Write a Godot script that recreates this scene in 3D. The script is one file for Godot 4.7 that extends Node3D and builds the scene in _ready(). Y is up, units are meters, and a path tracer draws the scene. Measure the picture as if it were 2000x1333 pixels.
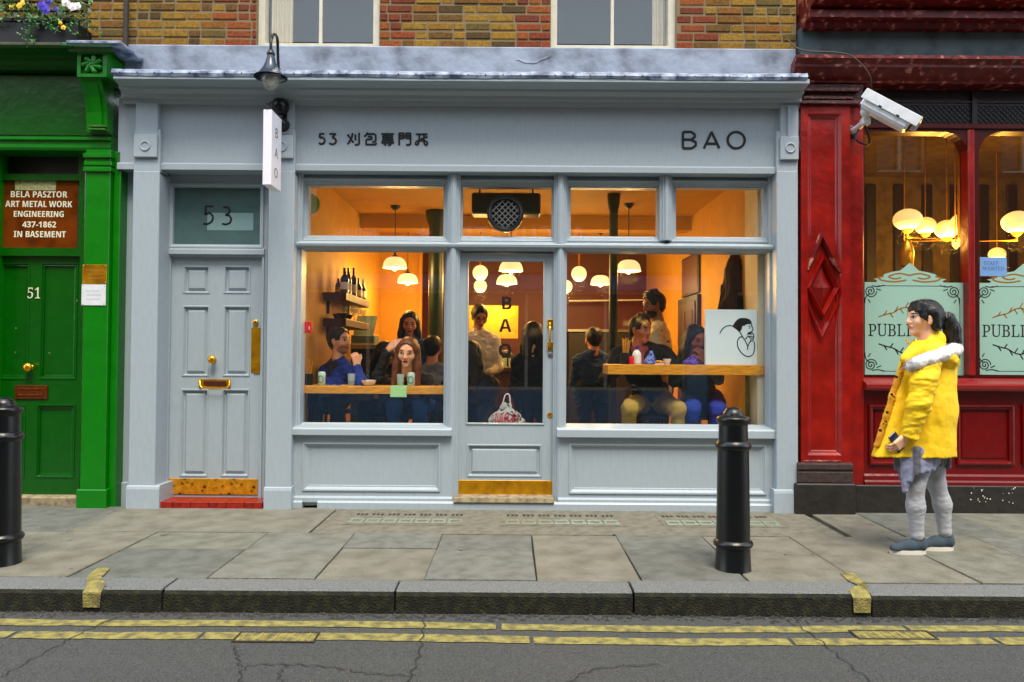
extends Node3D
# A London street front: grey restaurant shopfront between a green house door and a red public house.
# x runs along the street, y up, z out of the facade towards the road; metres.

var T := {}
var M := {}
var taken := {}
var rng := RandomNumberGenerator.new()

# ---------------------------------------------------------------- materials
func noise_tex(freq: float, kind: int, octaves: int, ramp: Array, size := 512, bump := 0.0, seed_ := 1) -> NoiseTexture2D:
	var n := FastNoiseLite.new()
	n.noise_type = kind
	n.frequency = freq
	n.fractal_octaves = octaves
	n.seed = seed_
	if kind == FastNoiseLite.TYPE_CELLULAR:
		n.cellular_return_type = FastNoiseLite.RETURN_CELL_VALUE
	var t := NoiseTexture2D.new()
	t.width = size
	t.height = size
	t.seamless = true
	t.noise = n
	if bump > 0.0:
		t.as_normal_map = true
		t.bump_strength = bump
	if ramp.size():
		var g := Gradient.new()
		var off := PackedFloat32Array()
		var col := PackedColorArray()
		for r in ramp:
			off.append(r[0])
			col.append(r[1] if r[1] is Color else Color(r[1], r[1], r[1]))
		g.offsets = off
		g.colors = col
		t.color_ramp = g
	return t

func mat(called: String, col: Color, rough := 0.6, tex := "", tile := 1.0, metal := 0.0, bump := "", bump_amount := 0.4, bump_tile := 0.0) -> StandardMaterial3D:
	var m := StandardMaterial3D.new()
	m.resource_name = called
	m.albedo_color = col
	m.roughness = rough
	m.metallic = metal
	if tex:
		m.albedo_texture = T[tex]
	if bump:
		m.normal_enabled = true
		m.normal_texture = T[bump]
		m.normal_scale = bump_amount
	if tex or bump:
		m.uv1_triplanar = true
		m.uv1_world_triplanar = true
		m.uv1_triplanar_sharpness = 6.0
		m.uv1_scale = Vector3.ONE / tile
	M[called] = m
	return m

func glass(called: String, col: Color, alpha := 0.04, rough := 0.0) -> StandardMaterial3D:
	var m := StandardMaterial3D.new()
	m.resource_name = called
	m.albedo_color = Color(col.r, col.g, col.b, alpha)
	m.transparency = BaseMaterial3D.TRANSPARENCY_ALPHA
	m.roughness = rough
	m.metallic_specular = 0.5
	M[called] = m
	return m

func glow(called: String, col: Color, energy: float) -> StandardMaterial3D:
	var m := StandardMaterial3D.new()
	m.resource_name = called
	m.albedo_color = Color(0.9, 0.86, 0.78)
	m.emission_enabled = true
	m.emission = col
	m.emission_energy_multiplier = energy
	M[called] = m
	return m

func make_materials() -> void:
	var S := FastNoiseLite.TYPE_SIMPLEX_SMOOTH
	var C := FastNoiseLite.TYPE_CELLULAR
	T.soft = noise_tex(0.012, S, 5, [[0.0, 0.92], [0.5, 0.965], [1.0, 1.0]], 512)
	T.paint = noise_tex(0.012, S, 7, [[0.0, 0.95], [0.3, 0.978], [0.6, 0.99], [1.0, 1.0]], 1024, 0.0, 41)
	T.patch = noise_tex(0.010, S, 6, [[0.0, 0.62], [0.35, 0.85], [0.6, 0.95], [1.0, 1.0]], 512, 0.0, 5)
	T.grain = noise_tex(0.12, S, 3, [[0.0, 0.6], [0.5, 0.85], [1.0, 1.0]], 512, 0.0, 9)
	T.speck = noise_tex(0.22, C, 1, [[0.0, 0.35], [0.3, 0.7], [0.7, 0.85], [1.0, 1.0]], 512, 0.0, 3)
	T.asphalt = noise_tex(0.16, C, 2, [[0.0, 0.5], [0.45, 0.74], [0.8, 0.88], [0.93, 0.95], [1.0, 1.25]], 1024, 0.0, 4)
	T.bump_fine = noise_tex(0.10, S, 4, [], 512, 6.0, 11)
	T.bump_soft = noise_tex(0.02, S, 4, [], 512, 5.0, 12)
	T.bump_stone = noise_tex(0.05, S, 5, [], 512, 8.0, 13)
	T.flake = noise_tex(0.02, S, 7, [[0.0, Color(0.26, 0.012, 0.01)], [0.5, Color(0.38, 0.025, 0.015)], [0.68, Color(0.44, 0.06, 0.03)], [0.74, Color(0.56, 0.3, 0.24)], [0.85, Color(0.66, 0.48, 0.42)], [1.0, Color(0.7, 0.55, 0.5)]], 512, 0.0, 21)
	T.redpaint = noise_tex(0.013, S, 6, [[0.0, Color(0.42, 0.022, 0.006)], [0.5, Color(0.51, 0.04, 0.01)], [0.72, Color(0.55, 0.06, 0.015)], [1.0, Color(0.60, 0.11, 0.03)]], 512, 0.0, 23)
	T.lead = noise_tex(0.012, S, 7, [[0.0, Color(0.24, 0.27, 0.35)], [0.3, Color(0.42, 0.46, 0.54)], [0.5, Color(0.58, 0.62, 0.68)], [0.75, Color(0.72, 0.75, 0.79)], [1.0, Color(0.84, 0.85, 0.88)]], 512, 0.0, 25)
	T.moss = noise_tex(0.02, S, 7, [[0.0, Color(0.11, 0.11, 0.055)], [0.4, Color(0.17, 0.17, 0.09)], [0.6, Color(0.23, 0.235, 0.13)], [0.8, Color(0.3, 0.295, 0.22)], [1.0, Color(0.38, 0.38, 0.33)]], 512, 0.0, 27)
	T.brass = noise_tex(0.01, S, 5, [[0.0, Color(0.62, 0.42, 0.05)], [0.4, Color(0.80, 0.56, 0.07)], [1.0, Color(0.92, 0.68, 0.12)]], 512, 0.0, 29)
	T.wornbrass = noise_tex(0.012, S, 6, [[0.0, Color(0.26, 0.1, 0.04)], [0.2, Color(0.42, 0.2, 0.05)], [0.3, Color(0.78, 0.54, 0.08)], [0.6, Color(0.86, 0.6, 0.1)], [1.0, Color(0.95, 0.7, 0.15)]], 512, 0.0, 31)
	T.slab = noise_tex(0.006, S, 7, [[0.0, Color(0.76, 0.745, 0.70)], [0.35, Color(0.87, 0.86, 0.82)], [0.6, Color(0.93, 0.92, 0.89)], [1.0, Color(1.0, 0.99, 0.96)]], 1024, 0.0, 33)
	T.worn = noise_tex(0.018, S, 7, [[0.0, Color(0.36, 0.355, 0.31)], [0.25, Color(0.46, 0.43, 0.29)], [0.45, Color(0.57, 0.52, 0.28)], [0.7, Color(0.65, 0.60, 0.33)], [1.0, Color(0.70, 0.66, 0.42)]], 512, 0.0, 35)
	T.wood = noise_tex(0.02, S, 4, [[0.0, 0.66], [0.5, 0.86], [1.0, 1.0]], 512, 0.0, 37)

	mat("grey_paint", Color(0.62, 0.667, 0.695), 0.42, "paint", 0.9, 0.0, "bump_soft", 0.06)
	M.grey_paint.uv1_scale = Vector3(2.4, 0.5, 2.4)
	mat("grey_render", Color(0.56, 0.60, 0.67), 0.75, "patch", 1.9, 0.0, "bump_soft", 0.35)
	mat("green_paint", Color(0.012, 0.45, 0.016), 0.28, "soft", 1.2, 0.0, "bump_soft", 0.12)
	mat("dark_green_paint", Color(0.008, 0.32, 0.012), 0.25, "soft", 1.2, 0.0, "bump_soft", 0.12)
	mat("red_paint", Color(1, 1, 1), 0.3, "redpaint", 1.8, 0.0, "bump_soft", 0.2)
	mat("red_flaking", Color(1, 1, 1), 0.45, "flake", 1.1, 0.0, "bump_soft", 0.5)
	mat("red_plain", Color(0.40, 0.012, 0.01), 0.25, "soft", 1.0, 0.0, "bump_soft", 0.15)
	mat("band_paint", Color(0.27, 0.35, 0.36), 0.6, "patch", 1.2)
	mat("brown_stone", Color(0.13, 0.11, 0.085), 0.55, "patch", 0.9, 0.0, "bump_soft", 0.3)
	mat("black_iron", Color(0.025, 0.033, 0.037), 0.3, "soft", 0.5, 0.0, "bump_fine", 0.12)
	mat("lead", Color(0.86, 0.88, 0.92), 0.6, "lead", 0.9, 0.0, "bump_soft", 0.6)
	mat("brass", Color(1, 1, 1), 0.32, "brass", 0.8, 0.75)
	mat("worn_brass", Color(1, 1, 1), 0.4, "wornbrass", 0.42, 0.6)
	mat("polished_brass", Color(0.92, 0.68, 0.18), 0.22, "", 1.0, 0.9)
	mat("white_enamel", Color(0.86, 0.87, 0.88), 0.35, "soft", 0.6)
	mat("sign_white", Color(0.9, 0.89, 0.92), 0.4)
	mat("sash_white", Color(0.80, 0.78, 0.70), 0.5, "soft", 0.7)
	mat("ink", Color(0.02, 0.022, 0.026), 0.45)
	mat("cream_ink", Color(0.88, 0.86, 0.74), 0.5)
	mat("mortar", Color(0.58, 0.50, 0.36), 0.95, "grain", 0.3, 0.0, "bump_fine", 0.6)
	mat("red_tile", Color(0.60, 0.11, 0.05), 0.3, "patch", 0.3)
	mat("joint_dirt", Color(0.21, 0.20, 0.17), 0.95, "grain", 0.4)
	mat("asphalt", Color(0.35, 0.355, 0.345), 0.92, "asphalt", 0.8, 0.0, "bump_fine", 0.9)
	mat("tar", Color(0.19, 0.185, 0.18), 0.8, "grain", 0.2)
	mat("yellow_line", Color(0.86, 0.87, 0.84), 0.8, "worn", 0.7, 0.0, "bump_fine", 0.6)
	mat("kerb_top", Color(0.53, 0.54, 0.53), 0.85, "speck", 0.22, 0.0, "bump_fine", 0.6)
	mat("kerb_face", Color(0.58, 0.60, 0.48), 0.95, "moss", 0.8, 0.0, "bump_fine", 0.8)
	mat("cast_iron_rust", Color(0.2, 0.16, 0.12), 0.7, "patch", 0.3, 0.0, "bump_fine", 0.6)
	mat("concrete", Color(0.48, 0.465, 0.42), 0.9, "slab", 0.7, 0.0, "bump_fine", 0.5)
	mat("glass_block", Color(0.56, 0.60, 0.50), 0.2, "grain", 0.1)
	mat("step_stone", Color(0.62, 0.56, 0.44), 0.9, "patch", 0.4, 0.0, "bump_fine", 0.6)
	for i in 6:
		mat("slab_%d" % i, [Color(0.47, 0.475, 0.45), Color(0.43, 0.44, 0.425), Color(0.485, 0.475, 0.435), Color(0.45, 0.46, 0.445), Color(0.47, 0.47, 0.43), Color(0.41, 0.42, 0.405)][i], 0.82, "slab", [1.3, 1.0, 1.6, 0.9, 1.2, 1.1][i], 0.0, "bump_fine", 0.35)
	for i in 8:
		mat("stock_brick_%d" % i, [Color(0.56, 0.40, 0.07), Color(0.48, 0.32, 0.06), Color(0.60, 0.45, 0.10), Color(0.42, 0.29, 0.055), Color(0.54, 0.34, 0.06), Color(0.40, 0.32, 0.10), Color(0.57, 0.43, 0.09), Color(0.32, 0.23, 0.07)][i], 0.92, "patch", [0.16, 0.22, 0.13, 0.2, 0.18, 0.15, 0.25, 0.17][i], 0.0, "bump_fine", 0.8)
	for i in 4:
		mat("red_brick_%d" % i, [Color(0.56, 0.25, 0.07), Color(0.50, 0.21, 0.06), Color(0.58, 0.30, 0.08), Color(0.45, 0.19, 0.06)][i], 0.92, "patch", [0.16, 0.2, 0.14, 0.18][i], 0.0, "bump_fine", 0.8)
	# interior
	mat("amber_wall", Color(0.76, 0.53, 0.06), 0.7, "soft", 1.5)
	mat("amber_ceiling", Color(0.76, 0.54, 0.06), 0.75, "soft", 2.0)
	mat("oxblood_wall", Color(0.34, 0.03, 0.015), 0.5, "soft", 1.2)
	mat("pale_wall", Color(0.78, 0.74, 0.62), 0.7, "soft", 1.4)
	mat("dark_floor", Color(0.07, 0.06, 0.055), 0.5, "patch", 0.9)
	mat("yellow_wood", Color(0.92, 0.63, 0.16), 0.4, "wood", 0.5)
	M.yellow_wood.uv1_scale = Vector3(0.7, 9.0, 9.0)
	mat("brown_wood", Color(0.30, 0.10, 0.04), 0.5, "wood", 0.5)
	mat("dark_wood", Color(0.10, 0.05, 0.035), 0.5, "wood", 0.5)
	mat("blue_boards", Color(0.05, 0.16, 0.26), 0.5, "wood", 0.5)
	mat("green_iron", Color(0.02, 0.13, 0.07), 0.4, "soft", 0.5)
	mat("steel", Color(0.6, 0.6, 0.58), 0.3, "soft", 0.5, 0.8)
	mat("bottle_green", Color(0.02, 0.04, 0.02), 0.12)
	mat("bottle_amber", Color(0.14, 0.05, 0.01), 0.12)
	mat("paper", Color(0.85, 0.84, 0.8), 0.8)
	mat("blue_paper", Color(0.42, 0.58, 0.78), 0.8)
	mat("board_white", Color(0.80, 0.87, 0.88), 0.5)
	mat("china", Color(0.85, 0.83, 0.78), 0.25)
	mat("drab_wall", Color(0.40, 0.32, 0.09), 0.7, "patch", 1.2)
	glass("pane", Color(0.9, 1.0, 0.97), 0.002)
	glass("tumbler", Color(0.8, 0.9, 0.85), 0.2)
	glass("globe_glass", Color(0.8, 0.8, 0.75), 0.35)
	glass("etched", Color(0.60, 0.75, 0.69), 0.84, 0.4)
	glow("lamp_glow", Color(1.0, 0.86, 0.58), 0.34)
	glow("pub_glow", Color(1.0, 0.80, 0.42), 0.31)
	glow("hatch_glow", Color(1.0, 0.85, 0.4), 0.5)

# ---------------------------------------------------------------- naming
func numbered(called: String) -> String:
	if not taken.has(called):
		taken[called] = 0
		return called
	taken[called] += 1
	return "%s_%03d" % [called, taken[called]]

func thing(called: String, label: String, category: String, at := Vector3.ZERO, group := "") -> Node3D:
	var o := Node3D.new()
	o.name = numbered(called)
	add_child(o)
	o.position = at
	tag(o, label, category, group)
	return o

func tag(o: Node, label: String, category: String, group := "") -> void:
	o.set_meta("label", label)
	o.set_meta("category", category)
	if group:
		o.set_meta("group", group)

func part(called: String, st: SurfaceTool, m: Material, parent: Node = self) -> MeshInstance3D:
	var o := MeshInstance3D.new()
	o.name = numbered(called) if parent == self else called
	st.set_material(m)
	o.mesh = st.commit()
	parent.add_child(o, true)
	return o

func setting(called: String, st: SurfaceTool, m: Material, label := "") -> MeshInstance3D:
	var o := part(called, st, m)
	o.set_meta("kind", "structure")
	if label:
		o.set_meta("label", label)
	return o

func group_node(called: String, parent: Node) -> Node3D:
	var o := Node3D.new()
	o.name = called
	parent.add_child(o, true)
	return o

# ---------------------------------------------------------------- shapes
func S() -> SurfaceTool:
	var st := SurfaceTool.new()
	st.begin(Mesh.PRIMITIVE_TRIANGLES)
	return st

func tri(st: SurfaceTool, a: Vector3, b: Vector3, c: Vector3, n: Vector3) -> void:
	if (b - a).cross(c - a).dot(n) > 0.0:
		var t := b
		b = c
		c = t
	for p in [a, b, c]:
		st.set_normal(n)
		st.add_vertex(p)

func quad(st: SurfaceTool, a: Vector3, b: Vector3, c: Vector3, d: Vector3, hint: Vector3) -> void:
	var n := (c - a).cross(d - b)
	if n.length_squared() < 1e-16:
		return
	n = n.normalized()
	if n.dot(hint) < 0.0:
		n = -n
	tri(st, a, b, c, n)
	tri(st, a, c, d, n)

# a box with chamfered edges, given by its sides
func bx(st: SurfaceTool, x0: float, x1: float, y0: float, y1: float, z0: float, z1: float, e := 0.0) -> void:
	if x0 > x1:
		var t := x0
		x0 = x1
		x1 = t
	if y0 > y1:
		var t := y0
		y0 = y1
		y1 = t
	if z0 > z1:
		var t := z0
		z0 = z1
		z1 = t
	e = minf(e, 0.45 * minf(x1 - x0, minf(y1 - y0, z1 - z0)))
	var lo := Vector3(x0, y0, z0)
	var hi := Vector3(x1, y1, z1)
	var mid := (lo + hi) / 2.0
	var h := (hi - lo) / 2.0
	for ax in 3:
		var u := (ax + 1) % 3
		var v := (ax + 2) % 3
		for s in [-1.0, 1.0]:
			var q := []
			for k in [[-1.0, -1.0], [1.0, -1.0], [1.0, 1.0], [-1.0, 1.0]]:
				var p := Vector3.ZERO
				p[ax] = s * h[ax]
				p[u] = k[0] * (h[u] - e)
				p[v] = k[1] * (h[v] - e)
				q.append(mid + p)
			var n := Vector3.ZERO
			n[ax] = s
			quad(st, q[0], q[1], q[2], q[3], n)
		if e > 0.0:
			for s in [-1.0, 1.0]:
				for r in [-1.0, 1.0]:
					var q := []
					for k in [[-1.0, 0], [1.0, 0], [1.0, 1], [-1.0, 1]]:
						var p := Vector3.ZERO
						p[ax] = k[0] * (h[ax] - e)
						p[u] = s * (h[u] - (e if k[1] else 0.0))
						p[v] = r * (h[v] - (0.0 if k[1] else e))
						q.append(mid + p)
					var n := Vector3.ZERO
					n[u] = s
					n[v] = r
					quad(st, q[0], q[1], q[2], q[3], n)
	if e > 0.0:
		for sx in [-1.0, 1.0]:
			for sy in [-1.0, 1.0]:
				for sz in [-1.0, 1.0]:
					var s := Vector3(sx, sy, sz)
					tri(st, mid + s * Vector3(h.x, h.y - e, h.z - e), mid + s * Vector3(h.x - e, h.y, h.z - e), mid + s * Vector3(h.x - e, h.y - e, h.z), s.normalized())

func box(r: Array, z0: float, z1: float, e := 0.004) -> SurfaceTool:
	var st := S()
	bx(st, r[0], r[1], r[2], r[3], z0, z1, e)
	return st

# a profile of (z, y) points drawn along x, closed at both ends; the ends may be cut back with depth (mitre)
func bar(st: SurfaceTool, x0: float, x1: float, prof: Array, mitre0 := 0.0, mitre1 := 0.0) -> void:
	var zmin := 1e9
	var c := Vector2.ZERO
	for p in prof:
		zmin = minf(zmin, p[0])
		c += Vector2(p[0], p[1])
	c /= prof.size()
	var n := prof.size()
	var A := []
	var B := []
	for p in prof:
		A.append(Vector3(x0 - (p[0] - zmin) * mitre0, p[1], p[0]))
		B.append(Vector3(x1 + (p[0] - zmin) * mitre1, p[1], p[0]))
	for i in n:
		var j := (i + 1) % n
		var d := Vector2(prof[j][0] - prof[i][0], prof[j][1] - prof[i][1])
		var out := Vector3(0, -d.x, d.y)
		var m := (Vector2(prof[i][0], prof[i][1]) + Vector2(prof[j][0], prof[j][1])) / 2.0 - c
		if out.y * m.y + out.z * m.x < 0.0:
			out = -out
		quad(st, A[i], A[j], B[j], B[i], out)
	var poly := PackedVector2Array()
	for p in prof:
		poly.append(Vector2(p[0], p[1]))
	var ids := Geometry2D.triangulate_polygon(poly)
	for k in range(0, ids.size(), 3):
		tri(st, A[ids[k]], A[ids[k + 1]], A[ids[k + 2]], Vector3.LEFT)
		tri(st, B[ids[k]], B[ids[k + 1]], B[ids[k + 2]], Vector3.RIGHT)

# a moulding run round a rectangle: profile of (inset, z)
func moulding(st: SurfaceTool, r: Array, prof_: Array) -> void:
	var most: float = minf(r[1] - r[0], r[3] - r[2]) / 2.0
	var prof := []
	for p in prof_:
		prof.append([minf(p[0], most), p[1]])
	for i in prof.size() - 1:
		var a: Array = prof[i]
		var b: Array = prof[i + 1]
		var pa := [Vector3(r[0] + a[0], r[2] + a[0], a[1]), Vector3(r[1] - a[0], r[2] + a[0], a[1]), Vector3(r[1] - a[0], r[3] - a[0], a[1]), Vector3(r[0] + a[0], r[3] - a[0], a[1])]
		var pb := [Vector3(r[0] + b[0], r[2] + b[0], b[1]), Vector3(r[1] - b[0], r[2] + b[0], b[1]), Vector3(r[1] - b[0], r[3] - b[0], b[1]), Vector3(r[0] + b[0], r[3] - b[0], b[1])]
		for k in 4:
			var j := (k + 1) % 4
			var inward: Vector3 = [Vector3.UP, Vector3.LEFT, Vector3.DOWN, Vector3.RIGHT][k]
			var n: Vector3 = Vector3(0, 0, absf(b[0] - a[0])) + inward * (a[1] - b[1])
			quad(st, pa[k], pa[j], pb[j], pb[k], n)

# a flat board with rectangular openings
func pierced(st: SurfaceTool, r: Array, holes: Array, z0: float, z1: float) -> void:
	var xs := [r[0], r[1]]
	var ys := [r[2], r[3]]
	for h in holes:
		for k in 2:
			xs.append(clampf(h[k], r[0], r[1]))
			ys.append(clampf(h[2 + k], r[2], r[3]))
	xs.sort()
	ys.sort()
	var solid := func(x: float, y: float) -> bool:
		if x < r[0] or x > r[1] or y < r[2] or y > r[3]:
			return false
		for h in holes:
			if x > h[0] and x < h[1] and y > h[2] and y < h[3]:
				return false
		return true
	for i in xs.size() - 1:
		if xs[i + 1] - xs[i] < 1e-5:
			continue
		for j in ys.size() - 1:
			if ys[j + 1] - ys[j] < 1e-5:
				continue
			var cx: float = (xs[i] + xs[i + 1]) / 2.0
			var cy: float = (ys[j] + ys[j + 1]) / 2.0
			if not solid.call(cx, cy):
				continue
			var a := Vector3(xs[i], ys[j], z1)
			var b := Vector3(xs[i + 1], ys[j], z1)
			var c := Vector3(xs[i + 1], ys[j + 1], z1)
			var d := Vector3(xs[i], ys[j + 1], z1)
			var k := Vector3(0, 0, z0 - z1)
			quad(st, a, b, c, d, Vector3.BACK)
			quad(st, a + k, b + k, c + k, d + k, Vector3.FORWARD)
			if not solid.call(xs[i] - 1e-4, cy):
				quad(st, a, d, d + k, a + k, Vector3.LEFT)
			if not solid.call(xs[i + 1] + 1e-4, cy):
				quad(st, b, c, c + k, b + k, Vector3.RIGHT)
			if not solid.call(cx, ys[j] - 1e-4):
				quad(st, a, b, b + k, a + k, Vector3.DOWN)
			if not solid.call(cx, ys[j + 1] + 1e-4):
				quad(st, d, c, c + k, d + k, Vector3.UP)

# turned shape round an axis: profile of (radius, height along axis)
func lathe(st: SurfaceTool, at: Vector3, prof: Array, axis := Vector3.UP, seg := 24, from := 0.0, to := TAU) -> void:
	axis = axis.normalized()
	var u := axis.cross(Vector3.RIGHT if absf(axis.x) < 0.8 else Vector3.UP).normalized()
	var v := axis.cross(u)
	var norms := []
	for i in prof.size() - 1:
		var d := Vector2(prof[i + 1][0] - prof[i][0], prof[i + 1][1] - prof[i][1])
		norms.append(Vector2(d.y, -d.x).normalized())
	for i in prof.size() - 1:
		var na: Vector2 = norms[i]
		var nb: Vector2 = norms[i]
		if i > 0 and norms[i - 1].dot(norms[i]) > 0.6:
			na = (norms[i - 1] + norms[i]).normalized()
		if i < norms.size() - 1 and norms[i + 1].dot(norms[i]) > 0.6:
			nb = (norms[i + 1] + norms[i]).normalized()
		for s in seg:
			var q := []
			for k in [[i, s, na], [i, s + 1, na], [i + 1, s + 1, nb], [i + 1, s, nb]]:
				var t: float = from + (to - from) * k[1] / seg
				var dir := u * cos(t) + v * sin(t)
				q.append([at + dir * prof[k[0]][0] + axis * prof[k[0]][1], (dir * k[2].x + axis * k[2].y).normalized()])
			for f in [[0, 1, 2], [0, 2, 3]]:
				var a: Vector3 = q[f[0]][0]
				var b: Vector3 = q[f[1]][0]
				var c: Vector3 = q[f[2]][0]
				var g := (b - a).cross(c - a)
				if g.length_squared() < 1e-18:
					continue
				var order := [f[0], f[1], f[2]] if g.dot(q[f[0]][1]) < 0.0 else [f[0], f[2], f[1]]
				for o in order:
					st.set_normal(q[o][1])
					st.add_vertex(q[o][0])

func ball(st: SurfaceTool, at: Vector3, r: float, sy := 1.0, seg := 20) -> void:
	var prof := []
	for i in 11:
		var t := -PI / 2 + PI * i / 10.0
		prof.append([maxf(r * cos(t), 1e-5), r * sin(t) * sy])
	lathe(st, at, prof, Vector3.UP, seg)

func tube(st: SurfaceTool, pts: Array, r0: float, r1 := -1.0, seg := 8) -> void:
	if r1 < 0.0:
		r1 = r0
	var n := pts.size()
	var u := Vector3.ZERO
	var rings := []
	for i in n:
		var t: Vector3 = (pts[mini(i + 1, n - 1)] - pts[maxi(i - 1, 0)]).normalized()
		if i == 0:
			u = t.cross(Vector3.UP if absf(t.y) < 0.8 else Vector3.RIGHT).normalized()
		else:
			u = (u - t * u.dot(t)).normalized()
		var v := t.cross(u)
		var ring := []
		for s in seg:
			var a := TAU * s / seg
			var d := u * cos(a) + v * sin(a)
			ring.append([pts[i] + d * lerpf(r0, r1, float(i) / maxi(n - 1, 1)), d])
		rings.append(ring)
	for i in n - 1:
		for s in seg:
			var j := (s + 1) % seg
			for o in [[rings[i][s], rings[i][j], rings[i + 1][j]], [rings[i][s], rings[i + 1][j], rings[i + 1][s]]]:
				var g: Vector3 = (o[1][0] - o[0][0]).cross(o[2][0] - o[0][0])
				if g.dot(o[0][1]) > 0.0:
					o = [o[0], o[2], o[1]]
				for q in o:
					st.set_normal(q[1])
					st.add_vertex(q[0])
	for e in [0, n - 1]:
		var nn: Vector3 = (pts[0] - pts[1]).normalized() if e == 0 else (pts[n - 1] - pts[n - 2]).normalized()
		for s in seg:
			tri(st, pts[e], rings[e][s][0], rings[e][(s + 1) % seg][0], nn)

func curve(pts: Array, steps := 6) -> Array:
	var out := []
	var n := pts.size()
	for i in n - 1:
		for k in steps:
			var t := float(k) / steps
			out.append(pts[i].cubic_interpolate(pts[i + 1], pts[maxi(i - 1, 0)], pts[mini(i + 2, n - 1)], t))
	out.append(pts[n - 1])
	return out

# a flat outline given depth
func slab2d(st: SurfaceTool, poly: Array, z0: float, z1: float) -> void:
	var p := PackedVector2Array(poly)
	var ids := Geometry2D.triangulate_polygon(p)
	for k in range(0, ids.size(), 3):
		for z in [[z0, Vector3.FORWARD], [z1, Vector3.BACK]]:
			tri(st, Vector3(p[ids[k]].x, p[ids[k]].y, z[0]), Vector3(p[ids[k + 1]].x, p[ids[k + 1]].y, z[0]), Vector3(p[ids[k + 2]].x, p[ids[k + 2]].y, z[0]), z[1])
	var cw := Geometry2D.is_polygon_clockwise(p)
	for i in p.size():
		var a := p[i]
		var b := p[(i + 1) % p.size()]
		var o := (b - a).orthogonal() * (1.0 if cw else -1.0)
		quad(st, Vector3(a.x, a.y, z0), Vector3(b.x, b.y, z0), Vector3(b.x, b.y, z1), Vector3(a.x, a.y, z1), Vector3(-o.x, -o.y, 0) if false else Vector3(o.x, o.y, 0))

# brush strokes of one width, raised a little from the surface they are painted on
func strokes(st: SurfaceTool, lines: Array, w: float, z: float, depth := 0.003, smooth := false) -> void:
	for line in lines:
		var l: Array = line
		if smooth and l.size() > 2:
			var v := []
			for p in l:
				v.append(Vector3(p.x, p.y, 0))
			v = curve(v, 5)
			l = []
			for p in v:
				l.append(Vector2(p.x, p.y))
		var polys := Geometry2D.offset_polyline(PackedVector2Array(l), w / 2.0, Geometry2D.JOIN_ROUND, Geometry2D.END_ROUND)
		var flat := []
		var holes := []
		for q in polys:
			(holes if Geometry2D.is_polygon_clockwise(q) else flat).append(q)
		if holes.is_empty():
			for q in flat:
				slab2d(st, Array(q), z, z + depth)
		else:
			for i in l.size() - 1:
				for q in Geometry2D.offset_polyline(PackedVector2Array([l[i], l[i + 1]]), w / 2.0, Geometry2D.JOIN_ROUND, Geometry2D.END_ROUND):
					slab2d(st, Array(q), z, z + depth + 0.00002 * (i % 7))

func ring2d(c: Vector2, rx: float, ry := -1.0, n := 28, from := 0.0, to := TAU) -> Array:
	var out := []
	for i in n + 1:
		var a := from + (to - from) * i / n
		out.append(c + Vector2(cos(a) * rx, sin(a) * (rx if ry < 0.0 else ry)))
	return out

func text(called: String, words: String, at: Vector3, height: float, m: Material, parent: Node, font := "Droid Sans", bold := false, depth := 0.003, spread := 1.0, align := 1) -> MeshInstance3D:
	var f := SystemFont.new()
	f.font_names = PackedStringArray([font])
	f.font_weight = 700 if bold else 400
	var t := TextMesh.new()
	t.text = words
	t.font = f
	t.font_size = 64
	t.pixel_size = height / 64.0 * 1.39
	t.depth = depth
	t.curve_step = 1.5
	t.horizontal_alignment = [HORIZONTAL_ALIGNMENT_LEFT, HORIZONTAL_ALIGNMENT_CENTER, HORIZONTAL_ALIGNMENT_RIGHT][align]
	t.vertical_alignment = VERTICAL_ALIGNMENT_CENTER
	t.material = m
	var o := MeshInstance3D.new()
	o.name = called
	o.mesh = t
	parent.add_child(o, true)
	o.position = at
	o.scale = Vector3(spread, 1, 1)
	return o

func omni(at: Vector3, col: Color, energy: float, size: float, parent: Node) -> void:
	var l := OmniLight3D.new()
	l.light_color = col
	l.light_energy = energy
	l.light_size = size
	l.omni_range = 12.0
	l.omni_attenuation = 2.0
	l.shadow_enabled = true
	parent.add_child(l, true)
	l.position = at

# ---------------------------------------------------------------- bodies: smooth unions of tapered limbs, meshed as surface nets
# a limb: [from, to, radius at from, radius at to, colour, blend, flatten direction, flatten factor]; a cut: ["cut", point, normal]; a hollow: ["minus", from, to, ra, rb]
func limb(a: Vector3, b: Vector3, ra: float, rb: float, col: Color, k := 0.02, fd := Vector3.ZERO, ff := 1.0) -> Array:
	return [a, b, ra, rb, col, k, fd, ff]

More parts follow.
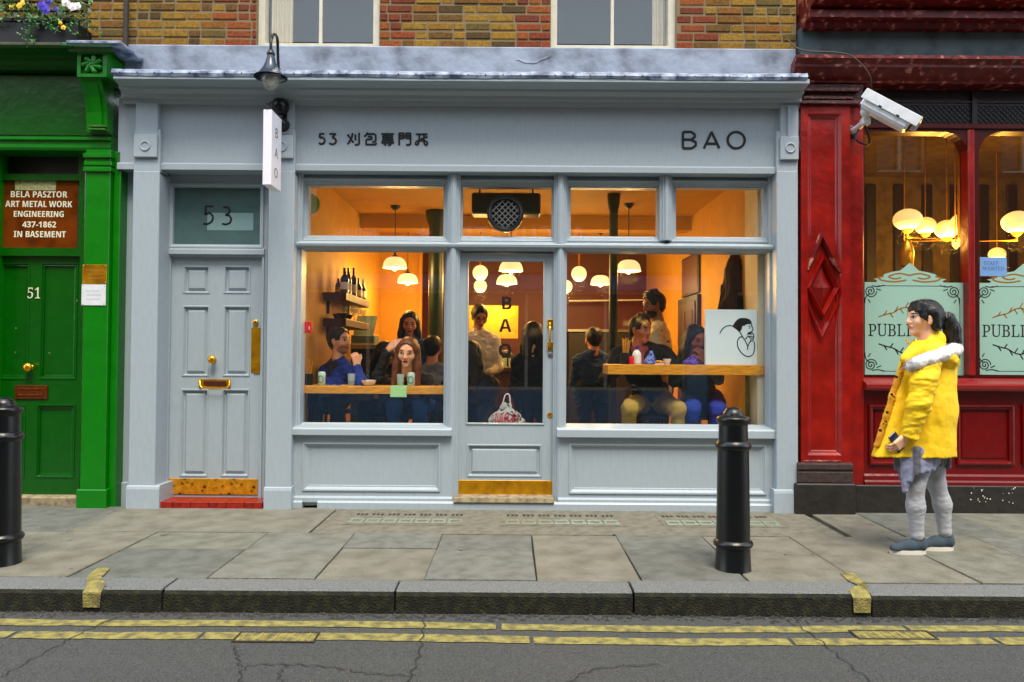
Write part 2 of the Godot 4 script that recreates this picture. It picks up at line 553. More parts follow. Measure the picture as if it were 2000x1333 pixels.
func flesh(st: SurfaceTool, prims: Array, cell: float, origin: Vector3, spots := [], crease := 0.0, crease_freq := 14.0, crease_stretch := Vector3.ONE) -> void:
	var lo := Vector3.ONE * 1e9
	var hi := -lo
	for p in prims:
		if p[0] is String:
			continue
		var r: float = maxf(p[2], p[3])
		lo = lo.min(p[0] - Vector3.ONE * r).min(p[1] - Vector3.ONE * r)
		hi = hi.max(p[0] + Vector3.ONE * r).max(p[1] + Vector3.ONE * r)
	lo -= Vector3.ONE * (cell * 3.0 + crease)
	hi += Vector3.ONE * (cell * 3.0 + crease)
	var nx := int((hi.x - lo.x) / cell) + 2
	var ny := int((hi.y - lo.y) / cell) + 2
	var nz := int((hi.z - lo.z) / cell) + 2
	var total := nx * ny * nz
	var f := PackedFloat32Array()
	f.resize(total)
	f.fill(1.0)
	var own := PackedByteArray()
	own.resize(total)
	var sx := nx
	var sxy := nx * ny
	for pi in prims.size():
		var p: Array = prims[pi]
		if p[0] is String:
			if p[0] == "cut":
				var c: Vector3 = p[1]
				var n: Vector3 = p[2]
				for iz in nz:
					for iy in ny:
						var i := iz * sxy + iy * sx
						for ix in nx:
							if f[i] < 0.5:
								var d := (lo + Vector3(ix, iy, iz) * cell - c).dot(n)
								if d > f[i]:
									f[i] = d
							i += 1
				continue
			var ma: Vector3 = p[1]
			var mb: Vector3 = p[2]
			var mr: float = maxf(p[3], p[4]) + cell * 2.5
			var c0 := ((ma.min(mb) - Vector3.ONE * mr - lo) / cell).floor()
			var c1 := ((ma.max(mb) + Vector3.ONE * mr - lo) / cell).ceil()
			var mba := mb - ma
			var minv := 1.0 / maxf(mba.length_squared(), 1e-9)
			for iz in range(maxi(int(c0.z), 0), mini(int(c1.z) + 1, nz)):
				for iy in range(maxi(int(c0.y), 0), mini(int(c1.y) + 1, ny)):
					for ix in range(maxi(int(c0.x), 0), mini(int(c1.x) + 1, nx)):
						var i := iz * sxy + iy * sx + ix
						if f[i] > 0.5:
							continue
						var pa := lo + Vector3(ix, iy, iz) * cell - ma
						var h := clampf(pa.dot(mba) * minv, 0.0, 1.0)
						var d: float = lerpf(p[3], p[4], h) - (pa - mba * h).length()
						if d > f[i]:
							f[i] = d
			continue
		var a: Vector3 = p[0]
		var b: Vector3 = p[1]
		var ra: float = p[2]
		var rb: float = p[3]
		var k: float = p[5]
		var fd: Vector3 = p[6]
		var fi: float = 1.0 / p[7] - 1.0
		var squashed: bool = p[7] != 1.0
		var r := maxf(ra, rb) + maxf(k, cell * 2.5)
		var b0 := ((a.min(b) - Vector3.ONE * r - lo) / cell).floor()
		var b1 := ((a.max(b) + Vector3.ONE * r - lo) / cell).ceil()
		var ba := b - a
		var inv := 1.0 / maxf(ba.length_squared(), 1e-9)
		var dr := rb - ra
		var x0 := maxi(int(b0.x), 0)
		var x1 := mini(int(b1.x) + 1, nx)
		for iz in range(maxi(int(b0.z), 0), mini(int(b1.z) + 1, nz)):
			for iy in range(maxi(int(b0.y), 0), mini(int(b1.y) + 1, ny)):
				var i := iz * sxy + iy * sx + x0
				for ix in range(x0, x1):
					var pa := lo + Vector3(ix, iy, iz) * cell - a
					if squashed:
						pa += fd * (pa.dot(fd) * fi)
					var h := clampf(pa.dot(ba) * inv, 0.0, 1.0)
					var d := (pa - ba * h).length() - ra - dr * h
					var e := f[i]
					if d < e:
						own[i] = pi
					var m := k - absf(d - e)
					if m > 0.0:
						f[i] = minf(d, e) - m * m / (4.0 * k)
					elif d < e:
						f[i] = d
					i += 1
	if crease > 0.0:
		var nn := FastNoiseLite.new()
		nn.noise_type = FastNoiseLite.TYPE_SIMPLEX_SMOOTH
		nn.frequency = 1.0
		nn.fractal_octaves = 2
		nn.seed = prims.size()
		for iz in nz:
			for iy in ny:
				var i := iz * sxy + iy * sx
				for ix in nx:
					if absf(f[i]) < cell * 3.0 + crease:
						f[i] += crease * nn.get_noise_3dv((lo + Vector3(ix, iy, iz) * cell) * crease_stretch * crease_freq)
					i += 1
	var ids := PackedInt32Array()
	ids.resize(total)
	ids.fill(-1)
	var P := PackedVector3Array()
	var N := PackedVector3Array()
	var K := PackedColorArray()
	var near := cell * 2.0
	for iz in nz - 1:
		for iy in ny - 1:
			var i := iz * sxy + iy * sx - 1
			for ix in nx - 1:
				i += 1
				if absf(f[i]) > near:
					continue
				var v0 := f[i]
				var v1 := f[i + 1]
				var v2 := f[i + sx]
				var v3 := f[i + sx + 1]
				var v4 := f[i + sxy]
				var v5 := f[i + sxy + 1]
				var v6 := f[i + sxy + sx]
				var v7 := f[i + sxy + sx + 1]
				var inside := int(v0 < 0) + int(v1 < 0) + int(v2 < 0) + int(v3 < 0) + int(v4 < 0) + int(v5 < 0) + int(v6 < 0) + int(v7 < 0)
				if inside == 0 or inside == 8:
					continue
				var g := Vector3(v1 + v3 + v5 + v7 - v0 - v2 - v4 - v6, v2 + v3 + v6 + v7 - v0 - v1 - v4 - v5, v4 + v5 + v6 + v7 - v0 - v1 - v2 - v3)
				var mean := (v0 + v1 + v2 + v3 + v4 + v5 + v6 + v7) / 8.0
				var gl := maxf(g.length(), 1e-6)
				var n := g / gl
				var off := clampf(mean / (gl / 4.0), -0.7, 0.7)
				var pos := lo + (Vector3(ix, iy, iz) + Vector3.ONE * 0.5 - n * off) * cell
				ids[i] = P.size()
				var col: Color = prims[own[i]][4]
				for s in spots:
					var q: Vector3 = s[1] * (pos - s[0])
					if (q / s[2]).length_squared() < 1.0:
						col = s[3]
				P.append(pos - origin)
				N.append(n)
				K.append(col)
	for iz in range(1, nz - 1):
		for iy in range(1, ny - 1):
			var i := iz * sxy + iy * sx
			for ix in range(1, nx - 1):
				i += 1
				if absf(f[i]) > near:
					continue
				var s0 := f[i] < 0.0
				for ax in 3:
					var step: int = [1, sx, sxy][ax]
					if s0 == (f[i + step] < 0.0):
						continue
					var u: int = [sx, sxy, 1][ax]
					var w: int = [sxy, 1, sx][ax]
					var q := [ids[i], ids[i - u], ids[i - u - w], ids[i - w]]
					if q[0] < 0 or q[1] < 0 or q[2] < 0 or q[3] < 0:
						continue
					if not s0:
						q.reverse()
					for o in [q[0], q[2], q[1], q[0], q[3], q[2]]:
						st.set_normal(N[o])
						st.set_color(K[o])
						st.add_vertex(P[o])

func lin(r: float, g: float, b: float) -> Color:
	return Color(r, g, b).srgb_to_linear()

func facing(yaw: float, pitch := 0.0, tilt := 0.0) -> Basis:
	return Basis.from_euler(Vector3(deg_to_rad(pitch), deg_to_rad(yaw), deg_to_rad(tilt)))

# limbs of a head whose face looks along the basis' z; size 1 is a head 0.23 m high
func head_limbs(c: Vector3, B: Basis, skin: Color, s := 1.0) -> Array:
	var out := []
	var L := func(x0, y0, z0, x1, y1, z1, r0, r1, k, fdir := Vector3.ZERO, ff := 1.0):
		out.append(limb(c + B * Vector3(x0, y0, z0) * s, c + B * Vector3(x1, y1, z1) * s, r0 * s, r1 * s, skin, k * s, B * fdir, ff))
	L.call(0, 0.032, -0.022, 0, 0.036, 0.008, 0.088, 0.082, 0.02, Vector3.RIGHT, 0.86)
	L.call(0, -0.01, 0.02, 0, -0.068, 0.042, 0.064, 0.036, 0.03, Vector3.RIGHT, 0.94)
	L.call(-0.038, -0.02, 0.048, 0.038, -0.02, 0.048, 0.028, 0.028, 0.02)
	L.call(0, -0.092, 0.058, 0, -0.088, 0.056, 0.021, 0.021, 0.02)
	L.call(-0.03, 0.034, 0.07, 0.03, 0.034, 0.07, 0.014, 0.014, 0.02)
	L.call(0, 0.022, 0.082, 0, -0.02, 0.1, 0.008, 0.0115, 0.012)
	L.call(-0.011, -0.024, 0.088, 0.011, -0.024, 0.088, 0.0085, 0.0085, 0.008)
	L.call(-0.016, -0.05, 0.080, 0.016, -0.05, 0.080, 0.0085, 0.0085, 0.008)
	L.call(-0.013, -0.061, 0.078, 0.013, -0.061, 0.078, 0.008, 0.008, 0.006)
	for e in [-1.0, 1.0]:
		L.call(e * 0.080, 0.012, -0.012, e * 0.078, -0.022, -0.006, 0.022, 0.014, 0.006, Vector3.RIGHT, 0.45)
	L.call(0, -0.055, -0.02, 0, -0.15, -0.035, 0.054, 0.056, 0.03)
	return out

func face_spots(c: Vector3, B: Basis, brow: Color, lip: Color, s := 1.0, eye_open := 1.0) -> Array:
	var I := B.inverse()
	var out := []
	for e in [-1.0, 1.0]:
		out.append([c + B * Vector3(e * 0.033, 0.035, 0.08) * s, I, Vector3(0.021, 0.0055, 0.04) * s, brow])
		out.append([c + B * Vector3(e * 0.032, 0.013, 0.078) * s, I, Vector3(0.019, 0.0105 * eye_open, 0.04) * s, brow])
		if eye_open > 0.6:
			out.append([c + B * Vector3(e * 0.032, 0.0125, 0.078) * s, I, Vector3(0.0145, 0.007, 0.04) * s, lin(0.85, 0.82, 0.78)])
			out.append([c + B * Vector3(e * 0.033, 0.013, 0.078) * s, I, Vector3(0.0072, 0.008, 0.04) * s, lin(0.1, 0.06, 0.04)])
	out.append([c + B * Vector3(0, -0.0555, 0.086) * s, I, Vector3(0.023, 0.011, 0.03) * s, lip])
	return out

# palm and five fingers; dir is where the fingers point, back is the way the back of the hand faces, side is where the thumb lies (+1 or -1 along back x dir)
func hand_limbs(wrist: Vector3, dir: Vector3, back: Vector3, thumb_side: float, curl: float, skin: Color, s := 1.0) -> Array:
	dir = dir.normalized()
	back = (back - dir * back.dot(dir)).normalized()
	var across := back.cross(dir) * thumb_side
	var out := []
	for k in 4:
		var o: float = (1.5 - k) * 0.019
		out.append(limb(wrist + across * o * 0.6 * s, wrist + (dir * 0.08 + across * o) * s, 0.017 * s, 0.012 * s, skin, 0.012 * s))
		var p := wrist + (dir * (0.086 - 0.003 * absf(k - 1)) + across * o) * s
		var d := dir
		var lens := [0.040, 0.026, 0.020]
		var sc: float = [0.92, 1.0, 0.95, 0.76][k]
		var r: float = 0.0092
		for j in 3:
			d = d.rotated(across * thumb_side if false else back.cross(dir).normalized(), curl * [0.7, 1.0, 0.6][j])
			var q: Vector3 = p + d * lens[j] * sc * s
			out.append(limb(p, q, r * s, (r - 0.001) * s, skin, 0.003 * s))
			p = q
			r -= 0.001
	var tb := wrist + (dir * 0.025 + across * 0.028) * s
	var t1 := tb + (dir * 0.028 + across * 0.026 - back * 0.012) * s
	var t2 := t1 + (dir * 0.027 + across * 0.006 - back * 0.010) * s
	out.append(limb(tb, t1, 0.014 * s, 0.011 * s, skin, 0.010 * s))
	out.append(limb(t1, t2, 0.011 * s, 0.0085 * s, skin, 0.003 * s))
	return out

func hair_limbs(c: Vector3, B: Basis, style: String, col: Color, s := 1.0) -> Array:
	var out := []
	var L := func(x0, y0, z0, x1, y1, z1, r0, r1, k):
		out.append(limb(c + B * Vector3(x0, y0, z0) * s, c + B * Vector3(x1, y1, z1) * s, r0 * s, r1 * s, col, k * s, B * Vector3.RIGHT, 0.9))
	L.call(0, 0.04, -0.03, 0, 0.045, 0.005, 0.1, 0.092, 0.02)
	L.call(0, -0.01, -0.055, 0, 0.03, -0.045, 0.07, 0.085, 0.02)
	if style == "short" or style == "quiff":
		out.append(["minus", c + B * Vector3(0, -0.05, 0.115) * s, c + B * Vector3(0, 0.005, 0.115) * s, 0.098 * s, 0.09 * s])
		out.append(["minus", c + B * Vector3(0.12, -0.05, 0.03) * s, c + B * Vector3(-0.12, -0.05, 0.03) * s, 0.058 * s, 0.058 * s])
		if style == "quiff":
			L.call(-0.03, 0.125, 0.04, 0.035, 0.12, 0.05, 0.03, 0.028, 0.02)
			L.call(0.03, 0.135, -0.03, -0.03, 0.135, 0.0, 0.03, 0.03, 0.02)
	elif style == "tied":
		L.call(0, -0.02, -0.09, 0, 0.02, -0.11, 0.04, 0.04, 0.03)
		out.append(["minus", c + B * Vector3(0, -0.06, 0.115) * s, c + B * Vector3(0, 0.005, 0.115) * s, 0.098 * s, 0.085 * s])
		out.append(["minus", c + B * Vector3(0.12, -0.07, 0.03) * s, c + B * Vector3(-0.12, -0.07, 0.03) * s, 0.055 * s, 0.055 * s])
	else:
		var fall := -0.34 if style == "long" else -0.19
		for e in [-1.0, 1.0]:
			L.call(e * 0.074, 0.04, -0.005, e * 0.09, -0.10, 0.0, 0.032, 0.036, 0.03)
			L.call(e * 0.09, -0.10, 0.0, e * 0.105, fall, 0.035, 0.036, 0.026, 0.03)
			L.call(e * 0.05, -0.02, -0.06, e * 0.07, fall, -0.06, 0.06, 0.05, 0.03)
		out.append(["minus", c + B * Vector3(0, -0.09, 0.105) * s, c + B * Vector3(0, 0.02, 0.105) * s, 0.074 * s, 0.076 * s])
	return out

func cloth_mat(called: String, rough := 0.85) -> StandardMaterial3D:
	if M.has(called):
		return M[called]
	var m := mat(called, Color.WHITE, rough, "" if called in ["skin", "fur"] else "soft", 0.3, 0.0, "" if called in ["skin", "fur"] else "bump_fine", 0.25)
	m.vertex_color_use_as_albedo = true
	return m

# a person from a table of joints; each garment is a child of its own
func person(d: Dictionary) -> Node3D:
	var base: Vector3 = d.base
	var o := thing("person", d.label, "person", base)
	var skin: Color = d.get("skin", lin(0.78, 0.52, 0.38))
	var s: float = d.get("size", 1.0)
	var H: Vector3 = d.head
	var B := facing(d.yaw, d.get("pitch", 0.0), d.get("tilt", 0.0))
	var J: Dictionary = d
	var neck: Vector3 = ((J.sa + J.sb) / 2.0 + Vector3(0, 0.045, 0)).lerp(H + B * Vector3(0, -0.16, -0.04) * s, 0.5)
	var chest: Vector3 = (J.sa + J.sb) / 2.0 - Vector3(0, 0.12, 0)
	var hip: Vector3 = J.hip
	var across: Vector3 = (J.sb - J.sa).normalized()
	var fwd := across.cross((neck - hip).normalized()).normalized()
	# skin
	var st := S()
	var bl := [limb(H + B * Vector3(0, -0.1, -0.03) * s, neck, 0.054 * s, 0.06 * s, skin, 0.03), limb(J.sa.lerp(J.sb, 0.2), J.sb.lerp(J.sa, 0.2), 0.06, 0.06, skin, 0.04), limb(chest, hip, 0.10, 0.11, skin, 0.05, fwd, 0.8)]
	for a in [["sa", "ea", "wa"], ["sb", "eb", "wb"]]:
		bl.append(limb(J[a[0]], J[a[1]], 0.045, 0.036, skin, 0.03))
		bl.append(limb(J[a[1]], J[a[2]], 0.036, 0.026, skin, 0.02))
	flesh(st, bl, 0.016, base)
	var spots := face_spots(H, B, d.get("hair", lin(0.05, 0.04, 0.035)), d.get("lip", lin(0.55, 0.2, 0.16)), s, d.get("eyes", 1.0))
	if d.has("beard"):
		spots.push_front([H + B * Vector3(0, -0.075, 0.045) * s, B.inverse(), Vector3(0.068, 0.042, 0.075) * s, d.beard])
	flesh(st, head_limbs(H, B, skin, s), d.get("head_cell", 0.006), base, spots)
	for h in d.get("hands", []):
		flesh(st, hand_limbs(h[0], h[1], h[2], h[3], h[4], skin), 0.005, base)
	st.set_material(cloth_mat("skin", 0.5))
	part("body", st, M.skin, o)
	# top
	var c1: Color = d.top
	var c2: Color = d.get("sleeve", c1)
	st = S()
	var tl := [limb(J.sa.lerp(J.sb, 0.1), J.sb.lerp(J.sa, 0.1), 0.075, 0.075, c1, 0.05), limb(chest + across * -0.05, chest + across * 0.05, 0.125, 0.125, c1, 0.06, fwd, 0.85), limb(chest, hip, 0.15, 0.155, c1, 0.06, fwd, 0.8)]
	for a in [["sa", "ea", "wa"], ["sb", "eb", "wb"]]:
		var w: Vector3 = J[a[1]].lerp(J[a[2]], d.get("cuff", 0.92))
		tl.append(limb(J[a[0]], J[a[1]], 0.066, 0.054, c2, 0.04))
		tl.append(limb(J[a[1]], w, 0.054, 0.040, c2, 0.03))
	tl.append(limb(neck + Vector3(0, 0.035, 0), J.sa.lerp(neck, 0.35), 0.062, 0.07, c1, 0.03))
	tl.append(limb(neck + Vector3(0, 0.035, 0), J.sb.lerp(neck, 0.35), 0.062, 0.07, c1, 0.03))
	tl.append(["minus", neck + Vector3(0, 0.075, 0) + fwd * 0.02, neck + Vector3(0, 0.2, 0) + fwd * 0.03, 0.056, 0.085])
	flesh(st, tl, 0.015, base, [], 0.012, 11.0, Vector3(1, 1.6, 1))
	part(d.get("top_name", "shirt"), st, cloth_mat("cloth"), o)
	if d.has("collar"):
		st = S()
		flesh(st, [limb(neck - across * 0.05 + fwd * 0.03, neck + across * 0.05 + fwd * 0.03, 0.045, 0.045, d.collar, 0.02), limb(neck + fwd * 0.05, chest + fwd * 0.11, 0.05, 0.045, d.collar, 0.03), ["minus", neck + Vector3(0, 0.01, 0), neck + Vector3(0, 0.2, 0), 0.064, 0.08]], 0.012, base)
		part("collar", st, cloth_mat("cloth"), o)
	# legs
	if d.has("ka"):
		st = S()
		var ll := [limb(hip - across * 0.09, hip + across * 0.09, 0.12, 0.12, d.legs, 0.05)]
		for a in [["ka", "fa", -1.0], ["kb", "fb", 1.0]]:
			ll.append(limb(hip + across * 0.09 * a[2], J[a[0]], 0.10, 0.072, d.legs, 0.05))
			ll.append(limb(J[a[0]], J[a[1]] + Vector3(0, 0.09, 0), 0.070, 0.055, d.legs, 0.03))
		flesh(st, ll, 0.018, base, [], 0.014, 9.0)
		part("trousers", st, cloth_mat("cloth"), o)
		for a in ["fa", "fb"]:
			st = S()
			var q: Vector3 = J[a]
			flesh(st, [limb(q + Vector3(0, 0.05, -0.04), q + Vector3(0, 0.04, 0.13), 0.045, 0.036, lin(0.08, 0.07, 0.07), 0.03), ["cut", q + Vector3(0, 0.002, 0), Vector3.DOWN]], 0.015, base)
			part("shoe", st, cloth_mat("cloth"), o)
	# hair
	if d.has("style"):
		st = S()
		flesh(st, hair_limbs(H, B, d.style, d.hair, s), 0.009, base, [], 0.005, 30.0, Vector3(1, 0.5, 1))
		part("hair", st, cloth_mat("hair", 0.5), o)
	return o

# ---------------------------------------------------------------- the scene
func _ready() -> void:
	rng.seed = 7
	var cam := Camera3D.new()
	cam.name = "camera"
	add_child(cam)
	cam.position = Vector3(0.0, 1.27, 6.38)
	cam.rotation = Vector3(deg_to_rad(1.15), 0.0, deg_to_rad(0.40))
	cam.fov = rad_to_deg(2.0 * atan(666.5 / 1500.0))
	cam.near = 0.05
	cam.far = 400.0
	cam.current = true
	var env := Environment.new()
	env.background_mode = Environment.BG_SKY
	var sky := Sky.new()
	var sm := ProceduralSkyMaterial.new()
	sm.sky_top_color = Color(0.80, 0.85, 0.92)
	sm.sky_horizon_color = Color(0.90, 0.92, 0.94)
	sm.sky_curve = 0.2
	sm.ground_bottom_color = Color(0.3, 0.3, 0.3)
	sm.ground_horizon_color = Color(0.6, 0.6, 0.6)
	sky.sky_material = sm
	env.sky = sky
	env.background_energy_multiplier = 1.0
	env.tonemap_mode = Environment.TONE_MAPPER_LINEAR
	env.tonemap_exposure = 3.25
	env.sdfgi_enabled = true
	env.ssao_enabled = true
	env.ssil_enabled = true
	var we := WorldEnvironment.new()
	we.name = "world_environment"
	we.environment = env
	add_child(we)
	var sun := DirectionalLight3D.new()
	sun.name = "sun"
	sun.light_color = Color(1.0, 0.97, 0.92)
	sun.light_energy = 0.45
	sun.light_angular_distance = 25.0
	sun.shadow_enabled = true
	sun.rotation_degrees = Vector3(-62, 14, 0)
	add_child(sun)

	make_materials()
	ground()
	brick_building()
	restaurant()
	green_house()
	public_house()
	across_the_street()
	dining_room()
	pub_room()
	street_things()
	diners()
	table_things()
	girl()

# ---------------------------------------------------------------- ground
func ground() -> void:
	var st := S()
	bx(st, -60, 60, -0.5, -0.13, 2.1, 7.2)
	var road := setting("road", st, M.asphalt, "worn grey asphalt road with double yellow lines")
	# double yellow lines, broken where the surface has cracked
	for line in [[2.37, 0.045], [2.545, 0.047]]:
		var x := -9.0
		while x < 9.0:
			var w := rng.randf_range(0.9, 2.2)
			var l := S()
			var e := []
			var far := []
			var n := 14
			for i in n + 1:
				var t := x + (w - rng.randf_range(0.004, 0.03)) * i / n
				var wave := 0.014 * sin(t * 1.9) + 0.02 * sin(t * 0.7 + 1.0)
				e.append(Vector2(t, line[0] + wave + rng.randf_range(-0.006, 0.006) - line[1]))
				far.append(Vector2(t, line[0] + wave + rng.randf_range(-0.006, 0.006) + line[1]))
			for i in n:
				quad(l, Vector3(e[i].x, -0.126, e[i].y), Vector3(e[i + 1].x, -0.126, e[i + 1].y), Vector3(far[i + 1].x, -0.126, far[i + 1].y), Vector3(far[i].x, -0.126, far[i].y), Vector3.UP)
			part("yellow_line", l, M.yellow_line, road)
			x += w
	# tar-filled cracks
	for c in [[Vector3(-2.1938, -0.13, 3.0453), Vector3(-2.169, -0.13, 2.759), Vector3(-2.1276, -0.13, 2.4404), Vector3(-2.0655, -0.13, 2.2541)], [Vector3(1.4584, -0.13, 2.214), Vector3(1.5219, -0.13, 2.4421), Vector3(1.5451, -0.13, 2.754), Vector3(1.5676, -0.13, 3.0612)], [Vector3(-0.4708, -0.13, 2.155), Vector3(-0.4371, -0.13, 2.4942), Vector3(-0.4254, -0.13, 2.8191), Vector3(-0.435, -0.13, 3.0938)], [Vector3(-1.1367, -0.13, 3.1052), Vector3(-1.1795, -0.13, 2.9192), Vector3(-1.0057, -0.13, 2.8877), Vector3(-0.7908, -0.13, 2.9181), Vector3(-0.6188, -0.13, 2.9815), Vector3(-0.4098, -0.13, 2.9996)], [Vector3(-1.2023, -0.13, 2.9196), Vector3(-1.2729, -0.13, 2.7737), Vector3(-1.3305, -0.13, 2.6609)], [Vector3(-1.0057, -0.13, 2.8877), Vector3(-1.0067, -0.13, 2.9989), Vector3(-0.9463, -0.13, 3.1272)], [Vector3(0.2264, -0.13, 3.1082), Vector3(0.3762, -0.13, 2.9206), Vector3(0.6856, -0.13, 2.8583)]]:
		var v := curve(c, 7)
		var l := S()
		for i in v.size() - 1:
			var a: Vector3 = v[i]
			var b: Vector3 = v[i + 1]
			var side := (b - a).cross(Vector3.UP).normalized()
			var h := 0.0012 + 0.0008 * (i % 3)
			a += side * 0.012 * sin(i * 2.3)
			b += side * 0.012 * sin((i + 1) * 2.3)
			for p in [a, b]:
				p.y = -0.124
			a.y = -0.1235
			b.y = -0.1235
			quad(l, a - side * (0.001 + h), b - side * (0.001 + 0.0012 + 0.0008 * ((i + 1) % 3)), b + side * (0.001 + 0.0012 + 0.0008 * ((i + 1) % 3)), a + side * (0.001 + h), Vector3.UP)
		part("crack", l, M.tar, road)
	# two small covers let into the road over the lines
	for c in [[Vector3(-1.1533, -0.13, 2.5569), 0.19, 0.055, "rusty iron hydrant cover in the road under the chipped yellow line"], [Vector3(1.938, -0.13, 2.4699), 0.19, 0.05, "rusty iron valve cover in the road painted over with yellow"]]:
		var o := thing("valve_cover", c[3], "cover", Vector3(c[0].x, -0.13, c[0].z), "small iron covers in the road")
		var s := S()
		pierced_flat(s, c[1], c[2], 0.006, 0.009)
		part("frame", s, M.cast_iron_rust, o)
		s = S()
		bx(s, -c[1], c[1], 0.0, 0.006, -c[2], c[2], 0.002)
		for i in 9:
			bx(s, -c[1] + 0.02 + i * c[1] * 0.21, -c[1] + 0.035 + i * c[1] * 0.21, 0.006, 0.0095, -c[2] + 0.008, c[2] - 0.008, 0.001)
		part("lid", s, M.yellow_line, o)
	# kerb stones, with mossy faces
	st = S()
	bx(st, -60, 60, -0.5, -0.14, 1.99, 2.17)
	var kerb := setting("kerb", st, M.joint_dirt, "granite kerb with mossy dark faces")
	var joints := [-9.0, -7.4, -5.6, -3.9, -1.8864, -0.6263, 0.6701, 1.958, 4.1, 5.8, 7.4, 9.0]
	for i in joints.size() - 1:
		var a: float = joints[i] + 0.006
		var b: float = joints[i + 1] - 0.006
		var dz := rng.randf_range(-0.008, 0.008)
		var dy := rng.randf_range(-0.006, 0.006)
		var s := S()
		bar(s, a, b, [[2.0, -0.3], [2.0, dy], [2.165 + dz, dy - 0.004], [2.178 + dz, dy - 0.012]])
		var stone := part("kerb_stone", s, M.kerb_top, kerb)
		s = S()
		bar(s, a, b, [[2.08, -0.3], [2.08, dy - 0.03], [2.179 + dz, dy - 0.013], [2.192 + dz, dy - 0.03], [2.196 + dz, -0.3]])
		part("mossy_face", s, M.kerb_face, stone)
	# grit that has gathered along the foot of the kerb
	var grit := S()
	var x2 := -6.0
	while x2 < 6.0:
		var r := rng.randf_range(0.006, 0.018)
		var p := Vector3(x2, -0.13, 2.2 + rng.randf() * rng.randf() * 0.12)
		tri(grit, p + Vector3(-r, 0.001, 0), p + Vector3(r, 0.001, 0), p + Vector3(0, r * 0.8, 0.2 * r), Vector3(0, 0.5, 0.8))
		tri(grit, p + Vector3(-r, 0.001, 0.01), p + Vector3(r, 0.001, r), p + Vector3(0, r * 0.6, 0.0), Vector3(0.3, 0.8, 0.4))
		x2 += rng.randf_range(0.002, 0.02)
	var gr := part("gutter_grit", grit, M.brown_stone)
	gr.set_meta("kind", "stuff")
	gr.set_meta("label", "dark grit and leaf crumbs along the kerb foot")
	gr.set_meta("category", "grit")
	# pavement
	st = S()
	bx(st, -60, 60, -0.5, -0.022, -0.6, 1.995)
	var pave := setting("pavement", st, M.joint_dirt, "grey york stone pavement of large uneven slabs")
	var rows := []
	# back row beside the fronts, middle rows of slabs
	var back := [-9.0, -7.5, -6.2, -4.9, -4.35, -3.1741, -1.4402]
	for i in back.size() - 1:
		rows.append([back[i], back[i + 1], -0.02, 0.86])
	var back2 := [2.4487, 2.8289, 3.6, 4.6, 5.7, 7.0, 9.0]
	for i in back2.size() - 1:
		rows.append([back2[i], back2[i + 1], -0.02, 0.9])
	var mid := [-9.0, -7.9, -6.8, -5.7, -4.8, -3.95, -3.12, -2.52, -1.73, -1.11, -0.49, 0.15, 0.75, 1.36, 1.99, 2.68, 3.3, 4.2, 5.0, 6.2, 7.4, 9.0]
	for i in mid.size() - 1:
		var cut := i in [9, 10, 12, 14, 7]
		if cut:
			var zc: float = 1.28 + 0.05 * (i % 3)
			rows.append([mid[i], mid[i + 1], 0.87, zc])
			rows.append([mid[i], mid[i + 1], zc, 1.99])
		else:
			rows.append([mid[i], mid[i + 1], 0.87, 1.99])
	for q in rows:
		var s := S()
		var top := rng.randf_range(-0.004, 0.003)
		var g := rng.randf_range(0.003, 0.006)
		var a := Vector2(q[0] + g, q[2] + g)
		var b := Vector2(q[1] - g, q[3] - g)
		var w := []
		for k in 4:
			w.append(Vector2(rng.randf_range(-0.01, 0.01), rng.randf_range(-0.004, 0.004)))
		var c := [a + w[0] * 0.5, Vector2(b.x, a.y) + w[1] * 0.5, b + w[2] * 0.5, Vector2(a.x, b.y) + w[3] * 0.5]
		var ctr: Vector2 = (a + b) / 2.0
		var inner := []
		for p in c:
			inner.append(p + (ctr - p).normalized() * 0.008)
		var tilt := rng.randf_range(-0.003, 0.003)
		for k in 4:
			var j := (k + 1) % 4
			var e: Vector2 = (c[k] + c[j]) / 2.0 - ctr
			quad(s, Vector3(c[k].x, top - 0.004, c[k].y), Vector3(c[j].x, top - 0.004, c[j].y), Vector3(inner[j].x, top + tilt * (1 if j < 2 else -1), inner[j].y), Vector3(inner[k].x, top + tilt * (1 if k < 2 else -1), inner[k].y), Vector3(e.x, 1, e.y))
			quad(s, Vector3(c[k].x, top - 0.004, c[k].y), Vector3(c[j].x, top - 0.004, c[j].y), Vector3(c[j].x, -0.06, c[j].y), Vector3(c[k].x, -0.06, c[k].y), Vector3(e.x, 0, e.y))
		quad(s, Vector3(inner[0].x, top + tilt, inner[0].y), Vector3(inner[1].x, top + tilt, inner[1].y), Vector3(inner[2].x, top - tilt, inner[2].y), Vector3(inner[3].x, top - tilt, inner[3].y), Vector3.UP)
		part("paving_slab", s, M["slab_%d" % rng.randi_range(0, 5)], pave)
	# cement strip with three rows of glass pavement lights
	st = S()
	bx(st, -1.4325, 2.3955, -0.06, 0.0, -0.02, 0.862, 0.004)
	part("cement_strip", st, M.concrete, pave)
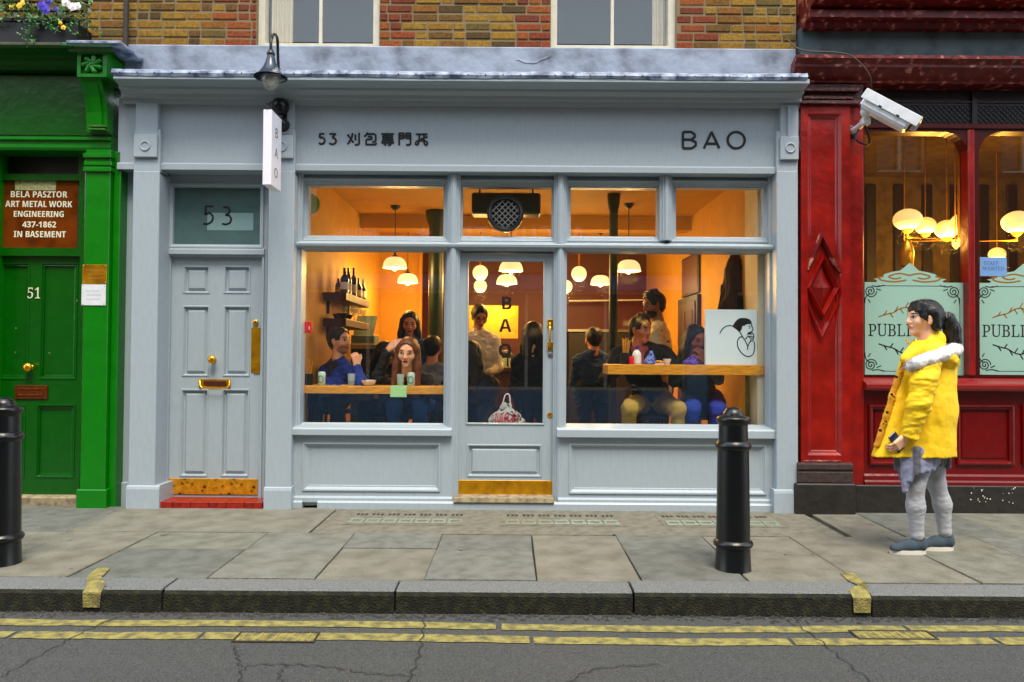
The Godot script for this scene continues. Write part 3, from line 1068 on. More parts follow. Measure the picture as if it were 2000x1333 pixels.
	for k in 3:
		var gx: Array = [[-1.2433, -0.3623], [-0.0491, 0.8319], [1.1844, 2.0537]][k]
		var o := thing("pavement_light", "small glass blocks set in cement pavement %s" % ["beside the square black air vent", "in front of the glazed shop door", "under the window with the drawn board"][k], "pavement light", Vector3(gx[0], 0.0, 0.48), "pavement lights along the grey shopfront")
		var st2 := S()
		bx(st2, -0.03, gx[1] - gx[0] + 0.03, 0.0005, 0.0035, -0.30, 0.12, 0.001)
		part("panel", st2, M.concrete, o)
		for i in 7:
			var cx: float = (gx[1] - gx[0]) * (i + 0.5) / 7.0
			for r in 3:
				var s := S()
				var z: float = [-0.24, -0.06, 0.055][r]
				var hw: float = [0.05, 0.055, 0.06][r]
				if r == 0:
					for j in 3:
						bx(s, cx - 0.045 + j * 0.033, cx - 0.023 + j * 0.033, 0.003, 0.006, z - 0.03, z + 0.03, 0.001)
					part("slot", s, M.tar, o)
				else:
					bx(s, cx - hw, cx + hw, 0.003, 0.009, z - 0.022, z + 0.022, 0.003)
					if r == 1:
						bx(s, cx - hw, cx - hw + 0.022, 0.003, 0.0088, z + 0.024, z + 0.085, 0.002)
						bx(s, cx + hw - 0.022, cx + hw, 0.003, 0.0088, z + 0.024, z + 0.085, 0.002)
					part("glass_block", s, M.glass_block, o)
	# parking marks across the kerb
	for c in [[Vector3(-2.3616, 0.0, 1.7822), Vector3(-2.4397, 0.0, 1.7842), Vector3(-2.3713, 0.0, 2.1125), Vector3(-2.2764, 0.0, 2.1102), -2.2605], [Vector3(1.9472, 0.0, 1.7836), Vector3(2.0273, 0.0, 1.7816), Vector3(1.9921, 0.0, 2.1052), Vector3(1.9005, 0.0, 2.1073), 1.9007]]:
		var s := S()
		var z := 1.95
		quad(s, Vector3(c[0].x, 0.006, 1.82), Vector3(c[1].x, 0.006, 1.82), Vector3(c[1].x + (c[2].x - c[1].x) * 0.5, 0.006, 1.985), Vector3(c[0].x + (c[3].x - c[0].x) * 0.5, 0.006, 1.985), Vector3.UP)
		quad(s, Vector3(c[1].x + (c[2].x - c[1].x) * 0.5, 0.0105, 2.003), Vector3(c[0].x + (c[3].x - c[0].x) * 0.5, 0.0105, 2.003), Vector3(c[4] + 0.05, 0.0105, 2.165), Vector3(c[4] - 0.05, 0.0105, 2.165), Vector3.UP)
		quad(s, Vector3(c[4] - 0.05, 0.0105, 2.165), Vector3(c[4] + 0.05, 0.0105, 2.165), Vector3(c[4] + 0.05, -0.02, 2.208), Vector3(c[4] - 0.05, -0.02, 2.208), Vector3(0, 1, 1))
		quad(s, Vector3(c[4] - 0.05, -0.02, 2.208), Vector3(c[4] + 0.05, -0.02, 2.208), Vector3(c[4] + 0.045, -0.10, 2.2105), Vector3(c[4] - 0.045, -0.10, 2.2105), Vector3.BACK)
		part("parking_mark", s, M.yellow_line, kerb)
	# trodden gum and scraps
	for c in [[Vector3(-2.4365, 0.0, 0.9577), 0.025], [Vector3(-2.9974, 0.0, 1.1392), 0.02], [Vector3(1.781, 0.0, 1.387), 0.012], [Vector3(1.9584, 0.0, 1.3822), 0.01], [Vector3(-2.589, 0.0, 1.832), 0.014], [Vector3(-0.3255, 0.0, 1.3271), 0.01], [Vector3(0.7418, 0.0, 0.8621), 0.012], [Vector3(-1.7335, 0.0, 1.5563), 0.009], [Vector3(0.7748, 0.0, 1.9385), 0.01]]:
		var s := S()
		lathe(s, Vector3(c[0].x, 0.005, c[0].z), [[c[1], 0.0], [c[1] * 0.8, 0.003], [0.0001, 0.0035]], Vector3.UP, 9)
		part("gum_spot", s, M.slab_2, pave)

func pierced_flat(st: SurfaceTool, hx: float, hz: float, w: float, h: float) -> void:
	bx(st, -hx - w * 2, hx + w * 2, 0.0, h, -hz - w * 2, -hz - 0.002, 0.002)
	bx(st, -hx - w * 2, hx + w * 2, 0.0, h, hz + 0.002, hz + w * 2, 0.002)
	bx(st, -hx - w * 2, -hx - 0.002, 0.0, h, -hz - 0.002, hz + 0.002, 0.002)
	bx(st, hx + 0.002, hx + w * 2, 0.0, h, -hz - 0.002, hz + 0.002, 0.002)

# ---------------------------------------------------------------- the brick house above the restaurant
func brick_building() -> void:
	var o := thing("brick_building", "yellow and red stock brick upper storey with two white sash windows", "building", Vector3(0, 3.4, -0.1))
	o.position = Vector3.ZERO
	var base: float = 3.8903
	var L: float = -3.6353
	var R: float = 2.4037
	var top := 6.4
	var w1 := [-2.1931, -1.1498, 3.8774, 5.62]
	var w2 := [0.3127, 1.3823, 3.9038, 5.6378]
	w1[3] = 5.4
	w2[3] = 5.4
	w1[2] = base - 0.002
	w2[2] = base - 0.002
	var st := S()
	pierced(st, [L, R, base - 0.3, 11.0], [w1, w2], -0.42, -0.1075)
	part("wall", st, M.mortar, o)
	var r2 := RandomNumberGenerator.new()
	r2.seed = 3
	var row := 0
	var y := base
	while y < top - 3.0 + 1.6 and y < 5.5:
		var x := L - (0.11 if row % 2 else 0.0)
		while x < R:
			var bw := 0.215 if (r2.randf() < 0.62) else 0.102
			var a := maxf(x, L)
			var b := minf(x + bw, R)
			# windows cut the course; the jambs are red
			for w in [w1, w2]:
				if a < w[1] and b > w[0] and y + 0.06 > w[2]:
					if a < w[0] - 0.03:
						b = w[0]
					else:
						a = maxf(a, w[1])
						b = maxf(b, w[1])
			if b - a > 0.035:
				var near := minf(minf(absf(a - w1[1]), absf(b - w1[0])), minf(absf(a - w2[1]), absf(b - w2[0])))
				var red := near < 0.13 + 0.11 * (row % 2)
				var s := S()
				var out := -0.1 + r2.randf_range(-0.004, 0.004)
				bx(s, a + 0.005, b - 0.005, y + 0.005, y + 0.066 + r2.randf_range(-0.002, 0.001), -0.16, out, 0.005 + r2.randf() * 0.003)
				part("brick", s, M["red_brick_%d" % r2.randi_range(0, 3)] if red else M["stock_brick_%d" % r2.randi_range(0, 7)], o)
			x += bw + 0.002
		y += 0.0755
		row += 1
	for k in 2:
		var w: Array = [w1, w2][k]
		var f := S()
		pierced(f, w, [[w[0] + 0.055, w[1] - 0.06, w[2] + 0.055, w[3] - 0.05]], -0.26, -0.15)
		var win := part("window", f, M.sash_white, o)
		f = S()
		var mx: float = [-1.6741, 0.8479][k]
		bx(f, mx - 0.014, mx + 0.014, w[2] + 0.055, w[3] - 0.05, -0.235, -0.195, 0.005)
		bx(f, w[0] + 0.055, w[1] - 0.06, w[2] + 1.0, w[2] + 1.05, -0.24, -0.19, 0.005)
		part("glazing_bar", f, M.sash_white, win)
		for side in 2:
			f = S()
			var xa: float = w[0] + 0.05 if side == 0 else mx + 0.01
			var xb: float = mx - 0.01 if side == 0 else w[1] - 0.055
			bx(f, xa, xb, w[2] + 0.05, w[3] - 0.04, -0.217, -0.213)
			part("glass_pane", f, M.pane, win)
		# the room behind and a curtain
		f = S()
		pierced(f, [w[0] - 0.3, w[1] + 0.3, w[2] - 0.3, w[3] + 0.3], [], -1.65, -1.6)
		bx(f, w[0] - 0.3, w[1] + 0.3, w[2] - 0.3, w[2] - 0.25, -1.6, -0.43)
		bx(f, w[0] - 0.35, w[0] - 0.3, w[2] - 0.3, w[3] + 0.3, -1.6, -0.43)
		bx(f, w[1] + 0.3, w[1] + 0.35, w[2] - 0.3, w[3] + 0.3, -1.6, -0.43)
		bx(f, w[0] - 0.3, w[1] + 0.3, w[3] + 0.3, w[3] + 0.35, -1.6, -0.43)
		part("room_lining", f, mat("sky_reflection_teal", Color(0.32, 0.42, 0.43), 0.8), win)  # grey teal of the sky reflection put into the lining colour
		f = S()
		var c0: float = w[0] + 0.06 if k == 0 else w[1] - 0.17
		for i in 22:
			var xa := c0 + i * 0.0085
			var za := -0.31 + 0.018 * sin(i * 1.3)
			var zb := -0.31 + 0.018 * sin((i + 1) * 1.3)
			if xa + 0.0085 > w[1] - 0.03:
				break
			quad(f, Vector3(xa, w[2] + 0.05, za), Vector3(xa + 0.0085, w[2] + 0.05, zb), Vector3(xa + 0.0085, w[3] - 0.1, zb), Vector3(xa, w[3] - 0.1, za), Vector3(0.1, 0, 1))
		part("curtain", f, M.pale_wall, win)
	# painted render band under the brick, with peeled skins of paint
	st = S()
	bx(st, -3.304, 2.3887, 3.6213 - 0.12, base, -0.3, -0.06, 0.012)
	var band := part("render_band", st, M.grey_render, o)
	for q in [[Vector3(0.0179, 3.7937, -0.058), Vector3(0.1565, 3.7642, -0.058), Vector3(0.3075, 3.8263, -0.058)]]:
		var s := S()
		var v := curve(q, 5)
		for i in v.size() - 1:
			quad(s, v[i], v[i + 1], v[i + 1] + Vector3(0.004, -0.012 - 0.004 * (i % 3), 0.003), v[i] + Vector3(0.004, -0.012 - 0.004 * ((i + 2) % 3), 0.003), Vector3(0, 0, 1))
		part("peeling_paint", s, M.grey_render, band)
	# rainwater pipe between the houses
	st = S()
	tube(st, [Vector3(-3.2822, base - 0.05, -0.05), Vector3(-3.2751, 6.2, -0.05)], 0.022, 0.022, 10)
	part("pipe", st, M.cast_iron_rust, o)

# ---------------------------------------------------------------- the grey restaurant front
func raised_panel(st: SurfaceTool, r: Array, z: float, sunk := 0.014) -> void:
	moulding(st, r, [[0.0, z], [0.004, z + 0.006], [0.012, z + 0.006], [0.022, z - sunk], [0.034, z - sunk], [0.05, z - 0.003], [minf(r[1] - r[0], r[3] - r[2]) / 2.0, z - 0.003]])

func restaurant() -> void:
	var o := thing("restaurant_shopfront", "pale grey painted wooden shopfront with two doors and large windows", "shopfront")
	var g: Material = M.grey_paint
	var st := S()
	# fascia
	bx(st, -3.3055, 2.2635, 2.8199, 3.3789 + 0.03, -0.4, 0.0, 0.003)
	part("fascia_board", st, g, o)
	st = S()
	var fb: float = 2.8064
	bar(st, -3.2988, 2.2053, [[-0.3, fb], [0.022, fb], [0.022, fb + 0.045], [0.012, fb + 0.058], [0.001, fb + 0.06], [-0.3, fb + 0.06]])
	part("fascia_strip", st, g, o)
	# cornice
	st = S()
	var prof := [[-0.1, 3.3623], [0.04, 3.3492], [0.045, 3.3861], [0.085, 3.3897], [0.09, 3.4178], [0.11, 3.4321], [0.15, 3.4351], [0.155, 3.4544], [0.19, 3.4631], [0.235, 3.4596], [0.27, 3.4636], [0.295, 3.4629], [0.3, 3.4652], [0.3, 3.4981], [-0.1, 3.4981 + 0.04]]
	bar(st, -3.2757, 2.392, prof, -0.2, -0.08)
	var cor := part("cornice", st, g, o)
	# lead flashing with an uneven lip
	st = S()
	var ly: float = 3.4903
	var x0: float = -3.206
	var x1: float = 2.3411
	var n := 150
	var r3 := RandomNumberGenerator.new()
	r3.seed = 11
	var prev := []
	for i in n + 1:
		var x := lerpf(x0, x1, float(i) / n)
		var wob := r3.randf_range(-0.003, 0.003) + 0.006 * sin(x * 3.1)
		var bulge := r3.randf_range(-0.002, 0.003) + 0.003 * sin(x * 9.0)
		var cur := [Vector3(x, ly - 0.004 + wob * 0.7, 0.306), Vector3(x, ly + 0.018, 0.316 + bulge), Vector3(x, ly + 0.048 + wob, 0.304 + bulge), Vector3(x, ly + 0.066 + wob * 0.5, 0.26), Vector3(x, ly + 0.10, -0.06)]
		if i > 0:
			for k in 4:
				quad(st, prev[k], cur[k], cur[k + 1], prev[k + 1], Vector3(0, 0.4, 1))
		prev = cur
	part("lead_flashing", st, M.lead, cor)
	st = S()
	for i in 40:
		var x := lerpf(x0, x1, (i + 0.5) / 40.0)
		lathe(st, Vector3(x, ly + 0.02, 0.318), [[0.006, 0.0], [0.004, 0.003], [0.0001, 0.004]], Vector3.BACK, 6)
	part("lead_nail", st, M.ink, cor)
	# pilasters
	for p in [
		[[-3.1487, -2.9298, 0.1871, 2.7808], [-3.1335, -2.9517, 3.0855, 3.3534], [-3.1391, -2.9452, 2.8946, 3.0853], Vector2(-3.0421, 2.9878), [-3.1551, -2.8835, -0.0186, 0.1896]],
		[[-2.025, -1.8103, 0.1823, 2.7887], [-2.0003, -1.8227, 3.0934, 3.3614], [-2.0093, -1.8196, 2.894, 3.089], Vector2(-1.9124, 2.9915), [-2.0266, -1.8009, -0.0109, 0.1848]],
		[[2.1837, 2.3605, 0.1905, 2.8182], [2.2158, 2.3638, 3.1059, 3.3782], [2.2063, 2.3581, 2.9108, 3.1057], Vector2(2.2885, 3.0083), [2.1577, 2.3207, -0.007, 0.1928]]]:
		p[4][2] = -0.03
		var s := S()
		bx(s, p[0][0], p[0][1], p[4][3] - 0.01, p[0][3] + 0.004, -0.3, 0.05, 0.006)
		bx(s, p[0][0] + 0.0, p[0][1], p[0][3] - 0.02, p[1][2] + 0.05, -0.1, 0.046, 0.004)
		var pil := part("pilaster", s, g, o)
		s = S()
		bx(s, p[1][0], p[1][1], p[1][2], p[1][3], -0.1, 0.052, 0.004)
		part("neck", s, g, pil)
		s = S()
		bx(s, p[2][0], p[2][1], p[2][2], p[2][3], -0.1, 0.075, 0.005)
		part("corner_block", s, g, pil)
		s = S()
		lathe(s, Vector3(p[3].x, p[3].y, 0.074), [[0.044, 0.0], [0.044, 0.006], [0.040, 0.010], [0.033, 0.010], [0.029, 0.006], [0.029, 0.002], [0.0001, 0.002]], Vector3.BACK, 32)
		part("ring", s, g, pil)
		s = S()
		bar(s, p[4][0], p[4][1], [[-0.3, -0.03], [0.066, -0.03], [0.066, p[4][3] - 0.03], [0.06, p[4][3] - 0.008], [0.05, p[4][3]], [-0.3, p[4][3]]])
		part("base", s, g, pil)
	# dark strip of wall beside the green house
	st = S()
	bx(st, -3.3984, -3.2116, -0.03, 2.8247, -0.4, -0.12)
	bx(st, -3.3984, -3.2202, -0.03, 0.1866, -0.2, -0.10, 0.006)
	part("wall_strip", st, g, o)
	# boxed conduit on the neck of the last pilaster
	st = S()
	bx(st, 2.2696, 2.2949, 3.1058, 3.3647, 0.05, 0.07, 0.003)
	part("conduit", st, g, o)
	# ---- house door, number 53
	st = S()
	var z := -0.17
	pierced(st, [-3.0404, -2.097, 0.0416, 2.8424], [[-2.9124, -2.1632, 2.2049, 2.7017], [-2.9248, -2.144, -0.0232, 2.1038]], -0.32, z)
	moulding(st, [-2.9475, -2.1282, 2.1742, 2.7369], [[0.0, z], [0.004, z + 0.02], [0.018, z + 0.02], [0.028, z + 0.004], [0.036, z + 0.002]])
	bar(st, -2.9555, -2.1177, [[-0.2, 2.1144], [z + 0.03, 2.1232], [z + 0.03, 2.1625], [z, 2.1888]])
	moulding(st, [-2.9552, -2.1177, -0.0665, 2.1302], [[0.0, z], [0.003, z + 0.014], [0.02, z + 0.014], [0.026, z - 0.01], [0.03, z - 0.01]])
	part("door_frame", st, g, o)
	st = S()
	bx(st, -2.9345, -2.1643, 2.2004, 2.7171, -0.215, -0.205)
	var fan := part("fanlight", st, mat("teal_glass", Color(0.30, 0.41, 0.41), 0.25, "soft", 0.8), o)
	st = S()
	bx(st, -2.6301, -2.2341, 2.3379, 2.4881, -0.2045, -0.2035)
	part("paper_strip", st, mat("grey_film", Color(0.46, 0.58, 0.58), 0.5), fan)
	st = S()
	strokes(st, [[Vector2(-2.5784, 2.5442), Vector2(-2.6444, 2.5437), Vector2(-2.6466, 2.4691)], [Vector2(-2.6467, 2.4724), Vector2(-2.6106, 2.4893), Vector2(-2.5838, 2.4613), Vector2(-2.5801, 2.4365), Vector2(-2.5962, 2.4066), Vector2(-2.6289, 2.3898), Vector2(-2.662, 2.3945)]], 0.016, -0.2033, 0.002)
	part("numeral", st, M.ink, fan)
	st = S()
	strokes(st, [[Vector2(-2.4958, 2.5365), Vector2(-2.4545, 2.5367), Vector2(-2.436, 2.5104), Vector2(-2.4455, 2.4838), Vector2(-2.475, 2.4703)], [Vector2(-2.475, 2.4703), Vector2(-2.4386, 2.464), Vector2(-2.4217, 2.4343), Vector2(-2.4344, 2.4011), Vector2(-2.4688, 2.3876), Vector2(-2.5019, 2.394)]], 0.016, -0.2033, 0.002)
	part("numeral", st, M.ink, fan)
	# door leaf
	st = S()
	var dz := -0.205
	var panels := [[-2.8292, -2.6007, 1.7896, 2.0317], [-2.482, -2.2492, 1.792, 2.0341], [-2.8297, -2.5972, 1.0785, 1.6884], [-2.4788, -2.2463, 1.0809, 1.6908], [-2.835, -2.5943, 0.2222, 0.9733], [-2.4849, -2.2441, 0.2246, 0.9757]]
	pierced(st, [-2.9389, -2.1543, 0.0492, 2.1077], panels, -0.25, dz)
	var door := part("house_door", st, g, o)
	for p in panels:
		var s := S()
		raised_panel(s, p, dz, 0.02)
		part("door_panel", s, g, door)
	st = S()
	lathe(st, Vector3(-2.551, 1.2242, -0.2), [[0.02, 0.0], [0.02, 0.006], [0.012, 0.012], [0.012, 0.03], [0.03, 0.036], [0.037, 0.05], [0.034, 0.066], [0.02, 0.075], [0.0001, 0.078]], Vector3.BACK, 8)
	part("knob", st, M.polished_brass, door)
	st = S()
	bx(st, -2.6795, -2.4078, 0.9877, 1.0577, dz, dz + 0.012, 0.003)
	part("letter_plate", st, M.brass, door)
	st = S()
	bx(st, -2.636, -2.4435, 1.0012, 1.0406, dz + 0.012, dz + 0.016, 0.002)
	part("letter_flap", st, M.brown_wood, door)
	st = S()
	tube(st, [Vector3(-2.667, 1.044, -0.19), Vector3(-2.6518, 1.0014, -0.165), Vector3(-2.632, 0.98, -0.16), Vector3(-2.4274, 0.9814, -0.16), Vector3(-2.4077, 1.0031, -0.165), Vector3(-2.4132, 1.0458, -0.19)], 0.006)
	part("letter_pull", st, M.polished_brass, door)
	st = S()
	bx(st, -2.2364, -2.1575, 1.1171, 1.5031, dz, dz + 0.006, 0.002)
	bx(st, -2.2122, -2.1595, 1.1084, 1.1697, dz + 0.006, dz + 0.010, 0.002)
	part("push_plate", st, M.brass, door)
	st = S()
	lathe(st, Vector3(-2.2001, 1.5426, -0.2), [[0.024, 0.0], [0.024, 0.012], [0.018, 0.016], [0.008, 0.016], [0.007, 0.01], [0.0001, 0.01]], Vector3.BACK, 20)
	part("lock", st, M.polished_brass, door)
	st = S()
	bx(st, -2.9282, -2.1646, 0.0727, 0.2075, dz, dz + 0.008, 0.002)
	part("kick_plate", st, M.worn_brass, door)
	# tiled step
	st = S()
	bx(st, -2.9468, -2.0574, -0.03, 0.048 - 0.008, -0.3, 0.03)
	var step := part("door_step", st, M.joint_dirt, o)
	var sx0: float = -2.9333
	var sx1: float = -2.0438
	for i in 6:
		var a := lerpf(sx0, sx1, i / 6.0) + 0.002
		var b := lerpf(sx0, sx1, (i + 1) / 6.0) - 0.002
		var s := S()
		bx(s, a, b, -0.02, 0.0495 - 0.004, 0.03, 0.042, 0.003)
		part("tile", s, M.red_tile, step)
		for k in 2:
			s = S()
			bx(s, a, b, 0.0537 - 0.01, 0.0537, -0.19 + k * 0.117, -0.076 + k * 0.119, 0.003)
			part("tile", s, M.red_tile, step)
	# ---- the shop window and glazed door
	var wz := -0.10
	st = S()
	var frame := [-1.8631, 2.2469, 2.1487, 2.8361]
	var lights := [[-1.7481, -0.5922, 2.2669, 2.7178], [-0.4307, 0.3326, 2.2704, 2.7169], [0.494, 1.2356, 2.2768, 2.7146], [1.3927, 2.1386, 2.2787, 2.7209]]
	var lower := [[-1.7828, -0.5785, 0.6876, 2.1619], [0.4564, 2.1738, 0.679, 2.1663]]
	var leaf := [-0.467, 0.3626, 0.0603, 2.1523]
	leaf[2] = -0.02
	pierced(st, [frame[0], frame[1], 0.03, frame[3] + 0.05], lights + lower + [leaf], -0.24, wz - 0.05)
	var fr := part("window_frame", st, g, o)
	for r in lights:
		var s := S()
		var e := 0.062
		moulding(s, [r[0] - e, r[1] + e, r[2] - 0.035, r[3] + e], [[0.0, wz - 0.05], [0.002, wz - 0.012], [0.014, wz - 0.008], [0.022, wz - 0.022], [0.03, wz - 0.024], [0.034, wz - 0.04], [0.044, wz - 0.042], [0.06, wz - 0.066]])
		part("frame_moulding", s, g, fr)
	# mullions and the transom
	for q in [-0.4987, 0.4032]:
		var s := S()
		for k in [[0.055, -0.075], [0.04, -0.055], [0.024, -0.035], [0.012, -0.028]]:
			bx(s, q - k[0], q + k[0], -0.02, frame[3] + 0.01, -0.2, k[1], 0.005)
		part("mullion", s, g, fr)
	var s2 := S()
	var q2: float = 1.2937
	for k in [[0.05, -0.075], [0.032, -0.055], [0.014, -0.04]]:
		bx(s2, q2 - k[0], q2 + k[0], 2.2546, frame[3] + 0.01, -0.2, k[1], 0.005)
	part("mullion", s2, g, fr)
	s2 = S()
	var ty: float = 2.1894
	bar(s2, -1.8279, 2.2124, [[-0.22, ty - 0.03], [-0.085, ty - 0.028], [-0.07, ty - 0.016], [-0.045, ty - 0.014], [-0.02, ty - 0.004], [-0.015, ty + 0.014], [-0.03, ty + 0.024], [-0.06, ty + 0.032], [-0.085, ty + 0.046], [-0.22, ty + 0.05]])
	part("transom", s2, g, fr)
	for r in lower:
		var s := S()
		moulding(s, [r[0] - 0.03, r[1] + 0.03, r[2] - 0.02, r[3] + 0.025], [[0.0, wz - 0.05], [0.002, wz - 0.02], [0.012, wz - 0.02], [0.018, wz - 0.045], [0.03, wz - 0.07]])
		part("frame_moulding", s, g, fr)
	for sx in [-1.8084, 2.1968]:
		var s := S()
		bx(s, sx - 0.03, sx + 0.03, 0.1, frame[3] + 0.01, -0.2, -0.075, 0.005)
		bx(s, sx - 0.014, sx + 0.014, 0.1, frame[3] + 0.01, -0.2, -0.058, 0.004)
		part("side_post", s, g, fr)
	for r in lights + lower:
		var s := S()
		bx(s, r[0] - 0.01, r[1] + 0.01, r[2] - 0.01, r[3] + 0.01, -0.19, -0.186)
		part("glass_pane", s, M.pane, o)
	# sills and stall risers
	for q in [[[-1.8266, -0.494, 0.6047, 0.668], [-1.837, -0.4867, 0.056, 0.5995], [-1.7222, -0.6019, 0.1535, 0.5314]], [[0.3776, 2.2011, 0.6006, 0.6766], [0.3909, 2.2056, 0.0518, 0.6039], [0.4931, 2.1119, 0.1452, 0.5359]]]:
		var s := S()
		bar(s, q[0][0], q[0][1], [[-0.2, q[0][2]], [0.015, q[0][2]], [0.022, q[0][2] + 0.006], [0.022, q[0][3] - 0.012], [0.01, q[0][3]], [-0.2, q[0][3] + 0.025]])
		part("window_sill", s, g, o)
		s = S()
		pierced(s, [q[1][0], q[1][1], 0.02, q[0][2] + 0.002], [q[2]], -0.2, -0.03)
		var riser := part("stall_riser", s, g, o)
		s = S()
		moulding(s, q[2], [[-0.014, -0.03], [-0.012, -0.02], [0.0, -0.02], [0.008, -0.034], [0.02, -0.046], [0.03, -0.046], [0.034, -0.05], [0.2, -0.05]])
		part("panel_moulding", s, g, riser)
		s = S()
		bar(s, q[1][0], q[1][1], [[-0.1, 0.05], [-0.008, 0.05], [-0.008, 0.085], [-0.028, 0.1], [-0.1, 0.1]])
		part("skirting", s, g, riser)
	st = S()
	for q in [[-1.8205, -1.7273], [-1.6002, 2.1953]]:
		bar(st, q[0], q[1], [[-0.2, -0.03], [0.012, -0.03], [0.012, 0.05], [0.0, 0.064], [-0.2, 0.064]])
	bx(st, -1.8205, -1.5155, -0.03, 0.06, -0.3, -0.12)
	part("plinth", st, g, o)
	st = S()
	bx(st, -1.7273 + 0.002, -1.6002 - 0.002, -0.01, 0.05, -0.119, -0.1)
	part("air_vent", st, M.ink, o)
	# glazed door
	st = S()
	var pane := [-0.3738, 0.2653, 0.7041, 2.0781]
	var low := [-0.3743, 0.2584, 0.25, 0.5266]
	var dr := -0.125
	pierced(st, [leaf[0] + 0.006, leaf[1] - 0.006, 0.0706, leaf[3] - 0.006], [pane, low], -0.18, dr)
	var sd := part("glazed_door", st, g, o)
	st = S()
	moulding(st, [pane[0] - 0.012, pane[1] + 0.012, pane[2] - 0.012, pane[3] + 0.012], [[0.0, dr], [0.002, dr + 0.008], [0.01, dr + 0.008], [0.014, dr - 0.02]])
	part("glazing_bead", st, g, sd)
	st = S()
	raised_panel(st, low, dr, 0.018)
	part("door_panel", st, g, sd)
	st = S()
	bx(st, pane[0] - 0.005, pane[1] + 0.005, pane[2] - 0.005, pane[3] + 0.005, -0.157, -0.153)
	part("glass_pane", st, M.pane, sd)
	st = S()
	bx(st, -0.4662, 0.3541, 0.0854, 0.223, dr, dr + 0.006, 0.002)
	part("kick_plate", st, M.brass, sd)
	st = S()
	tube(st, curve([Vector3(0.3197, 1.5523, -0.118), Vector3(0.3178, 1.5159, -0.075), Vector3(0.3177, 1.451, -0.065), Vector3(0.3186, 1.3781, -0.075), Vector3(0.321, 1.3442, -0.118)], 5), 0.009, 0.009, 10)
	bx(st, 0.2981, 0.3502, 1.5177, 1.5871, dr, dr + 0.012, 0.003)
	bx(st, 0.2993, 0.3513, 1.3226, 1.3919, dr, dr + 0.012, 0.003)
	part("pull_handle", st, M.polished_brass, sd)
	st = S()
	lathe(st, Vector3(0.326, 1.2836, -0.125), [[0.022, 0.0], [0.022, 0.006], [0.014, 0.009], [0.0001, 0.009]], Vector3.BACK, 18)
	part("lock", st, M.steel, sd)
	st = S()
	lathe(st, Vector3(0.3247, 0.7771, -0.125), [[0.022, 0.0], [0.022, 0.006], [0.014, 0.009], [0.0001, 0.009]], Vector3.BACK, 18)
	part("lock", st, M.polished_brass, sd)
	for c in [["B", Vector3(-0.0502, 1.7213, -0.152)], ["A", Vector3(-0.0575, 1.5293, -0.152)], ["O", Vector3(-0.0604, 1.3201, -0.152)]]:
		text("door_letter", c[0], c[1], 0.108, M.ink, sd, "Droid Sans", true, 0.002, 1.1)
	st = S()
	bar(st, -0.4737, 0.3566, [[-0.2, 0.06], [0.02, 0.056], [0.028, 0.066], [0.02, 0.0988], [-0.2, 0.0988 + 0.01]])
	part("threshold", st, M.step_stone, o)
	# ---- lettering on the fascia
	var W := 0.0205
	var zz := 0.0005
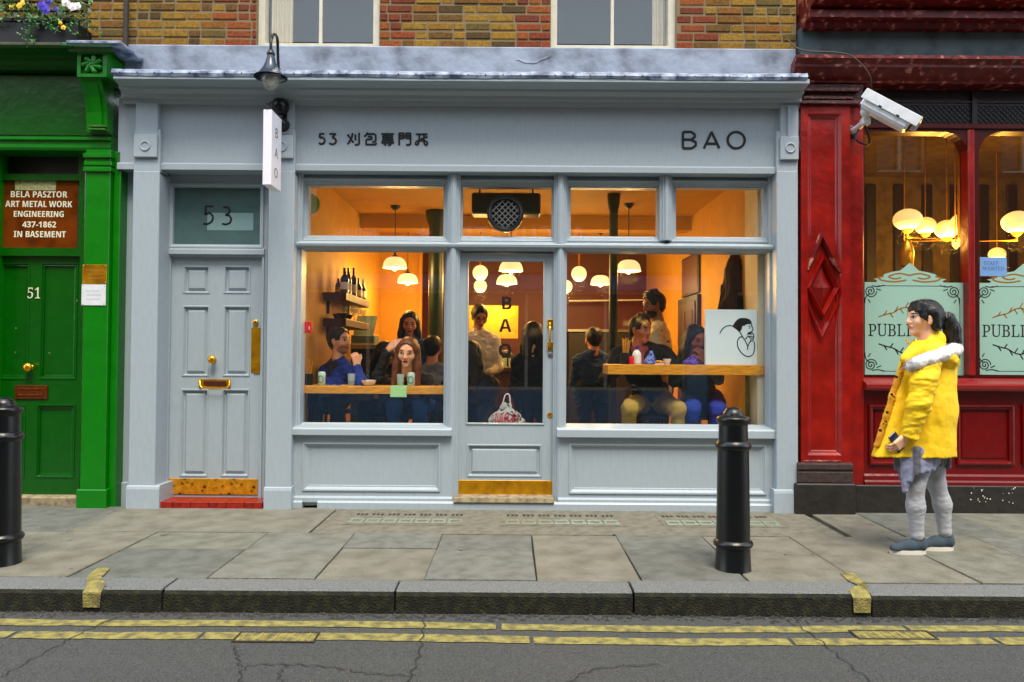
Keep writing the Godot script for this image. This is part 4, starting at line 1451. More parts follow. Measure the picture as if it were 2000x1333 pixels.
	for glyph in [
		[[Vector2(-1.5797, 3.1186), Vector2(-1.6169, 3.1184), Vector2(-1.6189, 3.0841)], [Vector2(-1.6189, 3.0853), Vector2(-1.5979, 3.0892), Vector2(-1.5792, 3.0762), Vector2(-1.5758, 3.0563), Vector2(-1.588, 3.0363), Vector2(-1.6096, 3.0324), Vector2(-1.6253, 3.0422)]],
		[[Vector2(-1.5375, 3.1189), Vector2(-1.4866, 3.1193), Vector2(-1.5142, 3.0867)], [Vector2(-1.5142, 3.0867), Vector2(-1.4924, 3.0806), Vector2(-1.481, 3.0632), Vector2(-1.4858, 3.0432), Vector2(-1.5042, 3.0319), Vector2(-1.5228, 3.0336), Vector2(-1.5378, 3.0429)]],
		[[Vector2(-1.3861, 3.115), Vector2(-1.337, 3.0468)], [Vector2(-1.3428, 3.1265), Vector2(-1.3547, 3.0816), Vector2(-1.3833, 3.0327)], [Vector2(-1.3204, 3.1155), Vector2(-1.3198, 3.0643)], [Vector2(-1.2895, 3.13), Vector2(-1.2886, 3.0396), Vector2(-1.2984, 3.029), Vector2(-1.3244, 3.0288)]],
		[[Vector2(-1.2189, 3.1324), Vector2(-1.231, 3.1117), Vector2(-1.2476, 3.096)], [Vector2(-1.2287, 3.1199), Vector2(-1.1642, 3.1203), Vector2(-1.1517, 3.1104), Vector2(-1.1512, 3.0655), Vector2(-1.1622, 3.0542), Vector2(-1.1789, 3.0529)], [Vector2(-1.2166, 3.0975), Vector2(-1.1838, 3.0977), Vector2(-1.1835, 3.0753), Vector2(-1.2288, 3.075)], [Vector2(-1.2306, 3.0737), Vector2(-1.2302, 3.0313), Vector2(-1.1539, 3.0318), Vector2(-1.1423, 3.0456)]],
		[[Vector2(-1.1046, 3.1207), Vector2(-0.9967, 3.1215)], [Vector2(-1.0508, 3.1298), Vector2(-1.0501, 3.065)], [Vector2(-1.0884, 3.1071), Vector2(-1.0127, 3.1077), Vector2(-1.0124, 3.074)], [Vector2(-1.0884, 3.1071), Vector2(-1.088, 3.0735), Vector2(-1.0124, 3.074)], [Vector2(-1.0882, 3.0903), Vector2(-1.0125, 3.0908)], [Vector2(-1.1003, 3.0621), Vector2(-1.0011, 3.0666)], [Vector2(-1.1039, 3.0478), Vector2(-0.996, 3.0485)], [Vector2(-1.0234, 3.0602), Vector2(-1.0232, 3.0365), Vector2(-1.033, 3.0271), Vector2(-1.0485, 3.0288)], [Vector2(-1.0802, 3.0373), Vector2(-1.064, 3.025)]],
		[[Vector2(-0.9542, 3.027), Vector2(-0.9552, 3.128), Vector2(-0.9162, 3.1283), Vector2(-0.9158, 3.0859)], [Vector2(-0.9548, 3.0856), Vector2(-0.9158, 3.0859)], [Vector2(-0.955, 3.1068), Vector2(-0.916, 3.1071)], [Vector2(-0.8972, 3.086), Vector2(-0.8976, 3.1284), Vector2(-0.8604, 3.1287), Vector2(-0.8595, 3.0414), Vector2(-0.8693, 3.0307), Vector2(-0.8966, 3.0305)], [Vector2(-0.8972, 3.086), Vector2(-0.8599, 3.0863)], [Vector2(-0.8974, 3.1072), Vector2(-0.8602, 3.1075)]],
		[[Vector2(-0.8169, 3.1203), Vector2(-0.7176, 3.1209)], [Vector2(-0.7871, 3.1205), Vector2(-0.7866, 3.0681), Vector2(-0.7962, 3.0368), Vector2(-0.8098, 3.0293), Vector2(-0.8186, 3.0417), Vector2(-0.8101, 3.0604), Vector2(-0.7854, 3.0681), Vector2(-0.7482, 3.0684)], [Vector2(-0.7487, 3.127), Vector2(-0.7481, 3.059), Vector2(-0.7404, 3.0323), Vector2(-0.7242, 3.0299), Vector2(-0.7157, 3.0461), Vector2(-0.7295, 3.0623), Vector2(-0.7482, 3.0696)], [Vector2(-0.7484, 3.0958), Vector2(-0.7174, 3.096)], [Vector2(-0.7756, 3.0831), Vector2(-0.7483, 3.0833)]]]:
		st = S()
		strokes(st, glyph, 0.0155, zz, 0.004)
		part("letter", st, M.ink, o)
	st = S()
	strokes(st, [[Vector2(1.4165, 3.1558), Vector2(1.4169, 3.0182)], [Vector2(1.4165, 3.1558), Vector2(1.485, 3.1563), Vector2(1.515, 3.135), Vector2(1.515, 3.1135), Vector2(1.4851, 3.0918), Vector2(1.4167, 3.0913)], [Vector2(1.4851, 3.0918), Vector2(1.5237, 3.0705), Vector2(1.5237, 3.0404), Vector2(1.4896, 3.0187), Vector2(1.4169, 3.0182)]], W, zz, 0.004)
	part("letter", st, M.ink, o)
	st = S()
	strokes(st, [[Vector2(1.5922, 3.0194), Vector2(1.6561, 3.1575), Vector2(1.7205, 3.0203)], [Vector2(1.6135, 3.0583), Vector2(1.699, 3.0589)]], W, zz, 0.004)
	part("letter", st, M.ink, o)
	st = S()
	var oc: Vector2 = Vector2(1.8615, 3.0901)
	strokes(st, [ring2d(oc, 0.071, 0.069, 36)], W, zz, 0.004)
	part("letter", st, M.ink, o)

# ---------------------------------------------------------------- the green house, number 51
func green_house() -> void:
	var o := thing("green_house_front", "glossy green painted house front with panelled door and name board", "house front")
	var g: Material = M.green_paint
	var k: Material = M.dark_green_paint
	var st := S()
	# body of the house above
	st = S()
	bx(st, -12.0, -3.6353 - 0.01, 3.5, 11.0, -0.5, -0.14)
	part("wall", st, M["stock_brick_7"], o)
	var r4 := RandomNumberGenerator.new()
	r4.seed = 19
	var y: float = 3.8903
	var row := 0
	while y < 4.9:
		var x: float = -5.2 - (0.11 if row % 2 else 0.0)
		var R: float = -3.6353 - 0.01
		while x < R:
			var bw := 0.215 if r4.randf() < 0.6 else 0.102
			var s := S()
			bx(s, x + 0.005, minf(x + bw, R) - 0.005, y + 0.005, y + 0.066, -0.2, -0.12 + r4.randf_range(-0.004, 0.004), 0.006)
			if minf(x + bw, R) - x > 0.03:
				part("brick", s, M["stock_brick_%d" % [3, 5, 7, 7, 1][r4.randi_range(0, 4)]], o)
			x += bw + 0.002
		y += 0.0755
		row += 1
	# fascia and cornice
	st = S()
	bx(st, -5.4, -3.3547, 3.0981, 3.6, -0.4, -0.02)
	part("fascia_board", st, k, o)
	st = S()
	var c0: float = 3.6245
	bar(st, -5.4, -3.5447, [[-0.1, c0], [0.05, c0], [0.06, c0 + 0.03], [0.1, c0 + 0.05], [0.11, c0 + 0.08], [0.2, c0 + 0.1], [0.26, 3.7245], [0.27, 3.7371], [0.27, 3.7578], [-0.1, 3.7578 + 0.01]])
	part("cornice", st, k, o)
	st = S()
	bx(st, -5.4, -3.5745, 3.7372, 3.7619, -0.1, 0.278, 0.004)
	part("lead_edge", st, mat("mossy_lead", Color(0.3, 0.33, 0.22), 0.8, "patch", 0.3), o)
	# console bracket with a carved flower
	st = S()
	var bxr := [-3.5321, -3.2922, 3.5064, 3.7148]
	pierced(st, bxr, [[-3.5032, -3.3253, 3.5314, 3.6898]], 0.19, 0.22)
	bx(st, bxr[0], bxr[1], bxr[2], bxr[3], -0.05, 0.19)
	var prof := [[-0.05, bxr[2]], [0.19, bxr[2]], [0.17, bxr[2] - 0.05], [0.12, bxr[2] - 0.13], [0.09, bxr[2] - 0.25], [0.075, 3.0982], [-0.05, 3.0982]]
	bar(st, -3.5277, -3.3549, prof)
	var con := part("console", st, g, o)
	st = S()
	bar(st, -3.4745, -3.3905, [[-0.04, bxr[2] - 0.02], [0.185, bxr[2] - 0.03], [0.135, bxr[2] - 0.13], [0.105, bxr[2] - 0.25], [0.09, 3.1208], [-0.04, 3.1208]])
	part("rib", st, g, con)
	for yy in [3.139, 3.1136]:
		st = S()
		bx(st, -3.4902, -3.3554, yy - 0.008, yy + 0.008, 0.0, 0.115, 0.003)
		part("bead", st, mat("worn_green", Color(0.2, 0.42, 0.05), 0.4, "patch", 0.2), con)
	var fc: Vector3 = Vector3(-3.4142, 3.6106, 0.22)
	for i in 7:
		st = S()
		var a := TAU * i / 7.0
		flesh(st, [limb(fc + Vector3(cos(a), sin(a), -0.1) * 0.022, fc + Vector3(cos(a + 0.5) * 0.066, sin(a + 0.5) * 0.06, -0.012), 0.015, 0.023, Color.WHITE, 0.012)], 0.008, Vector3.ZERO)
		part("petal", st, g, con)
	st = S()
	ball(st, fc + Vector3(0, 0, -0.005), 0.022)
	part("flower_heart", st, g, con)
	# cap over the bracket, turning the corner
	st = S()
	var cap := [3.7069, 3.7531]
	bar(st, -3.5463, -3.2889, [[-0.1, cap[0]], [0.22, cap[0]], [0.24, cap[0] + 0.02], [0.29, cap[0] + 0.05], [0.31, cap[1] - 0.03], [0.31, cap[1] - 0.015], [-0.1, cap[1]]], 0.16, 0.16)
	part("cap", st, k, o)
	st = S()
	bx(st, -3.5714, -3.1309, cap[1] - 0.016, cap[1] + 0.012, -0.12, 0.318, 0.006)
	part("lead_cap", st, M.lead, o)
	# mouldings under the fascia
	st = S()
	var m0: float = 2.9603
	bar(st, -5.4, -3.3523, [[-0.3, m0], [0.02, m0], [0.03, m0 + 0.02], [0.03, m0 + 0.045], [0.015, m0 + 0.05], [0.015, m0 + 0.075], [0.04, m0 + 0.085], [0.04, m0 + 0.11], [-0.02, m0 + 0.125], [-0.3, m0 + 0.125]])
	part("architrave", st, g, o)
	# pilasters
	for p in [[-3.5447, -3.338], [-4.62, -4.4092]]:
		var s := S()
		bx(s, p[0], p[1], -0.03, m0 + 0.002, -0.3, 0.05, 0.006)
		for yb in [[2.9098, 0.075], [2.7951, 0.072], [2.8461, 0.062]]:
			bx(s, p[0] - 0.012, p[1] + 0.014, yb[0] - 0.022, yb[0] + 0.018, -0.1, yb[1], 0.006)
		bx(s, p[1], p[1] + 0.06, -0.03, m0 + 0.002, -0.3, 0.0, 0.006)
		bx(s, p[0] - 0.02, p[1] + 0.02, -0.03, 0.155, -0.3, 0.07, 0.008)
		part("pilaster", s, g, o)
	st = S()
	bx(st, -5.4, -4.62, -0.03, m0, -0.3, -0.02)
	part("side_boarding", st, k, o)
	# fanlight: recess shade painted on the panel above, brick reflection on the name board
	var z := -0.12
	st = S()
	pierced(st, [-4.553, -3.6426, -0.0027, 3.012], [[-4.5647, -3.6983, 2.7932, 2.9682], [-4.5557, -3.6905, 2.1648, 2.7407], [-4.4999, -3.6731, -0.0242, 2.0952]], -0.3, z)
	part("door_frame", st, k, o)
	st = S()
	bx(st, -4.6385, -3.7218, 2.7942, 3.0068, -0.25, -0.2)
	part("blind_panel", st, mat("recess_shade_green", Color(0.02, 0.09, 0.045), 0.4), o)  # shade of the recess put into this darker green
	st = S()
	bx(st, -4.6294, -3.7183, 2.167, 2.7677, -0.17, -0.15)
	var fan := part("name_board", st, mat("reflected_brick_glass", Color(0.44, 0.20, 0.035), 0.12, "patch", 1.2), o)  # amber is the reflected brick opposite, put into the glass colour
	fan.set_meta("label", "glass over the door coloured as reflected brick with cream lettering")
	st = S()
	bx(st, -4.2541, -3.9044, 2.6602, 2.7524, -0.15, -0.147, 0.001)
	part("blank_label", st, mat("cream_card", Color(0.72, 0.70, 0.45), 0.6, "patch", 0.15), fan)
	var ln := [["BELA PASZTOR", 380, 75, 0.052, 111], ["ART METAL WORK", 399, 75, 0.052, 131], ["ENGINEERING", 418, 75, 0.05, 98], ["437-1862", 439, 76, 0.05, 66], ["IN BASEMENT", 458, 77, 0.052, 102]]
	var ys := [Vector3(-4.0508, 2.625, -0.149), Vector3(-4.0492, 2.5417, -0.149), Vector3(-4.0476, 2.4562, -0.149), Vector3(-4.0414, 2.3664, -0.149), Vector3(-4.0355, 2.2833, -0.149)]
	for i in 5:
		var t := text("lettering", ln[i][0], ys[i], ln[i][3], M.cream_ink, fan, "Droid Sans", true, 0.002)
		var wide: float = ln[i][4] * 6.53 / 1500.0
		t.scale.x = wide / maxf(t.mesh.get_aabb().size.x, 0.01)
	# door leaf
	st = S()
	var dz := -0.16
	var panels := [[-4.4772, -4.1283, 1.0554, 2.0289], [-4.0148, -3.7182, 1.0584, 2.032], [-4.4648, -4.143, 0.2217, 0.8204], [-4.03, -3.7212, 0.2247, 0.8234]]
	pierced(st, [-4.5458, -3.6877, 0.0284, 2.1133], panels, -0.22, dz)
	var door := part("panelled_door", st, k, o)
	for p in panels:
		var s := S()
		moulding(s, p, [[-0.012, dz], [-0.01, dz + 0.006], [0.0, dz + 0.006], [0.008, dz - 0.006], [0.016, dz - 0.004], [0.02, dz - 0.018], [0.03, dz - 0.02], [0.3, dz - 0.02]])
		part("door_panel", s, k, door)
	st = S()
	lathe(st, Vector3(-4.09, 1.1483, -0.16), [[0.022, 0.0], [0.022, 0.008], [0.013, 0.014], [0.013, 0.03], [0.032, 0.038], [0.04, 0.052], [0.037, 0.068], [0.02, 0.08], [0.0001, 0.082]], Vector3.BACK, 8)
	part("knob", st, M.polished_brass, door)
	st = S()
	bx(st, -4.2231, -3.9449, 0.8791, 0.9963, dz, dz + 0.012, 0.003)
	part("letter_plate", st, mat("copper", Color(0.5, 0.24, 0.07), 0.35, "patch", 0.2, 0.6), door)
	st = S()
	moulding(st, [-4.197, -3.971, 0.9051, 0.9702], [[0.0, dz + 0.012], [0.004, dz + 0.017], [0.01, dz + 0.017], [0.014, dz + 0.0125], [0.03, dz + 0.0125]])
	part("letter_flap", st, M.copper, door)
	text("numeral", "51", Vector3(-4.0774, 1.7807, -0.155), 0.092, M.cream_ink, door, "Droid Serif", false, 0.004, 0.85)
	for c in [Vector3(-4.2291, 1.4785, -0.156), Vector3(-4.2294, 1.2736, -0.156), Vector3(-3.9374, 1.2713, -0.156), Vector3(-3.6843, 1.7147, -0.11)]:
		st = S()
		lathe(st, c, [[0.008, 0.0], [0.006, 0.004], [0.0001, 0.005]], Vector3.BACK, 8)
		part("screw", st, M.steel, door)
	st = S()
	bx(st, -4.75, -3.6191, -0.03, 0.07, -0.3, -0.06, 0.012)
	part("door_step", st, M.step_stone, o)
	# brass and white plates on the pilaster
	for q in [[[-3.5524, -3.3496, 1.8439, 2.0047], M.brass, "brass_plate"], [[-3.5556, -3.3551, 1.6663, 1.8396], M.white_enamel, "white_plate"]]:
		st = S()
		bx(st, q[0][0], q[0][1], q[0][2], q[0][3], 0.05, 0.057, 0.002)
		var pl := part(q[2], st, q[1], o)
		for i in 4:
			st = S()
			lathe(st, Vector3(q[0][i % 2] + (0.012 if i % 2 == 0 else -0.012), q[0][2 + i / 2] + (0.012 if i / 2 == 0 else -0.012), 0.057), [[0.005, 0.0], [0.003, 0.002], [0.0001, 0.0025]], Vector3.BACK, 8)
			part("screw", st, M.steel, pl)
		for i in 3:
			st = S()
			var yy: float = lerpf(q[0][3], q[0][2], 0.3 + 0.2 * i)
			var x: float = q[0][0] + 0.04 + 0.01 * (i % 2)
			while x < q[0][1] - 0.045:
				var w := 0.006 + 0.008 * absf(sin(x * 431.0))
				bx(st, x, x + w, yy - 0.004, yy + 0.004, 0.057, 0.0578)
				x += w + 0.005
			part("engraved_line", st, mat("engraving_%s" % q[2], Color(0.62, 0.42, 0.1) if q[2] == "brass_plate" else Color(0.68, 0.7, 0.74), 0.6), pl)
	# ---- window box above
	var b := thing("flower_box", "black window box of trailing plants on the green cornice", "planter", Vector3(-4.6, 3.7946, 0.1))
	var yb: float = 3.7781 + 0.012
	b.position = Vector3.ZERO
	st = S()
	pierced(st, [-5.2, -3.5403, yb, yb + 0.19], [], 0.18, 0.2)
	bx(st, -5.2, -3.5403, yb, yb + 0.16, 0.0, 0.18)
	bx(st, -5.2, -3.5403, yb + 0.17, yb + 0.2, 0.175, 0.212, 0.004)
	part("trough", st, mat("black_plastic", Color(0.012, 0.012, 0.014), 0.5), b)
	var r5 := RandomNumberGenerator.new()
	r5.seed = 5
	var greens := [mat("leaf_dark", Color(0.05, 0.20, 0.03), 0.5), mat("leaf_bright", Color(0.12, 0.42, 0.06), 0.5), mat("leaf_pale", Color(0.42, 0.56, 0.36), 0.5)]
	for m in greens:
		m.backlight_enabled = true
		m.backlight = Color(0.1, 0.2, 0.04)
	var leafs := [S(), S(), S()]
	var put_leaf := func(c: Vector3, size: float):
		var d := Vector3(r5.randf_range(-1, 1), r5.randf_range(-0.6, 0.8), r5.randf_range(-0.2, 1)).normalized()
		var n := Vector3(r5.randf_range(-0.6, 0.6), r5.randf_range(0.2, 1.0), r5.randf_range(0.2, 1)).normalized()
		var side := d.cross(n).normalized()
		n = side.cross(d)
		var s: SurfaceTool = leafs[[0, 0, 1, 1, 1, 2][r5.randi_range(0, 5)]]
		var tip := c + d * size
		var m := c + d * size * 0.5 - n * size * 0.08
		tri(s, c, m + side * size * 0.32, tip, n)
		tri(s, c, tip, m - side * size * 0.32, n)
	for i in 1500:
		var x := r5.randf_range(-5.1, -3.4678)
		var hump := 0.12 + 0.10 * sin(x * 7.0) + 0.06 * sin(x * 17.0)
		put_leaf.call(Vector3(x, yb + 0.13 + r5.randf() * (0.12 + hump), r5.randf_range(0.02, 0.27)), r5.randf_range(0.02, 0.05))
	for q in [[-3.9034, 0.20], [-3.915, 0.26], [-3.8778, 0.25], [-3.7182, 0.12], [-3.5532, 0.14], [-3.6973, 0.1]]:
		for i in 60:
			var t := r5.randf()
			put_leaf.call(Vector3(q[0] + 0.03 * sin(t * 9.0) + r5.randf_range(-0.025, 0.025), yb + 0.19 - t * q[1] - 0.01, 0.225 + r5.randf_range(-0.01, 0.06)), r5.randf_range(0.016, 0.03))
	for i in 3:
		var f := part(["foliage", "bright_foliage", "pale_foliage"][i], leafs[i], greens[i], b)
		f.set_meta("kind", "stuff")
	var cols := {"yellow": mat("yellow_petal", Color(0.88, 0.68, 0.02), 0.6), "purple": mat("purple_petal", Color(0.16, 0.07, 0.62), 0.6), "white": mat("white_petal", Color(0.82, 0.8, 0.8), 0.6), "blue": mat("blue_petal", Color(0.14, 0.16, 0.5), 0.6)}
	for q in [[Vector3(-4.0363, 4.0512, 0.26), "yellow", 0.024], [Vector3(-3.9724, 4.0595, 0.27), "yellow", 0.024], [Vector3(-3.9481, 4.0804, 0.27), "yellow", 0.022], [Vector3(-3.7874, 4.0567, 0.27), "purple", 0.036], [Vector3(-3.7518, 4.0192, 0.28), "purple", 0.034], [Vector3(-3.7366, 4.0949, 0.26), "purple", 0.026], [Vector3(-3.6759, 4.0284, 0.27), "blue", 0.024], [Vector3(-3.5988, 4.0829, 0.27), "white", 0.032], [Vector3(-3.539, 4.0455, 0.28), "white", 0.032], [Vector3(-3.5079, 4.0586, 0.27), "white", 0.028], [Vector3(-3.6038, 3.8753, 0.29), "yellow", 0.018], [Vector3(-3.635, 3.9166, 0.28), "yellow", 0.014], [Vector3(-4.1024, 4.1469, 0.25), "white", 0.03], [Vector3(-3.8553, 4.1653, 0.25), "yellow", 0.028]]:
		var s := S()
		for i in 5:
			var a: float = TAU * i / 5.0 + q[0].x * 9.0
			var u := Vector3(cos(a), sin(a), 0.12)
			var v := Vector3(-sin(a), cos(a), 0.0)
			var c: Vector3 = q[0]
			var r: float = q[2]
			for j in 6:
				var t0 := -PI + TAU * j / 6.0
				var t1 := -PI + TAU * (j + 1) / 6.0
				tri(s, c + u * r * 0.6 + Vector3(0, 0, 0.004), c + u * r * (0.62 + 0.55 * cos(t0)) + v * r * 0.52 * sin(t0) + Vector3(0, 0, 0.002 * i), c + u * r * (0.62 + 0.55 * cos(t1)) + v * r * 0.52 * sin(t1) + Vector3(0, 0, 0.002 * i), Vector3(u.x * 0.3, u.y * 0.3 + 0.2, 1).normalized())
		part("%s_flower" % q[1], s, cols[q[1]], b)

# ---------------------------------------------------------------- the red public house
func public_house() -> void:
	var o := thing("public_house_front", "dark red painted pub front with etched windows and flaking cornice", "pub front")
	var r: Material = M.red_paint
	var st := S()
	var R := 7.5
	st = S()
	bx(st, 2.4211, R, 4.2, 11.0, -0.6, -0.12)
	part("wall", st, M["red_brick_3"], o)
	# upper cornices
	st = S()
	var y0: float = 4.0326
	bar(st, 2.429, R, [[-0.2, y0], [0.02, y0], [0.04, y0 + 0.04], [0.1, y0 + 0.06], [0.12, 4.0656], [0.16, 4.0646], [0.16, 4.1237], [0.12, 4.1505], [0.2, 4.1305 + 0.03], [0.28, 4.11 + 0.06], [0.3, 4.109 + 0.12], [-0.2, 4.109 + 0.2]])
	part("upper_cornice", st, M.red_flaking, o)
	st = S()
	bx(st, 2.4159, R, 3.8151, y0 + 0.03, -0.3, -0.04)
	part("painted_band", st, M.band_paint, o)
	st = S()
	var c: float = 3.5718
	bar(st, 2.3809, R, [[-0.25, c], [0.02, c], [0.03, c + 0.015], [0.07, 3.6092], [0.12, 3.6415], [0.15, 3.6596], [0.15, 3.6807], [0.17, 3.694], [0.2, 3.7115], [0.2, 3.7367], [-0.2, 3.745 + 0.02]], 0.2, 0.0)
	part("cornice", st, M.red_flaking, o)
	# capital of the pilaster
	st = S()
	for q in [[2.3978, 2.9178, 3.3785, 3.563, 0.02], [2.3912, 2.8656, 3.4845, 3.5186, 0.07], [2.3997, 2.8147, 3.4204, 3.4502, 0.06], [2.3789, 2.8609, 3.3746, 3.4043, 0.085]]:
		bx(st, q[0], q[1], q[2], q[3], -0.2, q[4], 0.005)
	part("capital", st, mat("dark_flaking", Color(0.62, 0.5, 0.5), 0.45, "flake", 0.5, 0.0, "bump_stone", 0.5), o)
	# pilaster with a sunk panel and a carved lozenge
	st = S()
	var pan := [2.4401, 2.7191, 0.4743, 3.303]
	var shaft := [2.3851, 2.7952, 0.3988, 3.3758]
	pierced(st, shaft, [pan], -0.3, 0.05)
	bx(st, shaft[1] + 0.001, 2.9269, 0.2, shaft[3] + 0.1, -0.3, 0.0, 0.006)
	var pil := part("pilaster", st, r, o)
	st = S()
	moulding(st, pan, [[0.0, 0.05], [0.006, 0.044], [0.02, 0.03], [0.03, 0.028], [0.04, 0.018], [0.3, 0.018]])
	part("sunk_panel", st, r, pil)
	var lz := func(called: String, outer: Array, inner: Array, z0: float, zo: float, zi: float, m: Material, closed := true):
		var s := S()
		var n := outer.size()
		for i in (n if closed else n - 1):
			var j := (i + 1) % n
			var mid: Vector2 = ((outer[i] as Vector2) + outer[j] + inner[i] + inner[j]) / 4.0
			var oo: Vector2 = (outer[i] + outer[j]) / 2.0 - mid
			var ax := func(p: Vector2, zz: float) -> Vector3: return Vector3(p.x, p.y, zz)
			var ridge_i: Vector2 = (outer[i] + inner[i]) / 2.0
			var ridge_j: Vector2 = (outer[j] + inner[j]) / 2.0
			quad(s, ax.call(outer[i], z0), ax.call(outer[j], z0), ax.call(ridge_j, zo), ax.call(ridge_i, zo), Vector3(oo.x, oo.y, 0.05))
			quad(s, ax.call(ridge_i, zo), ax.call(ridge_j, zo), ax.call(inner[j], zi), ax.call(inner[i], zi), Vector3(-oo.x, -oo.y, 0.05))
		part(called, s, m, pil)
	var O := [Vector2(2.5672, 2.1535), Vector2(2.719, 1.8579), Vector2(2.5666, 1.5861), Vector2(2.4189, 1.8558)]
	var I := [Vector2(2.5671, 2.0517), Vector2(2.6599, 1.8575), Vector2(2.5667, 1.6706), Vector2(2.4739, 1.8562)]
	lz.call("lozenge_frame", O, I, 0.018, 0.075, 0.03, r)
	lz.call("lozenge_heart", I, [Vector2(2.5669, 1.861), Vector2(2.569, 1.8568), Vector2(2.5669, 1.8526), Vector2(2.5648, 1.8568)], 0.02, 0.035, 0.055, r)
	lz.call("chevron", [Vector2(2.4233, 2.0083), Vector2(2.559, 2.3317), Vector2(2.7235, 1.9935)], [Vector2(2.4571, 1.9916), Vector2(2.5588, 2.2255), Vector2(2.6896, 1.9763)], 0.018, 0.07, 0.03, M.red_flaking, false)
	lz.call("chevron", [Vector2(2.4273, 1.695), Vector2(2.5579, 1.3917), Vector2(2.7104, 1.7139)], [Vector2(2.4611, 1.7291), Vector2(2.5622, 1.5015), Vector2(2.6766, 1.7391)], 0.018, 0.05, 0.022, r, false)
	st = S()
	var sl := [Vector2(2.4352, 0.4997), Vector2(2.6789, 0.5014), Vector2(2.7124, 0.4262), Vector2(2.4015, 0.424)]
	quad(st, Vector3(sl[0].x, sl[0].y, 0.02), Vector3(sl[1].x, sl[1].y, 0.02), Vector3(sl[2].x, sl[2].y, 0.055), Vector3(sl[3].x, sl[3].y, 0.055), Vector3(0, 1, 1))
	part("sloping_foot", st, M.red_flaking, pil)
	# stone bases
	st = S()
	bar(st, 2.3483, 2.7997, [[-0.3, 0.2558], [0.075, 0.2558], [0.075, 0.3348], [0.07, 0.3473], [0.085, 0.364], [0.085, 0.4014], [0.05, 0.4155], [-0.3, 0.4155]])
	part("base_moulding", st, mat("brown_flaking", Color(0.24, 0.17, 0.15), 0.5, "patch", 0.3, 0.0, "bump_stone", 0.5), o)
	st = S()
	bx(st, 2.324, 2.8153, -0.03, 0.2491, -0.3, 0.1, 0.01)
	bx(st, 2.8383, R, -0.03, 0.2289, -0.3, 0.03, 0.008)
	part("plinth", st, M.brown_stone, o)
	st = S()
	for i in 26:
		var p := Vector3(rng.randf_range(3.72, 4.1838), rng.randf_range(0.08, 0.22), 0.0305)
		lathe(st, p, [[rng.randf_range(0.002, 0.006), 0.0], [0.0001, 0.001]], Vector3.BACK, 6)
	part("paint_splash", st, M.paper, o)
	# grille of the cellar vent over the windows
	st = S()
	bx(st, 2.9861, R, 3.2361, 3.6299 + 0.02, -0.3, -0.14)
	var vent := part("vent_panel", st, M.ink, o)
	st = S()
	var gx: float = 3.0085
	var g0: float = 3.2891
	var g1: float = 3.4429
	for i in 70:
		var x := gx + i * 0.045
		for d in [-1.0, 1.0]:
			var a := Vector3(x, g0, -0.136)
			var b := Vector3(x + d * (g1 - g0), g1, -0.136)
			if b.x < gx:
				continue
			tube(st, [a, b], 0.0028, 0.0028, 4)
	part("lattice", st, mat("grille", Color(0.09, 0.095, 0.11), 0.5), vent)
	st = S()
	for q in [3.9331, 4.871]:
		bx(st, q - 0.022, q + 0.022, 3.2579, 3.6299, -0.2, -0.12, 0.004)
	bx(st, gx, R, g1 + 0.02, g1 + 0.03, -0.2, -0.13)
	part("vent_post", st, M.ink, vent)
	# window frames with rounded upper corners
	var holes := [[2.9562, 3.8343, 1.1376, 3.1874], [3.9204, 4.8072, 1.1443, 3.1942], [4.8933, 5.7629, 1.151, 3.201]]
	st = S()
	pierced(st, [2.9343, R, 1.1182, 3.2513], holes, -0.18, -0.05)
	bx(st, 2.9626, R, 3.2122, 3.2556, -0.2, -0.03, 0.006)
	for h in holes:
		for sgn in [-1.0, 1.0]:
			var cx: float = h[1] if sgn > 0 else h[0]
			if sgn < 0 and h == holes[0]:
				continue
			var rr := 0.2
			var pl := [Vector2(cx, h[3])]
			for i in 9:
				var a := PI / 2 * i / 8.0
				pl.append(Vector2(cx - sgn * rr + sgn * rr * cos(a), h[3] - rr + rr * sin(a)))
			slab2d(st, pl, -0.178, -0.052)
	var fr := part("window_frame", st, mat("brown_red", Color(0.24, 0.02, 0.012), 0.28, "soft", 1.0), o)
	for q in [3.8532, 4.8199]:
		st = S()
		bx(st, q - 0.028, q + 0.028, 1.1314, 3.2148, -0.15, -0.035, 0.012)
		part("mullion", st, r, fr)
	# sill and panelled stall riser
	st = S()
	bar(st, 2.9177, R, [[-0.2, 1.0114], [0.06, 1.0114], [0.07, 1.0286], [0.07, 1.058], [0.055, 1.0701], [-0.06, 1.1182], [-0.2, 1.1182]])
	part("sill", st, mat("sill_highlight_pink", Color(0.50, 0.13, 0.13), 0.16, "soft", 0.8), o)  # gloss highlight along the sill put into its colour as pink
	st = S()
	var rp := [[2.9728, 3.6284, 0.3939, 0.8867], [3.7008, 4.1734, 0.3983, 0.8911], [4.2458, 4.9015, 0.4028, 0.8956]]
	pierced(st, [2.9344, R, 0.2097, 1.0081 + 0.02], rp, -0.25, -0.02)
	var sr := part("stall_riser", st, M.red_plain, o)
	for p in rp:
		st = S()
		moulding(st, p, [[-0.004, -0.02], [-0.002, 0.0], [0.012, 0.004], [0.02, -0.012], [0.032, -0.016], [0.036, -0.034], [0.05, -0.034], [0.056, -0.028], [0.4, -0.028]])
		part("riser_panel", st, M.red_plain, sr)
	st = S()
	bar(st, 2.9237, R, [[-0.1, 0.2289], [0.02, 0.2289], [0.02, 0.2542], [0.008, 0.2679], [0.008, 0.3017], [-0.004, 0.3186], [-0.1, 0.327]])
	part("skirting", st, M.red_plain, sr)
